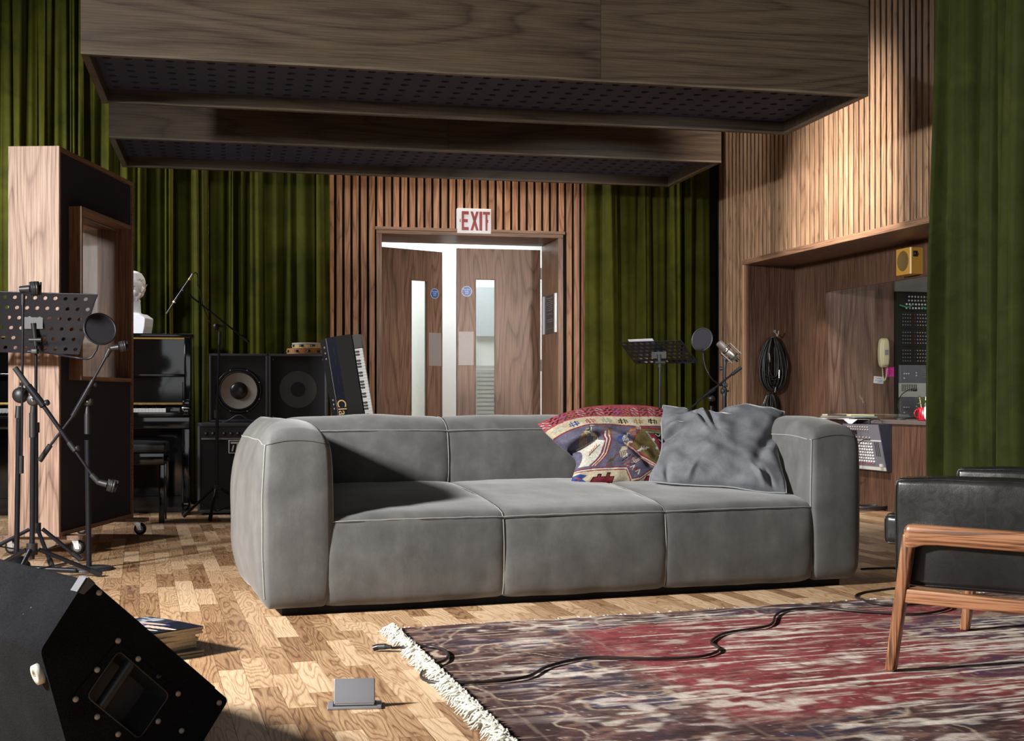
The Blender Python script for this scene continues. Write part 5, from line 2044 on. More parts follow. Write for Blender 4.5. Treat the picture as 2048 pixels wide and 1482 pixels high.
# skid boards and casters
for yy in (0.10, GLn - 0.06):
    sk = MB().box(-GT - 0.09, 0.10, yy - 0.045, yy + 0.045, GZ0 - 0.0205, GZ0 - 0.0005).build('skid_board', M['gobo_edge'], gobo)
    for xx in (0.045, -GT - 0.04):
        cst = MB().rbox(xx - .035, xx + .035, yy - .03, yy + .03, GZ0 - .024, GZ0 - .0205, 0.001, smooth=False)
        cst.tube((xx, yy, GZ0 - .045), (xx, yy, GZ0 - .022), 0.013, 12)
        for q in (-0.016, 0.013):
            cst.prism([(xx - .012, GZ0 - .028), (xx + .022, GZ0 - .028), (xx + .028, 0.028), (xx + .006, 0.028)], yy + q, yy + q + .003)
        co = cst.build('caster', M['chrome'], gobo)
        MB().lathe([(0.008, -.012), (0.030, -.012), (0.036, -.006), (0.036, .006), (0.030, .012), (0.008, .012)], (xx + .016, yy, 0.036), 20, (0, 1, 0)).build('wheel', M['rubber'], co)
        MB().lathe([(0.0, -.0145), (0.021, -.0135), (0.024, -.011), (0.024, .011), (0.0, .0135)], (xx + .016, yy, 0.036), 20, (0, 1, 0)).build('wheel_hub', M['steel'], co)

# ------------------------------------------------------------------ upright piano
PN = Fr(-2.235, 9.03, 12.2)
piano = thing('upright_piano', 'glossy black upright piano with brass strips behind the wooden screen', 'piano', (-2.235, 9.03, 0), PN.a)
PW = 1.48
def pz(name, m, mm=None, parent=None):
    return m.build(name, mm or M['gloss'], parent or piano)
pz('side', MB().rbox(-0.05, 0, 0.0, 0.60, 0.02, 0.60, 0.004, 2))
for q in (-0.05, -PW):
    pz('side', MB().rbox(q, q + 0.05, 0.26, 0.60, 0.02, 1.245, 0.004, 2)) if q == -PW else pz('side_upper', MB().rbox(q, 0, 0.26, 0.60, 0.60, 1.245, 0.004, 2))
pz('top_lid', MB().rbox(-PW - 0.015, 0.015, 0.235, 0.62, 1.246, 1.272, 0.004, 2))
pz('upper_panel', MB().box(-PW + 0.05, -0.05, 0.29, 0.31, 0.80, 1.246))
pz('brass_strip', MB().box(-PW + 0.05, -0.01, 0.262, 0.284, 1.233, 1.2455), M['brass'])
pz('music_ledge', MB().rbox(-PW + 0.05, -0.05, 0.24, 0.30, 0.965, 0.985, 0.003, 2))
pz('fallboard', MB().box(-PW + .07, -0.06, 0.205, 0.225, 0.775, 0.93, T=None))
pz('fallboard_strip', MB().rbox(-PW + .07, -0.06, 0.19, 0.22, 0.765, 0.782, 0.003, 2), M['brass'])
pz('key_bed', MB().rbox(-PW, 0, 0.0, 0.30, 0.60, 0.685, 0.008, 3))
pz('key_slip', MB().rbox(-PW + .05, -0.05, 0.0, 0.02, 0.685, 0.715, 0.003, 2))
for q in (-PW, -0.06):
    pz('arm', MB().rbox(q, q + 0.06, 0.0, 0.30, 0.686, 0.745, 0.015, 3))
    pz('arm_scroll', MB().rbox(q, q + 0.06, 0.17, 0.30, 0.745, 0.80, 0.015, 3))
    pz('leg', MB().rbox(q + .003, q + 0.055, 0.01, 0.07, 0.09, 0.60, 0.008, 2))
    pz('toe_block', MB().rbox(q, q + 0.06, -0.005, 0.28, 0.0, 0.09, 0.006, 2))
pz('lower_panel', MB().box(-PW + .05, -0.05, 0.25, 0.27, 0.12, 0.60))
pz('bottom_board', MB().box(-PW + .05, -0.05, 0.24, 0.27, 0.0, 0.118))
pz('back', MB().box(-PW + .05, -.05, 0.56, 0.59, 0.05, 1.24), M['void'])
kx0, kx1 = -PW + 0.13, -0.165
kw_ = (kx1 - kx0) / 52
m, mb_ = MB(), MB()
for k in range(52):
    x_ = kx0 + k * kw_
    m.box(x_ + .0006, x_ + kw_ - .0006, 0.022, 0.19, 0.70, 0.742)
    if k % 7 in (0, 2, 3, 5, 6):
        mb_.box(x_ + kw_ - .006, x_ + kw_ + .006, 0.075, 0.19, 0.742, 0.754)
ko = m.build('white_keys', M['ivory'], piano, kind='stuff')
mb_.build('black_keys', M['gloss'], piano, kind='stuff')
for q in (kx0 - .07, kx1 + .001):
    pz('key_block', MB().rbox(q, q + 0.068 if q < kx0 else -0.062, 0.022, 0.19, 0.69, 0.75, 0.004, 2))
MB().rbox(-0.056, -0.006, -0.002, 0.004, 0.74, 0.75, .001).build('silver_cap', M['chrome'], piano)
for q in (0.5, 0.66, 0.82):
    MB().rbox(-q - .03, -q + .03, 0.12, 0.24, 0.03, 0.045, 0.006, 2).build('pedal', M['brass'], piano)

# piano bench
bn = thing('piano_bench', 'black padded piano bench in front of the piano beside the screen', 'bench', W(296, 900, 8.45) * 1.0, R(12))
bn.location = (W(298, 900, 8.45).x - 0.19, 8.55, 0)
MB().add([], [])
RB(-0.28, 0.28, -0.165, 0.165, 0.455, 0.525, 0.022, lambda p: Vector((p.x, p.y, p.z + 0.012 * max(0, 1 - (p.x / .28) ** 2) * max(0, 1 - (p.y / .165) ** 2))), 4, (8, 5, 0)).mesh().build('seat_pad', plain('black_vinyl_seat', (0.012, 0.012, 0.014), 0.3), bn)
MB().rbox(-0.26, 0.26, -0.15, 0.15, 0.38, 0.454, 0.003, 2).build('apron', M['gloss'], bn)
for sx_ in (-1, 1):
    for sy_ in (-1, 1):
        MB().rbox(sx_ * 0.245 - .018, sx_ * 0.245 + .018, sy_ * .135 - .018, sy_ * .135 + .018, 0.0, 0.379, 0.003, 2).build('leg', M['gloss'], bn)
    kb = MB().lathe([(0.0, 0.03), (0.022, 0.028), (0.026, 0.02), (0.026, 0.008), (0.012, 0.0)], (sx_ * 0.26, 0, 0.415), 18, (sx_, 0, 0)).build('height_knob', M['gloss'], bn)

# ------------------------------------------------------------------ plaster bust
def bust():
    p0 = PN.w(-0.425, 0.42, 1.2722)
    root = thing('bust', 'white plaster head bust standing on the piano, half hidden by the screen', 'bust', p0, R(-8))
    m = MB()
    B = m.ball
    # base and chest (faces -y)
    T = Matrix.Identity(4)
    m.prism([(-0.115, 0.0), (0.115, 0.0), (0.125, 0.05), (0.130, 0.105), (0.085, 0.135), (-0.085, 0.135), (-0.13, 0.105), (-0.125, 0.05)], -0.07, 0.065)
    B((0, 0.0, 0.115), 0.08, 20, (1.15, 0.85, 0.5))
    m.tube((0, 0.005, 0.09), (0, 0.012, 0.235), 0.066, 20, 0.054)
    B((0, 0.015, 0.325), 0.088, 28, (0.87, 1.08, 1.05))      # skull
    B((0, -0.018, 0.300), 0.07, 24, (0.92, 0.95, 1.15))      # face
    B((0, -0.042, 0.245), 0.046, 20, (1.05, 0.9, 0.75))      # jaw
    B((0, -0.076, 0.224), 0.021, 14, (1.1, 0.9, 0.8))        # chin
    for q in (-1, 1):
        B((q * 0.030, -0.078, 0.318), 0.017, 14, (1.5, 0.6, 0.45))   # brow
        B((q * 0.030, -0.068, 0.300), 0.0135, 14, (1.2, 0.8, 0.8))   # eye
        B((q * 0.043, -0.058, 0.272), 0.022, 14, (0.9, 0.8, 1.0))    # cheek
        B((q * 0.080, 0.012, 0.290), 0.020, 14, (0.35, 0.75, 1.35))  # ear
        B((q * 0.086, 0.020, 0.300), 0.014, 12, (0.5, 0.75, 1.2))
        B((q * 0.080, 0.008, 0.266), 0.009, 10, (0.6, 0.8, 1.0))
        m.tube((q * 0.040, -0.028, 0.235), (q * 0.072, 0.006, 0.268), 0.016, 12)
        m.tube((q * 0.045, 0.03, 0.23), (q * 0.012, -0.05, 0.13), 0.012, 10, 0.012)
    m.tube((0, -0.080, 0.318), (0, -0.103, 0.276), 0.009, 12, 0.0135)  # nose
    B((0, -0.101, 0.274), 0.012, 12)
    for q in (-1, 1):
        B((q * 0.011, -0.093, 0.272), 0.008, 10)
    B((0, -0.086, 0.250), 0.014, 12, (1.5, 0.6, 0.33))
    B((0, -0.083, 0.241), 0.013, 12, (1.3, 0.6, 0.36))
    # hair cap with locks
    B((0, 0.032, 0.350), 0.088, 26, (0.90, 1.0, 0.92))
    rn_ = random.Random(6)
    for k in range(26):
        a = -2.6 + 5.2 * k / 25
        x_, y_ = 0.072 * math.sin(a), 0.015 - 0.068 * math.cos(a)
        m.tube((x_ * 0.75, y_ * .75, 0.408), (x_, y_, 0.362 + rn_.uniform(-.008, .006)), 0.012, 8, 0.009)
    o = m.build('head', M['plaster'], root)
    o.data.transform(Matrix.Scale(1.07, 4))
    bake(o, [('REMESH', dict(mode='VOXEL', voxel_size=0.0034, use_smooth_shade=True)), ('SMOOTH', dict(factor=0.6, iterations=5))])
    o.data.materials.clear()
    o.data.materials.append(M['plaster'])
    pn = thing('pencil', 'pencil tucked behind the ear of the white bust', 'pencil', root.matrix_basis @ Vector((0.078, 0.0, 0.275)), R(-8))
    MB().tube((0.0, -0.030, -0.012), (0.026, 0.035, 0.085), 0.0036, 6).build('shaft', M['pencil'], pn)
    MB().tube((0.0, -0.030, -0.012), (-0.002, -0.036, -0.021), 0.0036, 6, 0.0004).build('tip', M['tamb2'], pn)


bust()

# ------------------------------------------------------------------ amplifier and speaker cabinets
AF = Fr(-2.187, 9.04, 7.0)
amp = thing('bass_amplifier', 'wide black combo amplifier with control knobs and badge below the speaker cabinets', 'amplifier', (-2.187, 9.04, 0), AF.a)
AH = 0.642
AW_ = 0.90
MB().rbox(0, AW_, 0.012, 0.36, 0.012, AH, 0.010, 2).build('cabinet', M['black_vinyl'], amp)
fr_m = MB()
fr_m.rbox(0.0, AW_, 0.0, 0.02, AH - 0.028, AH, 0.004, 2).rbox(0, 0.020, 0.0, 0.02, 0.012, AH, 0.004, 2).rbox(AW_ - .02, AW_, 0.0, 0.02, 0.012, AH, 0.004, 2).rbox(0, AW_, 0.0, 0.02, 0.012, 0.035, 0.004, 2)
fr_m.build('front_rim', M['vinyl_edge'], amp)
MB().box(0.022, AW_ - .022, 0.004, 0.011, 0.036, AH - 0.125).build('grille', M['grille'], amp)
MB().box(0.022, AW_ - .022, 0.004, 0.0115, AH - 0.120, AH - 0.030).build('control_panel', plain('control_panel_dark', (0.03, 0.03, 0.035), 0.4, 0.4), amp)
MB().box(0.026, AW_ - .026, 0.002, 0.0045, AH - 0.118, AH - 0.106).build('silver_strip', M['steel'], amp)
for k in range(13):
    x_ = 0.06 + k * 0.047 + (0.03 if k > 1 else 0) + (0.02 if k > 4 else 0)
    if x_ > AW_ - 0.05:
        break
    kn = MB().lathe([(0.0, 0.018), (0.009, 0.018), (0.012, 0.010), (0.014, 0.0)], (x_, 0.004, AH - 0.078), 14, (0, -1, 0)).build('knob', M['black_plastic'], amp)
    MB().box(x_ - .001, x_ + .001, -0.0150, -0.0142, AH - .078, AH - .070).build('pointer', M['knob_white'], kn)
bx = AF.hx(457, 0.0)
bz0, bz1 = AF.hz(470, 907, 0), AF.hz(470, 880, 0)
bd = MB().rbox(bx, bx + 0.16, -0.001, 0.004, bz0, bz1, 0.003, 2).build('badge', M['signwhite'], amp, label='square white-edged badge with an angular letter mark')
MB().rbox(bx + .006, bx + 0.154, -0.0018, 0.002, bz0 + .006, bz1 - .006, 0.002).build('badge_field', M['void'], bd)
hh = bz1 - bz0
m = MB()
m.prism([(bx + .016, bz0 + hh * .72), (bx + .014, bz0 + hh * .86), (bx + .075, bz0 + hh * .86), (bx + .060, bz0 + hh * .16), (bx + .048, bz0 + hh * .16), (bx + .058, bz0 + hh * .72)], -0.003, 0.0)
m.prism([(bx + .040, bz0 + hh * .62), (bx + .030, bz0 + hh * .16), (bx + .020, bz0 + hh * .16), (bx + .030, bz0 + hh * .62)], -0.003, 0.0)
m.build('badge_mark', M['signwhite'], bd)
# carry handle on the amp top
hxl, hxr = AF.hx(445, 0.03), AF.hx(512, 0.03)
MB().path(catmull([(hxl, 0.008, AH + .002), (hxl + .04, 0.008, AH + .012), ((hxl + hxr) / 2, 0.008, AH + .052), (hxr - .04, 0.008, AH + .012), (hxr, 0.008, AH + .002)], 6), 0.006, 6).build('strap_handle', M['vinyl_edge'], amp)
for q in (0.06, AW_ - .06):
    for r_ in (0.06, 0.30):
        MB().tube((q, r_, 0.0), (q, r_, 0.013), 0.018, 12).build('rubber_foot', M['rubber'], amp)


def cab(label, x0, x1, style):
    wd = x1 - x0
    z0, z1 = AH + 0.002, AH + 0.482
    root = thing('speaker_cabinet', label, 'speaker', AF.w(x0, 0.02, z0), AF.a, 'speaker cabinets on the amplifier')
    Hh = z1 - z0
    MB().rbox(0, wd, 0.03, 0.32, 0, Hh, 0.008, 2).build('cabinet', M['black_vinyl'], root)
    r_ = MB()
    e = 0.017
    r_.rbox(0, wd, 0, 0.035, Hh - e, Hh, 0.004, 2).rbox(0, wd, 0, 0.035, 0, e, 0.004, 2).rbox(0, e, 0, 0.035, 0, Hh, 0.004, 2).rbox(wd - e, wd, 0, 0.035, 0, Hh, 0.004, 2)
    r_.build('rim', M['vinyl_edge'], root)
    if style == 'open':
        MB().box(e, wd - e, 0.0272, 0.03, e, Hh - e).build('baffle_board', M['black_vinyl'], root)
        cx_, cz_ = wd * 0.50, Hh * 0.46
        R0 = 0.158
        d = MB().lathe([(R0 + .004, 0.0), (R0 + .004, 0.010), (R0 - .006, 0.014), (R0 - .02, 0.012), (R0 - .022, 0.0)], (cx_, 0.0272, cz_), 48, (0, -1, 0)).build('driver_frame', M['black_metal'], root)
        MB().lathe([(R0 - .020, 0.012), (R0 - .028, 0.018), (R0 - .034, 0.014)], (cx_, 0.0272, cz_), 48, (0, -1, 0)).build('rubber_surround', M['rubber'], d)
        MB().lathe([(R0 - .032, 0.016), (0.10, 0.010), (0.05, 0.001)], (cx_, 0.0275, cz_), 48, (0, -1, 0)).build('cone', M['cone'], d, label='pale grey paper cone')
        MB().lathe([(0.062, 0.002), (0.056, 0.010), (0.042, 0.018), (0.022, 0.022), (0.0, 0.0235)], (cx_, 0.0275, cz_), 32, (0, -1, 0)).build('dust_cap', plain('dust_cap', (0.02, 0.018, 0.024), 0.3), d)
        for k in range(8):
            a = math.pi / 8 + k * math.pi / 4
            MB().lathe([(0, .004), (.004, .003), (.005, 0)], (cx_ + (R0 - .004) * math.cos(a), 0.0135, cz_ + (R0 - .004) * math.sin(a)), 8, (0, -1, 0)).build('screw', M['steel'], d)
    else:
        cx_, cz_ = wd * 0.50, Hh * 0.48
        MB().box(e, wd - e, 0.016, 0.03, e, Hh - e).build('grille_cloth', M['grille'], root)
        d = MB().lathe([(0.052, 0.0), (0.130, 0.0)], (cx_, 0.0155, cz_), 48, (0, -1, 0)).build('faint_cone', plain('cone_through_cloth', (0.07, 0.07, 0.068), 0.9, 0, 0.3, 300), root)
        for (a, b) in ((0.03, Hh - .04), (wd - .03, Hh - .04), (0.03, .04), (wd - .03, .04)):
            MB().lathe([(0, .003), (.004, .002), (.005, 0)], (a, 0.0155, b), 8, (0, -1, 0)).build('screw', M['steel'], root)


xs0, xs1, xs2 = AF.hx(418, .02), AF.hx(537, .02), AF.hx(655, .02)
cab('left speaker cabinet with an exposed pale cone on the amplifier', xs0, xs1 - .002, 'open')
cab('right speaker cabinet covered in black grille cloth, tambourines on top', xs1 + .001, xs2 - .002, 'cloth')
ZC = AH + 0.484

# tambourines
def tambourine(label, px, y, z, rad, hgt, mm, head=None):
    c = AF.w(AF.hx(px, y), y, z)
    t = thing('tambourine', label, 'tambourine', c)
    t_ = 0.008
    MB().lathe([(rad - t_, 0.0), (rad, 0.0), (rad, hgt), (rad - t_, hgt), (rad - t_, 0.0)], (0, 0, 0), 48, (0, 0, 1), False).build('wooden_hoop', mm, t)
    if head:
        MB().lathe([(rad + .001, hgt - .008), (rad + .003, hgt - .006), (rad + .002, hgt + .002), (rad - .004, hgt + .003), (0, hgt + .002)], (0, 0, 0), 48).build('drum_head', M['drumskin'], t)
    n = 9
    for k in range(n):
        a = 2 * math.pi * k / n + 0.2
        cc_ = Vector((math.cos(a), math.sin(a), 0))
        T = Matrix.Translation(cc_ * (rad) + Vector((0, 0, hgt * 0.5))) @ Matrix.Rotation(a, 4, 'Z')
        MB().rbox(-0.003, 0.0006, -0.017, 0.017, -0.008, 0.008, 0.002, T=T).build('slot', M['void'], t)
        for dz in (-.003, .003):
            MB().lathe([(0.0, -.0008), (.014, -.001), (.014, .0005), (0, .0012)], cc_ * (rad - .002) + Vector((0, 0, hgt * .5 + dz)), 14).build('jingle', M['chrome'], t)


tambourine('lower brown wooden tambourine on the right speaker cabinet', 609, 0.15, ZC, 0.125, 0.040, M['tamb'])
tambourine('upper pale tambourine with a drum head, stacked on the brown one', 618, 0.15, ZC + 0.0405, 0.118, 0.036, M['tamb2'], True)

# ------------------------------------------------------------------ digital piano standing on its end
def keyboard():
    y0 = 8.97
    Lk = 1.32
    tilt = R(9.3)
    base = W(690, 670, y0)
    top = base.copy()
    d = Vector((-math.sin(tilt), 0, math.cos(tilt)))
    Lk = (top.z - 0.012) / math.cos(tilt)
    b0 = top - d * Lk
    root = thing('digital_piano', 'black digital piano standing on end, keys at right, beside the slatted wall', 'keyboard', b0)
    root.rotation_euler = (0, -tilt, R(0))
    s_ = y0 / FPX
    def X(px):
        return (px - 690) * s_
    # cross-section, local x right, y away
    prof = [(X(634), 0.115), (X(650), 0.030), (X(671), -0.022), (X(702), -0.004), (X(706), 0.006), (X(722), 0.020), (X(722), 0.11), (X(700), 0.16)]
    def face(name, i, j, m_, z0=0.0, z1=None):
        z1 = Lk if z1 is None else z1
        a, b = Vector(prof[i]), Vector(prof[j])
        n_ = Vector((b.y - a.y, -(b.x - a.x))).normalized()
        p = [a, b, b - n_ * 0.006, a - n_ * 0.006]
        MB().prism([(q.x, q.y) for q in p], z0, z1, plane='xy').build(name, m_, root)
    body = [(a * 0.985, b) for a, b in prof]
    MB().prism([(X(637), .117), (X(652), .035), (X(671), -.014), (X(701), .004), (X(704), .014), (X(704), .11), (X(699), .155)], 0.0, Lk - 0.004, plane='xy').build('case', M['black_plastic'], root)
    face('rear_panel', 0, 1, plain('scuffed_black', (0.014, 0.014, 0.014), 0.4, 0, 0.8, 60, 0.3))
    face('control_panel', 1, 2, M['navy'])
    face('lid_panel', 2, 3, plain('dark_brown_plastic', (0.006, 0.005, 0.004), 0.7))
    a = Vector(prof[1])
    MB().tube((a.x, a.y - .001, 0), (a.x, a.y - .001, Lk), 0.0016, 6).build('edge_line', M['steel'], root)
    # key bed and keys
    kz0, kz1 = 0.06, Lk - 0.105
    MB().box(X(702), X(720), 0.012, 0.10, kz1 + .004, Lk - .01).build('end_block', M['black_plastic'], root)
    MB().box(X(702), X(716), 0.012, 0.10, 0.0, kz0 - .004).build('end_block', M['black_plastic'], root)
    w_, b_ = MB(), MB()
    n = 52
    st_ = (kz1 - kz0) / n
    for k in range(n):
        z = kz1 - (k + 1) * st_
        w_.box(X(704), X(719.5), 0.013, 0.06, z + .0007, z + st_ - .0007)
        if k % 7 in (0, 1, 3, 4, 5):
            b_.box(X(704.5), X(711), 0.001, 0.012, z - .006, z + .006)
    w_.build('white_keys', M['ivory'], root, kind='stuff')
    b_.build('black_keys', M['black_plastic'], root, kind='stuff')
    # lettering runs down the panel
    A, B = Vector(prof[1]), Vector(prof[2])
    ex_ = Vector((B.x - A.x, B.y - A.y, 0)).normalized()
    zt = Lk - (840 - 672) * 0 - ((791 - 668) * s_) / math.cos(tilt)
    mid = (A + B) / 2
    n3 = Vector((ex_.y, -ex_.x, 0))
    rot = Matrix((( 0, ex_.x, n3.x, 0), (0, ex_.y, n3.y, 0), (-1, 0, 0, 0), (0, 0, 0, 1)))
    T = Matrix.Translation(Vector((mid.x, mid.y, zt)) + n3 * 0.0015) @ rot
    text_mesh('lettering', 'Clav', 0.115, M['gold'], root, T, 0.0006, 0.72, 0.12, 'LEFT')
    for (pz_, h_) in ((0.10, 0.05), (0.17, 0.03), (0.30, 0.05), (0.47, 0.05)):
        q = (A * 0.35 + B * 0.65)
        T = Matrix.Translation(Vector((q.x, q.y, Lk - pz_)) + n3 * 0.001) @ rot
        MB().box(-h_ / 2, h_ / 2, -0.003, 0.003, -.001, .0012, T=T).build('slider', M['black_plastic'], root)
    for (pz_) in (0.06, 0.10, 0.14, 0.43, 0.46, 0.49):
        q = (Vector(prof[0]) * 0.45 + Vector(prof[1]) * 0.55)
        e2 = Vector((prof[1][0] - prof[0][0], prof[1][1] - prof[0][1], 0)).normalized()
        n2 = Vector((e2.y, -e2.x, 0))
        MB().lathe([(0.0, .002), (.005, .003), (.008, .0)], Vector((q.x, q.y, Lk - pz_)) + n2 * .001, 10, tuple(n2)).build('jack_socket', M['steel'], root)


keyboard()


# ------------------------------------------------------------------ stands
def tripod(root, c, hub_z, feet, r=0.010, sleeve=True):
    """c: local xy centre; feet: list of local foot points"""
    MB().tube((c[0], c[1], hub_z - 0.02), (c[0], c[1], hub_z + 0.03), 0.024, 14).build('hub', M['black_plastic'], root)
    for f in feet:
        f = Vector(f)
        d = Vector((f.x - c[0], f.y - c[1], 0)).normalized()
        a = Vector((c[0], c[1], hub_z)) + d * 0.03
        l = MB().tube(a, f + Vector((0, 0, .012)), r, 10).build('leg', M['black_metal'], root)
        e = f + Vector((0, 0, .012))
        u = (e - a).normalized()
        MB().tube(e - u * 0.05, e + u * 0.004, r * 1.35, 10).build('rubber_foot', M['rubber'], l)
        mid = a.lerp(e, 0.5)
        MB().tube(mid, (c[0], c[1], max(0.05, mid.z - 0.09)), 0.004, 6).build('brace', M['black_metal'], root)


def clip(root, p, d, size=1.0):
    """microphone clip: split conical cup on a swivel"""
    p, d = Vector(p), Vector(d).normalized()
    o = MB().tube(p - d * 0.0, p + d * 0.035 * size, 0.011 * size, 12, 0.013 * size).build('mic_clip', M['black_plastic'], root)
    side = d.cross(Vector((0, 1, 0))).normalized()
    q = p + d * 0.045 * size
    m = MB()
    n = 9
    for k in range(n):
        a0_, a1_ = math.radians(-140 + 280 * k / n), math.radians(-140 + 280 * (k + 1) / n)
        for zz in (0,):
            pts_ = []
            for (a, rr, hh_) in ((a0_, .014, -.022), (a1_, .014, -.022), (a1_, .0175, .022), (a0_, .0175, .022), (a0_, .018, -.022), (a1_, .018, -.022), (a1_, .0215, .022), (a0_, .0215, .022)):
                v_ = -d * math.cos(a) * rr + Vector((0, 1, 0)) * math.sin(a) * rr
                pts_.append(q + d * 0.012 + v_ * size + side * hh_ * size)
            m.add(pts_, [(0, 1, 2, 3), (7, 6, 5, 4), (0, 4, 5, 1), (2, 6, 7, 3), (1, 5, 6, 2), (3, 7, 4, 0)], True)
    m.build('clip_cup', M['black_plastic'], o)
    return o


def boomjoint(root, c, r=0.020):
    c = Vector(c)
    o = MB().lathe([(0, -.016), (r * .8, -.016), (r, -.012), (r, .012), (r * .8, .016), (0, .016)], c, 20, (0, 1, 0)).build('clutch', M['black_plastic'], root)
    MB().lathe([(0, .004), (.006, .003), (.008, 0)], c + Vector((0, -.016, 0)), 10, (0, -1, 0)).build('bolt', M['chrome'], o)
    return o


# (A) perforated music stand, left
def music_stand(label, px_pole, Y, corners, z_hub, feet_px, nholes, rpt, root_group, hub_y, stagger=0.5, tilt_dy=0.06, flip=False, feet=None):
    base = FL(px_pole, HOR + CAMZ * FPX / Y)
    root = thing('music_stand', label, 'music stand', base, 0, root_group)
    L = lambda px, py, y=Y: W(px, py, y) - base
    # desk: quad in px -> 3D with lower edge nearer the viewer
    tl, tr, br, bl = corners
    P = {}
    top_y, bot_y = Y + tilt_dy, Y - tilt_dy
    q = [L(*tl, top_y), L(*tr, top_y), L(*br, bot_y), L(*bl, bot_y)]
    ux, uy = (q[1] - q[0]), (q[3] - q[0])
    wd, ht = ux.length, uy.length
    nx, ny = nholes
    sx_, sy_ = 1.0 / nx, 1.0 / ny
    pm = perf(nx, ny, 1.0, 1.0, 0.5, 0.02)   # unit cells
    m = MB()
    nrm = ux.cross(uy).normalized()
    if nrm.y > 0:
        nrm = -nrm
    n = 12
    er = 0.30
    crn = [(0.5, 0.5), (-0.5, 0.5), (-0.5, -0.5), (0.5, -0.5)]
    uxn, uyn = ux / (nx + 0.5), uy / ny
    rad = rpt
    def P3(i, j, a, b, o_=0.0):
        # i + 0.5 cell coords along x with stagger
        return q[0] + uxn * (i + 0.75 + (0.25 if j % 2 else -0.25) + a) + uyn * (j + 0.5 + b) + nrm * o_
    ulen, vlen = uxn.length, uyn.length
    for j in range(ny):
        for i in range(nx):
            x0_, x1_ = -0.5, 0.5
            if i == 0 and j % 2:
                x0_ = -1.0
            if i == nx - 1 and not j % 2:
                x1_ = 1.0
            ring, per = [], []
            for k in range(n):
                a = 2 * math.pi * (k + 0.5) / n
                c_, s_ = math.cos(a), math.sin(a)
                ring.append((rad * c_ / ulen, rad * s_ / vlen))
                t_ = 1 / max(abs(c_) / 0.5, abs(s_) / 0.5)
                per.append([max(x0_, min(x1_, c_ * t_ * (2 * (x1_ if c_ > 0 else -x0_)))), s_ * t_])
            for cc_ in ((x1_, .5), (x0_, .5), (x0_, -.5), (x1_, -.5)):
                b_ = min(range(n), key=lambda k: (per[k][0] - cc_[0]) ** 2 + (per[k][1] - cc_[1]) ** 2)
                per[b_] = list(cc_)
            vs_ = [P3(i, j, *a, .001) for a in per] + [P3(i, j, *a, .001) for a in ring] + [P3(i, j, *a, -.001) for a in ring] + [P3(i, j, *a, -.001) for a in per]
            fs_ = []
            for k in range(n):
                k2 = (k + 1) % n
                fs_ += [(k, k2, n + k2, n + k), (n + k, n + k2, 2 * n + k2, 2 * n + k), (2 * n + k, 2 * n + k2, 3 * n + k2, 3 * n + k)]
            m.add(vs_, fs_, False)
    desk = m.build('desk', M['black_metal'], root)
    # folded edges
    for (a, b) in ((q[0], q[1]), (q[0], q[3]), (q[1], q[2])):
        MB().tube(a, b, 0.003, 6).build('folded_edge', M['black_metal'], desk)
    lip = uy.normalized()
    e = -nrm * 0.035
    MB().add([q[3], q[2], q[2] + e, q[3] + e, q[3] - lip * .002, q[2] - lip * .002, q[2] + e - lip * .002, q[3] + e - lip * .002], [(0, 1, 2, 3), (7, 6, 5, 4), (0, 4, 5, 1), (2, 6, 7, 3), (1, 5, 6, 2), (3, 7, 4, 0)]).build('lip', M['black_metal'], desk)
    # bracket
    cen = (q[0] + q[1] + q[2] + q[3]) / 4
    hb = L(px_pole, hub_y)
    bk = Vector((hb.x, hb.y, hb.z))
    back = -nrm
    m = MB()
    m.box(cen.x - 0.045, cen.x + .045, -.004, .004, -.03, .03, Matrix.Translation(Vector((0, cen.y, cen.z)) + nrm * 0.006))
    br_ = m.build('desk_bracket', M['black_plastic'], root)
    MB().tube(cen + Vector((0, 0.0, 0)) + nrm * 0.012, Vector((0, 0, hb.z)), 0.013, 12).build('tilt_arm', M['black_plastic'], root)
    MB().tube((-0.03, -0.005, hb.z + .03), (0.03, -.005, hb.z + .03), 0.012, 12).build('tilt_knob', M['black_plastic'], root)
    MB().tube((0, 0, z_hub), (0, 0, hb.z), 0.0075, 12).build('inner_pole', M['black_metal'], root)
    MB().tube((0, 0, z_hub - 0.02), (0, 0, hb.z * 0.62), 0.0115, 14).build('pole', M['black_metal'], root)
    MB().tube((0, 0, hb.z * 0.60), (0, 0, hb.z * 0.60 + .05), 0.017, 14).build('height_collar', M['black_plastic'], root)
    tripod(root, (0, 0), z_hub, feet)
    return root, base


YA = 6.4
msA, baseA = music_stand('large perforated black music stand on tripod at left, in front of the screen', 72, YA, [(-18, 583), (195, 589), (150, 703), (-52, 703)], 0.165, None, (10, 6), 0.0098, None, 692,
                         feet=[FL(160, 1123) - FL(72, HOR + CAMZ * FPX / YA) + Vector((0, 0, 0)), FL(104, 1137) - FL(72, HOR + CAMZ * FPX / YA), V(-0.30, -0.12, 0)], tilt_dy=-0.045)
msB, baseB = music_stand('perforated black music stand behind the sofa in front of the right green curtain', 1320, 8.0, [(1240, 685), (1362, 681), (1396, 726), (1271, 728)], 0.16, None, (10, 6), 0.0125, None, 735,
                         feet=[V(0.28, 0.1, 0), V(-0.28, 0.1, 0), V(0.0, -0.3, 0)], tilt_dy=-0.11)


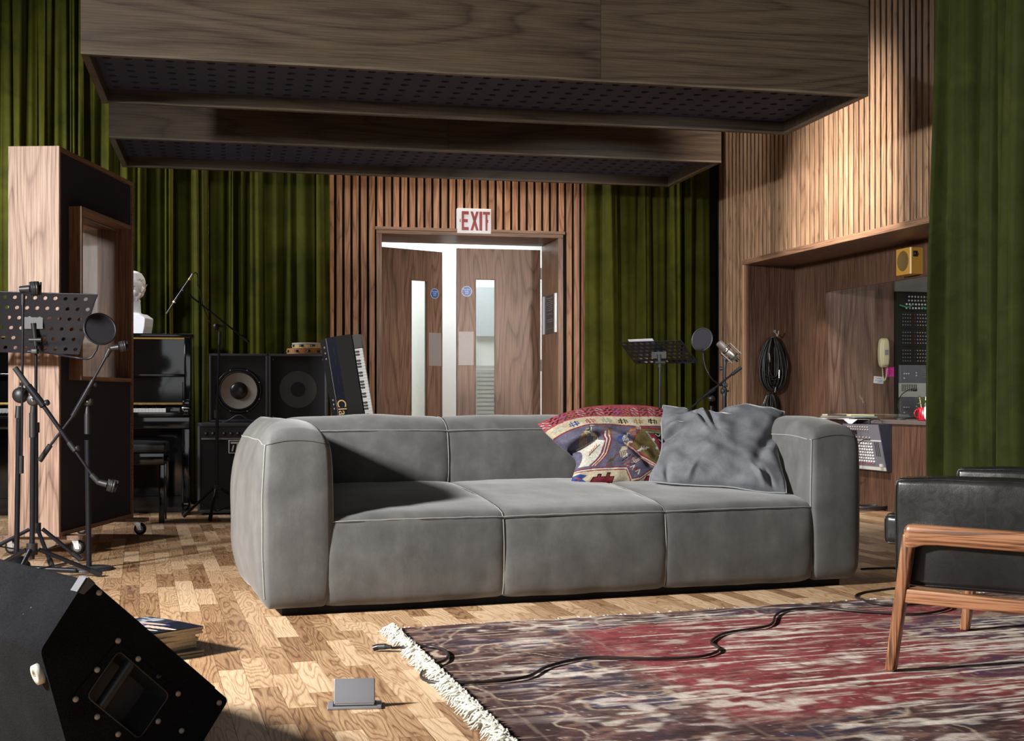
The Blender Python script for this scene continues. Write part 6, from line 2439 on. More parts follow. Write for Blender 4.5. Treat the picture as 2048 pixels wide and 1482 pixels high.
# sheet of music lying on the far side of the right-hand stand
def sheet_on(base, Y, corners, dy):
    tl, tr, br, bl = corners
    t = thing('sheet_music', 'white sheet of music resting on the perforated stand behind the sofa', 'sheet music', base)
    q = [W(*tl, Y - dy) - base, W(*tr, Y - dy) - base, W(*br, Y + dy) - base, W(*bl, Y + dy) - base]
    n_ = (q[1] - q[0]).cross(q[3] - q[0]).normalized()
    if n_.y < 0:
        n_ = -n_
    for k in range(2):
        o = n_ * (0.004 + 0.002 * k)
        v_ = [p + o for p in q] + [p + o + n_ * 0.0008 for p in q]
        MB().add(v_, [(0, 1, 2, 3), (7, 6, 5, 4), (0, 4, 5, 1), (1, 5, 6, 2), (2, 6, 7, 3), (3, 7, 4, 0)]).build('sheet', M['paper'], t)


sheet_on(baseB, 8.0, [(1256, 681), (1305, 679), (1338, 727), (1285, 728)], 0.11)


def pop_filter(label, c, w_px, h_px, Y, clamp, goose, axis, group='round pop filters on goosenecks'):
    cc = W(*c, Y)
    root = thing('pop_filter', label, 'pop filter', W(*clamp[:2], clamp[2]), 0, group)
    b = root.location
    rad = max(w_px, h_px) / 2 / FPX * Y
    ax = Vector(axis).normalized()
    q = ax.to_track_quat('Z', 'Y').to_matrix()
    ring = [cc - b + q @ Vector((rad * math.cos(a), rad * math.sin(a), 0)) for a in np.linspace(0, 2 * math.pi, 40, endpoint=False)]
    MB().path(ring, 0.0055, 8, closed=True).build('hoop', M['black_plastic'], root)
    MB().lathe([(0, -.001), (rad, -.001), (rad, .001), (0, .001)], cc - b, 40, tuple(ax), False).build('mesh_screen', plain('pop_mesh', (0.012, 0.010, 0.016), 0.85, 0, 0.5, 700, 0.4), root)
    pts = [W(px, py, y) - b for px, py, y in goose]
    MB().path(catmull(pts, 8), 0.0048, 8).build('gooseneck', M['black_metal'], root)
    MB().rbox(-.016, .016, -.016, .016, -.012, .012, 0.004, 2).build('clamp', M['black_plastic'], root)
    MB().tube((-.035, 0, 0), (-.014, 0, 0), 0.008, 12).build('clamp_screw', M['black_plastic'], root)
    return root


pop_filter('large pop filter on a curved gooseneck in front of the screen window, left', (200, 658), 54, 63, 6.30, (70, 703, 6.37), [(72, 703, 6.37), (110, 708, 6.33), (150, 715, 6.3), (178, 717, 6.3), (191, 703, 6.3), (196, 690, 6.3)], (0.55, -0.80, 0.25))
pop_filter('pop filter on a thin gooseneck behind the sofa near the silver microphone', (1404, 679), 35, 46, 8.1, (1450, 770, 8.17), [(1449, 771, 8.17), (1437, 768, 8.15), (1422, 755, 8.1), (1410, 732, 8.1), (1405, 702, 8.1)], (-0.6, -0.75, 0.15))


def mic_stand(label, px, Y, name='microphone_stand'):
    base = FL(px, HOR + CAMZ * FPX / Y)
    return thing(name, label, 'microphone stand', base, 0, 'microphone stands'), base


# (B) round-base boom stand, in front of the screen
YB = 6.13
rB, bB = mic_stand('boom microphone stand with a flat round base in front of the screen', 178, YB)
LB = lambda px, py, y=YB: W(px, py, y) - bB
MB().lathe([(0.0, 0.016), (0.03, 0.0155), (0.108, 0.011), (0.114, 0.006), (0.112, 0.0), (0.0, 0.0)], (0, 0, 0), 48).build('round_base', plain('grey_iron_base', (0.06, 0.062, 0.075), 0.5, 0.2, 0.2, 60), rB)
MB().tube((0, 0, 0.01), LB(175, 880), 0.0125, 14).build('lower_pole', M['black_metal'], rB)
MB().tube(LB(175, 868), LB(175, 828), 0.015, 14).build('grip_sleeve', M['black_plastic'], rB)
MB().tube(LB(175, 830), LB(175, 812), 0.0135, 12, 0.010).build('neck', M['black_plastic'], rB)
boomjoint(rB, LB(176, 802), 0.024)
o_ = Vector((0, -0.03, 0))
MB().tube(LB(217, 712) + o_, LB(186, 768) + o_, 0.0062, 12).build('boom', M['black_metal'], rB)
MB().tube(LB(190, 760) + o_, LB(178, 782) + o_, 0.0095, 12).build('boom_collar', M['black_plastic'], rB)
MB().tube(LB(182, 776) + o_, LB(150, 832) + o_, 0.0135, 12).build('boom_sleeve', M['black_metal'], rB)
MB().tube(LB(150, 832) + o_, LB(103, 893) + o_, 0.0065, 12).build('rear_boom', M['black_metal'], rB)
MB().tube(LB(105, 890) + o_, LB(84, 921) + o_, 0.0125, 14).build('counterweight', M['rubber'], rB)
MB().lathe([(0, .012), (.010, .010), (.012, 0)], LB(192, 768) + o_ + V(.004, 0, -.002), 12, (1, 0, -.4)).build('lock_knob', M['black_plastic'], rB)
MB().tube(LB(216, 714) + o_, LB(224, 698) + o_, 0.011, 12, 0.013).build('clip_swivel', M['black_plastic'], rB)
clip(rB, LB(226, 697) + o_, (1.0, 0, 0.15), 1.1)

# (C) ball-joint stand with vertical boom
YC = 6.0
rC, bC = mic_stand('leftmost microphone stand with ball clutch and upright thin boom', 33, YC)
LC = lambda px, py, y=YC: W(px, py, y) - bC
MB().lathe([(0.0, 0.085), (0.022, 0.083), (0.035, 0.075), (0.060, 0.045), (0.066, 0.015), (0.062, 0.0), (0.0, 0.0)], (0, 0, 0.0), 32).build('domed_weight', M['black_metal'], rC)
for (px, py) in ((150, 1146), (-60, 1128)):
    f = FL(px, py) - bC
    l = MB().tube((0, 0, 0.028), f + V(0, 0, 0.012), 0.0115, 12).build('leg', M['black_metal'], rC)
    MB().ball(f + V(0, 0, .012), 0.012, 12).build('end_cap', M['rubber'], l)
MB().tube((0, 0, 0.07), LC(38, 830), 0.012, 14).build('pole', M['black_metal'], rC)
MB().tube(LC(37, 836), LC(38, 812), 0.0165, 14, 0.014).build('grip_sleeve', M['black_plastic'], rC)
MB().ball(LC(41, 790), 0.038, 24, (1, 0.7, 1)).build('ball_clutch', M['black_plastic'], rC)
MB().tube(LC(41, 772), LC(41, 765), 0.005, 8).build('wing_bolt', M['black_metal'], rC)
oc = Vector((0, -0.036, 0))
MB().tube(LC(52, 600) + oc, LC(49, 915) + oc, 0.0055, 12).build('boom', M['black_metal'], rC)
MB().tube(LC(49, 911) + oc, LC(48.5, 946) + oc, 0.0105, 14).build('counterweight', M['rubber'], rC)
MB().tube(LC(51.5, 612) + oc, LC(52, 590) + oc, 0.0085, 12, 0.011).build('clip_swivel', M['black_plastic'], rC)
clip(rC, LC(46, 580) + oc, (1.0, 0.0, 0.06), 1.35)

# (D) tripod boom stand
YD = 5.72
rD, bD = mic_stand('boom stand at left whose lowered arm ends in an empty clip', 64, YD)
LD = lambda px, py, y=YD: W(px, py, y) - bD
MB().tube((0, 0, 0.10), LD(66, 872), 0.0115, 14).build('lower_pole', M['black_metal'], rD)
MB().tube(LD(66, 875), LD(66, 826), 0.0165, 14).build('grip_sleeve', M['black_plastic'], rD)
MB().tube(LD(66, 828), LD(67, 812), 0.013, 12).build('neck', M['black_plastic'], rD)
boomjoint(rD, LD(67, 800), 0.026)
od = Vector((0, -0.034, 0))
MB().tube(LD(36, 736) + od, LD(66, 778) + od, 0.0125, 14).build('counterweight', M['rubber'], rD)
MB().tube(LD(62, 772) + od, LD(93, 812) + od, 0.016, 12).build('boom_sleeve', M['black_metal'], rD)
MB().tube(LD(90, 808) + od, LD(150, 893) + od, 0.0095, 12).build('boom', M['black_metal'], rD)
MB().tube(LD(143, 884) + od, LD(156, 901) + od, 0.0125, 12).build('boom_collar', M['black_plastic'], rD)
MB().tube(LD(150, 893) + od, LD(190, 950) + od, 0.0062, 12).build('boom_extension', M['black_metal'], rD)
MB().lathe([(0, .012), (.012, .010), (.014, 0)], LD(94, 808) + od + V(.01, 0, 0.005), 14, (1, -.2, .4)).build('lock_knob', M['black_plastic'], rD)
MB().lathe([(0, .012), (.011, .010), (.013, 0)], LD(155, 896) + od + V(.01, 0, 0.0), 14, (1, -.2, .2)).build('lock_knob', M['black_plastic'], rD)
MB().tube(LD(188, 948) + od, LD(203, 964) + od, 0.013, 12).build('clip_swivel', M['black_plastic'], rD)
clip(rD, LD(202, 963) + od, (0.9, 0.0, -0.25), 1.15)
tripod(rD, (0, 0), 0.14, [V(0.02, -0.30, 0), V(-0.27, 0.10, 0), V(0.25, 0.16, 0)])

# (E) tripod boom with long microphone, beside the amplifiers
YE = 8.75
rE, bE = mic_stand('boom stand in front of the amplifier holding a long thin microphone', 434, YE)
LE = lambda px, py, y=YE: W(px, py, y) - bE
MB().tube((0, 0, 0.14), LE(434, 832), 0.0115, 14).build('lower_pole', M['black_metal'], rE)
MB().tube(LE(434, 836), LE(434, 820), 0.018, 12).build('height_collar', M['black_plastic'], rE)
MB().tube(LE(434, 825), LE(439, 664), 0.008, 12).build('inner_pole', M['black_metal'], rE)
MB().tube(LE(439, 690), LE(440, 663), 0.011, 12).build('neck', M['black_plastic'], rE)
MB().ball(LE(433, 653), 0.022, 18, (1, 1.1, 1.1)).build('clutch', M['black_plastic'], rE)
MB().tube(LE(376, 588), LE(490, 678), 0.0058, 12).build('boom', M['black_metal'], rE)
MB().tube(LE(482, 671), LE(498, 685), 0.0095, 12).build('end_grip', M['rubber'], rE)
MB().tube(LE(436, 650), LE(450, 655), 0.008, 12).build('lock_knob', M['black_plastic'], rE)
MB().lathe([(.010, -.006), (.016, -.006), (.016, .006), (.010, .006), (.010, -.006)], LE(368, 582), 16, (0.7, 0, 1)).build('mic_clip', M['black_plastic'], rE)
tripod(rE, (0, 0), 0.20, [FL(368, 1035) - bE, FL(420, 1043) - bE, V(0.27, 0.12, 0)])
mE = thing('shotgun_microphone', 'long thin black microphone on the boom stand near the piano', 'microphone', W(368, 582, YE))
LM = lambda px, py, y=YE: W(px, py, y) - mE.location
MB().tube(LM(380, 559), LM(349, 604), 0.0115, 16).build('body', M['black_metal'], mE)
MB().tube(LM(349, 604), LM(333, 628), 0.0085, 16, 0.006).build('barrel', M['black_metal'], mE)
MB().tube(LM(349.5, 603), LM(348, 605.3), 0.0125, 16).build('ring', M['chrome'], mE)
MB().tube(LM(381.5, 557), LM(379, 560.5), 0.0125, 16).build('end_ring', M['brass'], mE)
MB().tube(LM(386, 548), LM(381, 556), 0.008, 14).build('plug', M['steel'], mE)
MB().path(catmull([LM(386, 548), LM(391, 545), LM(395, 552), LM(395, 570), LM(397, 573), LM(402, 592), LM(406, 612), LM(414, 633), LM(421, 646)], 6), 0.0038, 7).build('cord', M['cable_b'], mE)

# (F) silver condenser microphone stand, right
YF = 8.2
rF, bF = mic_stand('slim straight stand carrying the silver microphone behind the grey cushion', 1449, YF)
LF = lambda px, py, y=YF: W(px, py, y) - bF
MB().tube((0, 0, 0.14), LF(1449, 790), 0.0125, 14).build('lower_pole', M['black_metal'], rF)
MB().tube(LF(1449, 795), LF(1450, 724), 0.0085, 12).build('inner_pole', M['black_metal'], rF)
MB().tube(LF(1449, 792), LF(1449, 776), 0.0155, 14).build('height_collar', M['black_plastic'], rF)
MB().lathe([(0, .01), (.02, .006), (.022, 0), (0.01, -.006)], LF(1445, 782), 18, (-1, -.3, 0)).build('clamp_wheel', M['black_plastic'], rF)
MB().tube(LF(1450, 782), LF(1458, 782), 0.006, 10).build('clamp_screw', M['black_metal'], rF)
MB().lathe([(0, .02), (.012, .018), (.012, 0)], LF(1445, 737), 14, (-1, 0, 0)).build('lock_knob', M['black_plastic'], rF)
MB().tube(LF(1450, 730), LF(1450, 716), 0.011, 14).build('swivel', M['black_plastic'], rF)
tripod(rF, (0, 0), 0.16, [V(0.25, 0.12, 0), V(-0.22, 0.16, 0), V(0.0, -0.28, 0)])
cm = thing('condenser_microphone', 'silver studio microphone tilted in its elastic shock mount behind the grey cushion', 'microphone', W(1452, 700, YF))
Lc = lambda px, py, y=YF: W(px, py, y) - cm.location
a, b = Lc(1436, 684), Lc(1472, 718)
u = (b - a).normalized()
Ltot = (b - a).length
q = lambda t: a + (b - a) * t
MB().lathe([(0.0, 0.0), (0.018, 0.001), (0.0235, 0.008), (0.0235, 0.058), (0.022, 0.06)], a, 24, tuple(u)).build('grille_head', M['steel'], cm)
MB().lathe([(0.0225, 0.060), (0.0245, 0.062), (0.0245, 0.068), (0.022, 0.07), (0.0245, 0.074), (0.0245, Ltot * .86), (0.019, Ltot * .93), (0.017, Ltot), (0, Ltot)], a, 24, tuple(u)).build('body', M['nickel'], cm)
MB().tube(q(0.98), q(1.12), 0.011, 14).build('connector', M['black_metal'], cm)
v1_ = u.cross(Vector((0, 1, 0))).normalized()
v2_ = u.cross(v1_).normalized()
el = MB()
for t, rr in ((0.50, .030), (0.88, .030)):
    ring = [q(t) + (v1_ * math.cos(x_) + v2_ * math.sin(x_)) * rr for x_ in np.linspace(0, 2 * math.pi, 24, endpoint=False)]
    MB().path(ring, 0.0025, 6, closed=True).build('cradle_ring', M['black_metal'], cm)
for k in range(4):
    an = math.pi / 4 + k * math.pi / 2
    dd_ = v1_ * math.cos(an) + v2_ * math.sin(an)
    MB().tube(q(0.36) + dd_ * .058, q(0.98) + dd_ * .058, 0.0035, 8).build('mount_rod', M['steel'], cm)
    el.tube(q(0.36) + dd_ * .058, q(0.50) + dd_ * .030, 0.0015, 5)
    el.tube(q(0.98) + dd_ * .058, q(0.88) + dd_ * .030, 0.0015, 5)
el.build('elastic_cords', M['rubber'], cm, kind='stuff')
MB().tube(q(0.65) - v1_ * .0 + V(0, 0, -.03), Lc(1450, 722), 0.007, 10).build('mount_arm', M['black_metal'], cm)

# (G) low boom stand, right
YG = 7.7
rG, bG = mic_stand('short boom stand with round clutch behind the sofa, boom rising right', 1423, YG)
LG = lambda px, py, y=YG: W(px, py, y) - bG
MB().tube((0, 0, 0.14), LG(1423, 812), 0.010, 14).build('pole', M['black_metal'], rG)
MB().ball(LG(1423, 797), 0.020, 18, (1.1, 1, 0.9)).build('clutch', M['black_plastic'], rG)
og = Vector((0, -0.022, 0))
MB().tube(LG(1374, 822) + og, LG(1410, 790) + og, 0.006, 12).build('boom', M['black_metal'], rG)
MB().tube(LG(1406, 794) + og, LG(1428, 777) + og, 0.0105, 12).build('boom_sleeve', M['black_metal'], rG)
MB().tube(LG(1426, 778) + og, LG(1470, 743) + og, 0.006, 12).build('rear_boom', M['black_metal'], rG)
MB().tube(LG(1463, 749) + og, LG(1481, 735) + og, 0.0105, 14).build('counterweight', M['rubber'], rG)
tripod(rG, (0, 0), 0.16, [V(0.25, 0.12, 0), V(-0.22, 0.16, 0), V(0.0, -0.28, 0)])

# ------------------------------------------------------------------ cable coils on hooks (end wall of the nook)
def nook_pt(px, py, out_=0.0):
    """point on the nook end wall (plane x = NS0+0.018 of RF), px -> depth"""
    xx = NS0 + 0.018 + out_
    k = (px - CX) / FPX
    o0 = RF.o + RF.ex * xx
    y = (k * o0.y - o0.x) / (RF.ey.x - k * RF.ey.y)
    p = RF.w(xx, y)
    p.z = CAMZ + (HOR - py) / FPX * p.y
    return p


def hung_coil(label, hook, cx_, cy_, wpx, hpx, loops, seed, plugs):
    p0 = nook_pt(hook[0], hook[1], 0.0)
    hk = thing('cable_coil', label, 'cable', p0, 0, 'black cables hung on wall hooks')
    rn_ = random.Random(seed)
    nrm = RF.ex
    pts = []
    for k in range(loops):
        a_w = wpx / 2 * rn_.uniform(0.06, 1.0)
        a_h = hpx * rn_.uniform(0.70, 1.0)
        ox = rn_.uniform(-3, 3)
        dep = 0.012 + 0.035 * rn_.random()
        ph = 14
        for j in range(ph):
            t = j / ph * 2 * math.pi
            # teardrop hanging from the hook
            x_ = a_w * math.sin(t) * (0.55 + 0.45 * (1 - math.cos(t)) / 2) + ox * (1 - math.cos(t)) / 2
            y_ = a_h * (1 - math.cos(t)) / 2
            pts.append(nook_pt(cx_ + x_, hook[1] + 4 + y_, dep + 0.01 * math.sin(t * 2 + k)) - p0)
    MB().path(catmull(pts, 3), 0.0068, 6).build('cord', M['cable_b'], hk)
    MB().tube(Vector((0, 0, 0.03)), Vector((0, 0, 0.03)) + nrm * 0.01, 0.012, 8).build('hook_plate', M['steel'], hk)
    MB().path(catmull([Vector((0, 0, .03)), nrm * 0.03 + Vector((0, 0, .01)), nrm * 0.055 + Vector((0, 0, -.012)), nrm * 0.075 + Vector((0, 0, .03))], 5), 0.005, 8).build('hook', M['steel'], hk)
    for (x0_, y0_, x1_, y1_) in plugs:
        A, B = nook_pt(x0_, y0_, 0.065) - p0, nook_pt(x1_, y1_, 0.065) - p0
        pl_ = MB().tube(A, A.lerp(B, .75), 0.0075, 10).build('jack_plug', M['chrome'], hk)
        MB().tube(A.lerp(B, .75), B, 0.0035, 8).build('jack_tip', M['chrome'], pl_)
    return hk


hung_coil('large black cable coil hung on a hook on the panelled end wall', (1549, 670), 1546, 0, 74, 112, 22, 3, [(1538, 706, 1540, 724), (1559, 740, 1558, 757)])
hung_coil('smaller black cable coil on the lower hook, half hidden by the grey cushion', (1543, 782), 1543, 0, 54, 66, 9, 8, [(1534, 791, 1526, 811)])

# ------------------------------------------------------------------ nook objects
# ochre wall speaker
def on_nook(px, py, out_=0.0):
    y = ND - out_
    x_ = RF.hx(px, y)
    p = RF.w(x_, y)
    p.z = CAMZ + (HOR - py) / FPX * p.y
    return x_, p.z


xa, _ = on_nook(1799, 520)
xb, _ = on_nook(1845, 520)
zt_, zb_ = on_nook(1840, 492)[1], on_nook(1840, 549)[1]
ys = thing('wall_speaker', 'ochre yellow box speaker on the panelled wall above the control room window', 'speaker', RF.w(xa, ND - 0.0005, zb_ + 0.005), RF.a)
wS, hS = xb - xa, zt_ - zb_
OUT = 0.10
xa = RF.hx(1791, ND - OUT)
xm = RF.hx(1821, ND - OUT) - xa
wS = RF.hx(1844, ND - 0.006) - xa
zc_ = CAMZ + (HOR - 526) / FPX * RF.w(xa, ND - OUT).y
hS = 52 / FPX * RF.w(xa, ND - OUT).y
ys.location = RF.w(xa, ND - 0.0005, zc_ - hS / 2)
body = [(0.0, 0.0), (0.0, -OUT + .010), (0.010, -OUT), (xm - .008, -OUT), (xm, -OUT + .008), (wS, -0.008), (wS, 0.0)]
MB().prism(body, 0.0, hS, plane='xy').build('housing', M['yellow'], ys)
# front (facing -y) round grille
MB().lathe([(0.0, 0.001), (xm * .34, 0.001), (xm * .36, 0.003), (xm * .38, 0.0)], (xm * .5, -OUT, hS * .52), 28, (0, -1, 0)).build('round_grille', M['yellow_d'], ys)
sn = Vector((0.14, -0.108, 0)).normalized()
sn = Vector((0.140, 0.108, 0)).normalized()
mid = Vector((xm + (wS - xm) * .34, -OUT + .008 + (OUT - .016) * .34, hS * .76))
fn_ = Vector((0.14, -0.108, 0)).normalized()
ex_ = Vector((wS - xm, OUT - .016, 0)).normalized()
nn_ = Vector((ex_.y, -ex_.x, 0))
T = Matrix.Translation(mid + nn_ * 0.0015) @ Matrix(((ex_.x, 0, -nn_.x, 0), (ex_.y, 0, -nn_.y, 0), (0, 1, 0, 0), (0, 0, 0, 1)))
MB().rbox(-0.017, 0.017, -0.02, 0.02, -.003, .001, 0.001, T=T).build('socket_plate', M['black_plastic'], ys)
MB().lathe([(0, .012), (.008, .012), (.010, 0)], mid, 12, tuple(nn_)).build('volume_knob', M['black_plastic'], ys)

# telephone on the control-room side wall (plane x = WS0 of RF)
def cw_pt(px, py, out_=0.0):
    xx = WS0 + out_
    k = (px - CX) / FPX
    o0 = RF.o + RF.ex * xx
    y = (k * o0.y - o0.x) / (RF.ey.x - k * RF.ey.y)
    p = RF.w(xx, y)
    return y, CAMZ + (HOR - py) / FPX * p.y


yp, zp = cw_pt(1763, 735)
_, zp1 = cw_pt(1763, 677)
ph = thing('wall_telephone', 'cream wall telephone with a keypad on the dark wood behind the window', 'telephone', RF.w(WS0 + 0.001, yp, zp), RF.a)
hp = zp1 - zp
def phf(p):
    t = p.z / hp
    k = 1.0 - 0.16 * math.cos(math.pi * 2 * (t - 0.5)) * 0 - 0.10 * abs(t - .5)
    return Vector((p.x * (1 - 0.25 * abs(2 * t - 1) ** 3) + 0.010 * abs(2 * t - 1) ** 2, p.y * (1.02 - 0.22 * abs(2 * t - 1) ** 2.5), p.z))
RB(0.0, 0.058, -0.042, 0.042, 0.0, hp, (0.016, 0.022, 0.03), phf, 4, (2, 4, 12)).mesh().build('body', M['phone'], ph)
RB(0.030, 0.070, -0.030, 0.030, hp * 0.05, hp * 0.95, (0.012, 0.018, 0.02), phf, 4, (1, 3, 12)).mesh().build('handset', M['phone'], ph)
kp = MB().rbox(0.0705, 0.0735, -0.017, 0.017, hp * .42, hp * .62, 0.001, smooth=False).build('keypad', M['knob_white'], ph)
for i in range(3):
    for j in range(4):
        MB().box(0.0735, 0.0765, -0.014 + i * .0105, -0.007 + i * .0105, hp * .435 + j * .0098, hp * .435 + j * .0098 + .0065).build('key', M['grey_plastic'], kp)
cl = []
for k in range(90):
    t = k / 89
    a = math.pi * t
    cl.append(V(0.022 + .006 * math.cos(k * 1.5), -0.004 + 0.038 * (1 - math.cos(a)) * 0.55, -0.12 * math.sin(a) + .006 * math.sin(k * 1.5) + .10 * t * t * .9))
MB().path(cl, 0.0032, 6).build('coiled_cord', M['phone'], ph)

y1_, z1_ = cw_pt(1757, 760)
nt2 = thing('note_card', 'small white handwritten card below the cream telephone', 'note', RF.w(WS0 + 0.001, y1_, z1_), RF.a)
MB().box(0, 0.001, -0.045, 0.045, -0.028, 0.028, Matrix.Rotation(R(-5), 4, 'X')).build('card', M['paper'], nt2)
for (q0, q1, zz) in ((-.02, .0, .012), (.004, .022, .012), (-.03, -.018, -.002), (-.012, .03, -.006), (-.01, .02, -.016)):
    MB().path([V(.0016, q0 + (q1 - q0) * t / 6, zz + .002 * math.sin(t * 2.3)) for t in range(7)], .0012, 4).build('pen_stroke', M['void'], nt2)
y2_, z2_ = cw_pt(1780, 744)
nt3 = thing('sticky_note', 'bright pink sticky note beside the telephone cord', 'note', RF.w(WS0 + 0.001, y2_, z2_), RF.a)
MB().box(0, 0.001, -0.045, 0.05, -0.038, 0.038, Matrix.Rotation(R(3), 4, 'X')).build('sheet', M['pink'], nt3)
for zz in (.012, .0, -.012):
    MB().path([V(.0016, -.012 + .004 * t, zz + .003 * math.sin(t * 2.3)) for t in range(8)], .0012, 4).build('pen_stroke', M['signred'], nt3)

# equipment rack (front faces the viewer: +x of RF)
RKX, RKY = WS0 + 0.030, 1.067
def rack_unit(label, z0, z1, kind, seed):
    r_ = thing('rack_unit', label, 'rack equipment', RF.w(RKX, RKY, z0), RF.a, 'equipment in the control room rack')
    h = z1 - z0
    MB().rbox(-0.26, 0.0, 0.002, 0.482, 0.0008, h - .0008, 0.002, smooth=False).build('case', M['mixer_side'] if kind != 'silver' else M['steel'], r_)
    rn_ = random.Random(seed)
    MB().rbox(0.0, 0.004, 0.0, 0.484, 0.001, h - .001, 0.001, smooth=False).build('face_plate', {'patch': M['void'], 'mod': M['void'], 'box': M['mixer_face'], 'silver': M['mixer_light']}[kind], r_)
    if kind == 'patch':
        m = MB()
        for j in range(4):
            for i in range(11):
                if (j > 1 and i > 6) or (j == 1 and i > 8):
                    continue
                m.ball((0.010, 0.09 + i * .028 - (.02 if j > 1 else 0), h - .03 - j * .030), 0.0085, 8)
        m.build('knobs', M['knob_white'], r_, kind='stuff')
        for (a_, b_) in (((.02, .20, .03), (.02, .30, .055)), ((.02, .26, .02), (.02, .31, .08)), ((.02, .0, .045), (.02, .12, .05))):
            MB().path(catmull([V(*a_), (V(*a_) + V(*b_)) / 2 + V(.02, 0, -.02), V(*b_)], 6), .005, 6).build('green_lead', plain('green_lead', (0.02, 0.3, 0.12), 0.5), r_)
        MB().lathe([(0, .02), (.020, .018), (.024, 0)], (0.004, 0.335, h * .5), 20, (1, 0, 0)).build('dial', M['signwhite'], r_)
    if kind == 'mod':
        for nm, mat_, cols_ in (('lilac_knobs', M['lilac_knob'], (1, 3, 4)), ('yellow_knobs', M['yellow_knob'], (2,)), ('red_knobs', M['knob_red'], (0,))):
            m = MB()
            for j in range(4):
                for c_ in cols_:
                    cc_ = c_
                    m.ball((0.008, 0.145 + cc_ * .024 + (.004 if j % 2 else 0), h - .028 - j * .028), 0.0052 if nm != 'red_knobs' else .0036, 8)
            m.build(nm, mat_, r_, kind='stuff')
        m = MB()
        for j in range(4):
            for i in range(4):
                m.ball((0.006, 0.04 + i * .022, h - .028 - j * .028), 0.0055, 6)
        m.build('dark_knobs', M['grey_plastic'], r_, kind='stuff')
        MB().box(.004, .006, .272, .36, h * .12, h * .34).build('sub_panel', M['grey_plastic'], r_)
        for i in range(3):
            MB().ball((.008, .29 + i * .025, h * .23), .006, 8).build('knob', [M['knob_red'], M['knob_white'], M['lilac_knob']][i], r_)
    if kind == 'box':
        m = MB()
        for j in range(4):
            for i in range(7):
                m.box(.004, .007, .20 + i * .014, .209 + i * .014, h * .30 + j * .018, h * .30 + j * .018 + .011)
        m.build('buttons', M['grey_plastic'], r_, kind='stuff')
        m = MB()
        for (a_, b_) in ((.05, .5), (.07, .5), (.09, .5), (.05, .25), (.16, .55), (.16, .4)):
            m.ball((.008, a_, h * b_), .007, 8)
        m.build('knobs', M['knob_white'], r_, kind='stuff')
        MB().box(.004, .006, .014, .02, .01, h - .01).build('handle_bar', M['steel'], r_)
    if kind == 'silver':
        m = MB()
        for i in range(9):
            m.box(.004, .0055, .03 + i * .016, .036 + i * .016, h * .4, h * .9)
        m.build('vent_slots', M['void'], r_, kind='stuff')


zr = 1.652
hs = [(0.143, 'patch', 'top rack unit with white knobs and green leads'), (0.143, 'mod', 'rack unit with rows of coloured knobs directly below the white-knobbed one'),
      (0.143, 'mod', 'middle rack unit with rows of coloured knobs'), (0.143, 'mod', 'lowest of the three rack units with rows of coloured knobs'),
      (0.143, 'box', 'blue-grey rack unit with small buttons above the silver one'), (0.115, 'silver', 'silver rack unit with dark slots near the desk'), (0.164, 'box', 'dark lowest rack unit on the desk behind the desk microphone')]
for i, (h_, kd, lb) in enumerate(hs):
    rack_unit(lb, zr - h_, zr, kd, i)
    zr -= h_
rk = thing('equipment_rack', 'black open rack frame holding the equipment in the control room', 'rack', RF.w(RKX, RKY, 0.652), RF.a)
MB().box(-0.262, 0.006, -0.020, -0.0005, 0.0, 1.002).build('side_rail', M['void'], rk)
MB().box(-0.262, 0.006, 0.4855, 0.505, 0.0, 1.002).build('side_rail', M['void'], rk)
MB().box(-0.262, 0.006, -0.02, 0.505, 1.0025, 1.012).build('top_rail', M['void'], rk)
MB().box(-0.262, 0.006, -0.0004, 0.485, 0.0, (zr - 0.652) - 0.0008).build('bottom_rail', M['void'], rk)

# things on the sill: papers, notebook, folder
def sill_s(px, y):
    return RF.hx(px, y)


stack = [('loose white sheets at the bottom of the pile on the window sill', 0.42, 0.22, 0.008, M['paper'], 1.20, 2, 'paper_sheets'),
         ('orange folder inside the pile on the window sill', 0.36, 0.22, 0.004, M['orange_card'], 1.28, 5, 'folder'),
         ('dark green folder on the window sill under the notebook', 0.50, 0.21, 0.010, M['green_card'], 1.25, 1, 'folder'),
         ('long cream notebook on top of the pile on the window sill', 0.46, 0.20, 0.012, M['cream'], 1.24, -2, 'notebook')]
zz = WZ0 + 0.0006
for (lb, l, d, th, mm, off, an, nm) in stack:
    t = thing(nm, lb, nm.split('_')[-1], RF.w(off + 0.12, ND + 0.012, zz), RF.a + R(an))
    MB().rbox(-l / 2, l / 2, -0.11, 0.085, 0, th * .2, 0.0004, smooth=False).build('back_cover', mm, t)
    MB().rbox(-l / 2 + .003, l / 2 - .003, -0.107, 0.082, th * .2, th * .8, 0.0004, smooth=False).build('pages', M['paper'] if mm is not M['cream'] else M['cream'], t)
    MB().rbox(-l / 2, l / 2, -0.11, 0.085, th * .8, th, 0.0004, smooth=False).build('front_cover', mm, t)
    if nm == 'notebook':
        m = MB()
        for k in range(40):
            xx = -l * .28 + k * .0075
            m.tube((xx, -.111, .002), (xx, -.111, th + .002), 0.0015, 5)
        m.build('spiral_binding', M['black_metal'], t, kind='stuff')
    zz += th + .0006
# hanging corner of a sheet
sx0, sx1, sx2 = RF.hx(1684, ND - .11), RF.hx(1714, ND - .11), RF.hx(1695, ND - .11)
ps = thing('hanging_sheet', 'white sheet corner drooping over the edge of the window sill', 'paper', RF.w((sx0 + sx1) / 2, ND - 0.102, WZ0), RF.a)
hw_ = (sx1 - sx0) / 2
MB().prism([(-hw_, 0.003), (0.0, -0.040), (hw_, 0.004)], -0.001, 0.0).build('sheet', M['paper'], ps)
MB().box(-hw_, hw_, -0.001, 0.09, 0.002, 0.003).build('sheet_top', M['paper'], ps)

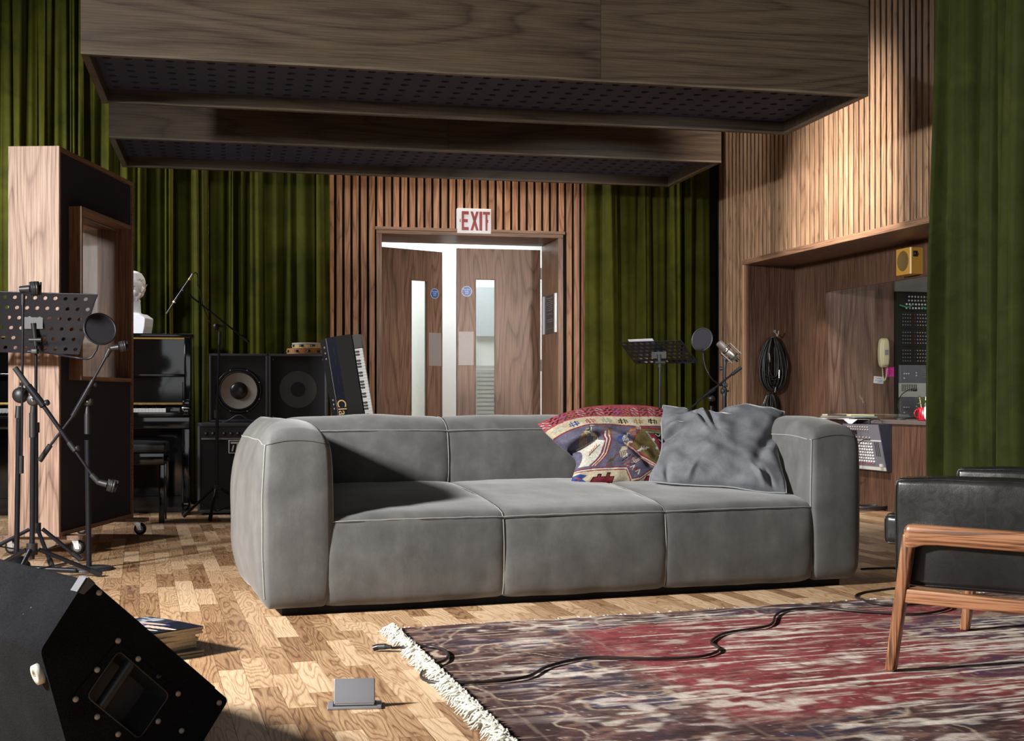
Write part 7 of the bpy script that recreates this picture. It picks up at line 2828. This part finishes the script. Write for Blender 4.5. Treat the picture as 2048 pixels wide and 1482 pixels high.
# desk microphone, mug, pencils, white jar with plant
def dpt(px, py, y):
    x_ = RF.hx(px, y)
    p = RF.w(x_, y)
    p.z = CAMZ + (HOR - py) / FPX * p.y
    return p


DZT = WZ0 - 0.004
p = dpt(1800, 790, 0.72)
p.z = DZT
dm = thing('desk_microphone', 'black gooseneck desk microphone behind the control room window', 'microphone', p)
MB().lathe([(0, .02), (.03, .018), (.04, .008), (.042, 0), (0, 0)], (0, 0, 0), 20).build('base', M['black_plastic'], dm)
g = lambda px, py: dpt(px, py, 0.72) - p
MB().path(catmull([g(1800, 828), g(1796, 808), g(1803, 790), g(1817, 780), g(1826, 779)], 6), 0.0035, 7).build('gooseneck', M['black_metal'], dm)
MB().lathe([(0, 0), (.010, .004), (.013, .02), (.013, .045), (.008, .056), (0, .058)], g(1824, 779), 14, tuple((g(1839, 779) - g(1824, 779)).normalized())).build('windscreen', M['rubber'], dm)
p = dpt(1848, 838, ND + .07)
p.z = WZ0 + .0006
mg = thing('mug', 'red mug holding a pencil and a marker on the window sill', 'mug', p)
MB().lathe([(0, 0.004), (.036, .004), (.036, .0), (.041, .0), (.043, .01), (.044, .088), (.042, .092), (.039, .09), (.038, .012), (0, .012)], (0, 0, 0), 32).build('body', M['red_mug'], mg)
MB().path(catmull([V(-.040, -.010, .075), V(-.062, -.012, .070), V(-.070, -.014, .048), V(-.058, -.012, .026), V(-.040, -.010, .020)], 6), 0.0055, 8).build('handle', M['red_mug'], mg)
MB().box(-.004, .022, -.0460, -.0445, .045, .058).build('white_print', M['signwhite'], mg)
pc_ = thing('pencil', 'pencil standing in the red mug', 'pencil', p + V(-.005, 0, .013))
MB().tube((0.0, 0, 0), (-.022, 0.01, .150), .0035, 6).build('shaft', M['pencil'], pc_)
MB().tube((-.022, 0.01, .150), (-.024, .011, .162), .0035, 6, .0006).build('tip', M['void'], pc_)
pk = thing('marker', 'cream marker pen standing in the red mug', 'pen', p + V(.010, 0, .013))
MB().tube((0, 0, 0), (.004, .0, .125), .005, 10).build('barrel', M['cream'], pk)
MB().tube((.004, 0, .125), (.005, .0, .155), .0055, 10).build('cap', M['cream'], pk)
p = dpt(1862, 838, ND + .05)
p.z = WZ0 + .0006
jr = thing('plant_pot', 'white rounded pot with small green plant at the curtain edge', 'plant pot', p)
MB().lathe([(0, 0), (.030, 0), (.044, .02), (.050, .055), (.044, .095), (.032, .115), (.028, .11), (0, .10)], (0, 0, 0), 28).build('pot', M['signwhite'], jr)
rn_ = random.Random(9)
for k in range(26):
    a = rn_.uniform(0, 6.28)
    L_ = rn_.uniform(.05, .12)
    el_ = rn_.uniform(.1, 1.2)
    d = V(math.cos(a) * math.cos(el_), math.sin(a) * math.cos(el_), math.sin(el_))
    b_ = V(math.cos(a) * .01, math.sin(a) * .01, .10)
    e_ = b_ + d * L_
    s_ = d.cross(V(0, 0, 1)).normalized() * .014
    up_ = s_.cross(d).normalized() * .004
    mid_ = (b_ + e_) / 2 + V(0, 0, .012)
    mid2 = b_.lerp(e_, .75) + V(0, 0, .006)
    MB().add([b_, mid_ + s_, mid_ + up_, mid_ - s_, mid2 + s_ * .8, mid2 + up_, mid2 - s_ * .8, e_], [(0, 1, 2), (0, 2, 3), (1, 4, 5, 2), (2, 5, 6, 3), (4, 7, 5), (5, 7, 6)], True).build('leaf', M['leaf'], jr)

# ------------------------------------------------------------------ small mixing desk hung on the panelling
mx0, mx1 = RF.hx(1710, ND), RF.hx(1784, ND)
yy_ = ND - 0.001
zt1 = CAMZ + (HOR - 849) / FPX * RF.w(mx1, yy_).y
zb1 = CAMZ + (HOR - 944) / FPX * RF.w(mx1, yy_).y
mxr = thing('mixing_desk', 'small mixing desk mounted upright on the panelling below the window sill', 'mixer', RF.w(mx0, yy_, zb1), RF.a)
mw, mh = mx1 - mx0, zt1 - zb1
dt, db = 0.105, 0.035
side = [(0, 0), (-db, 0), (-dt, mh), (0, mh)]
MB().prism([(a_, b_) for a_, b_ in side], 0.0, mw, plane='yz').build('case', M['mixer_side'], mxr)
def face_pt(s_, t_, o_=0.0):
    """s 0..1 across (far -> near), t 0..1 bottom -> top"""
    y_ = -(db + (dt - db) * t_) - o_
    return V(s_ * mw, y_, t_ * mh)
def fbox(s0, s1, t0, t1, o0, o1):
    P_ = [face_pt(s0, t0, o0), face_pt(s1, t0, o0), face_pt(s1, t1, o0), face_pt(s0, t1, o0), face_pt(s0, t0, o1), face_pt(s1, t0, o1), face_pt(s1, t1, o1), face_pt(s0, t1, o1)]
    return P_, [(0, 3, 2, 1), (4, 5, 6, 7), (0, 1, 5, 4), (1, 2, 6, 5), (2, 3, 7, 6), (3, 0, 4, 7)]
MB().add(*fbox(0.01, 0.985, 0.01, 0.995, 0.0, 0.002)).build('face_plate', M['mixer_face'], mxr)
MB().add(*fbox(0.01, 0.985, 0.02, 0.09, 0.002, 0.003)).build('arm_rest', M['mixer_light'], mxr)
MB().add(*fbox(0.01, 0.985, 0.635, 0.665, 0.002, 0.003)).build('divider_strip', M['mixer_light'], mxr)
m = MB()
for j in range(7):
    for i in range(11):
        m.ball(face_pt(0.06 + i * .065, 0.20 + j * .063, .004), 0.0095, 8)
m.build('knobs', M['knob_white'], mxr, kind='stuff')
m = MB()
for i in range(9):
    m.ball(face_pt(0.07 + i * .075, 0.155, .003), 0.006, 6)
m.build('red_knobs', M['knob_red'], mxr, kind='stuff')
m = MB()
for j in range(2):
    for i in range(9):
        m.ball(face_pt(0.16 + i * .066, 0.93 - j * .05, .003), 0.008, 8)
for i in range(8):
    m.ball(face_pt(0.07 + i * .09, 0.71, .003), 0.008, 8)
m.build('sockets', M['steel'], mxr, kind='stuff')
m = MB()
for i in range(4):
    m.add(*fbox(0.06 + i * .085, 0.12 + i * .085, 0.78, 0.86, 0.002, 0.010))
m.build('black_sockets', M['void'], mxr, kind='stuff')
m = MB()
for i in range(3):
    m.add(*fbox(0.80 + i * .045, 0.815 + i * .045, 0.32, 0.62, 0.002, 0.004))
m.build('fader_slots', M['void'], mxr, kind='stuff')
MB().add(*fbox(0.86, 0.93, 0.10, 0.16, 0.002, 0.014)).build('fader_cap', M['knob_white'], mxr)
MB().path(catmull([face_pt(.72, .665, .01), face_pt(.62, .66, .03), face_pt(.50, .56, .05), face_pt(.42, .40, .05), face_pt(.34, .20, .05), face_pt(.15, .10, .05), face_pt(-.05, .06, .06)], 6), 0.004, 7).build('patch_lead', M['cable_b'], mxr)
MB().path(catmull([V(mw * .62, -.06, mh), V(mw * .66, -.065, mh + .03), V(mw * .85, -.05, mh + .035), V(mw * .9, -.04, mh)], 6), 0.005, 7).build('power_lead', M['cable_b'], mxr)
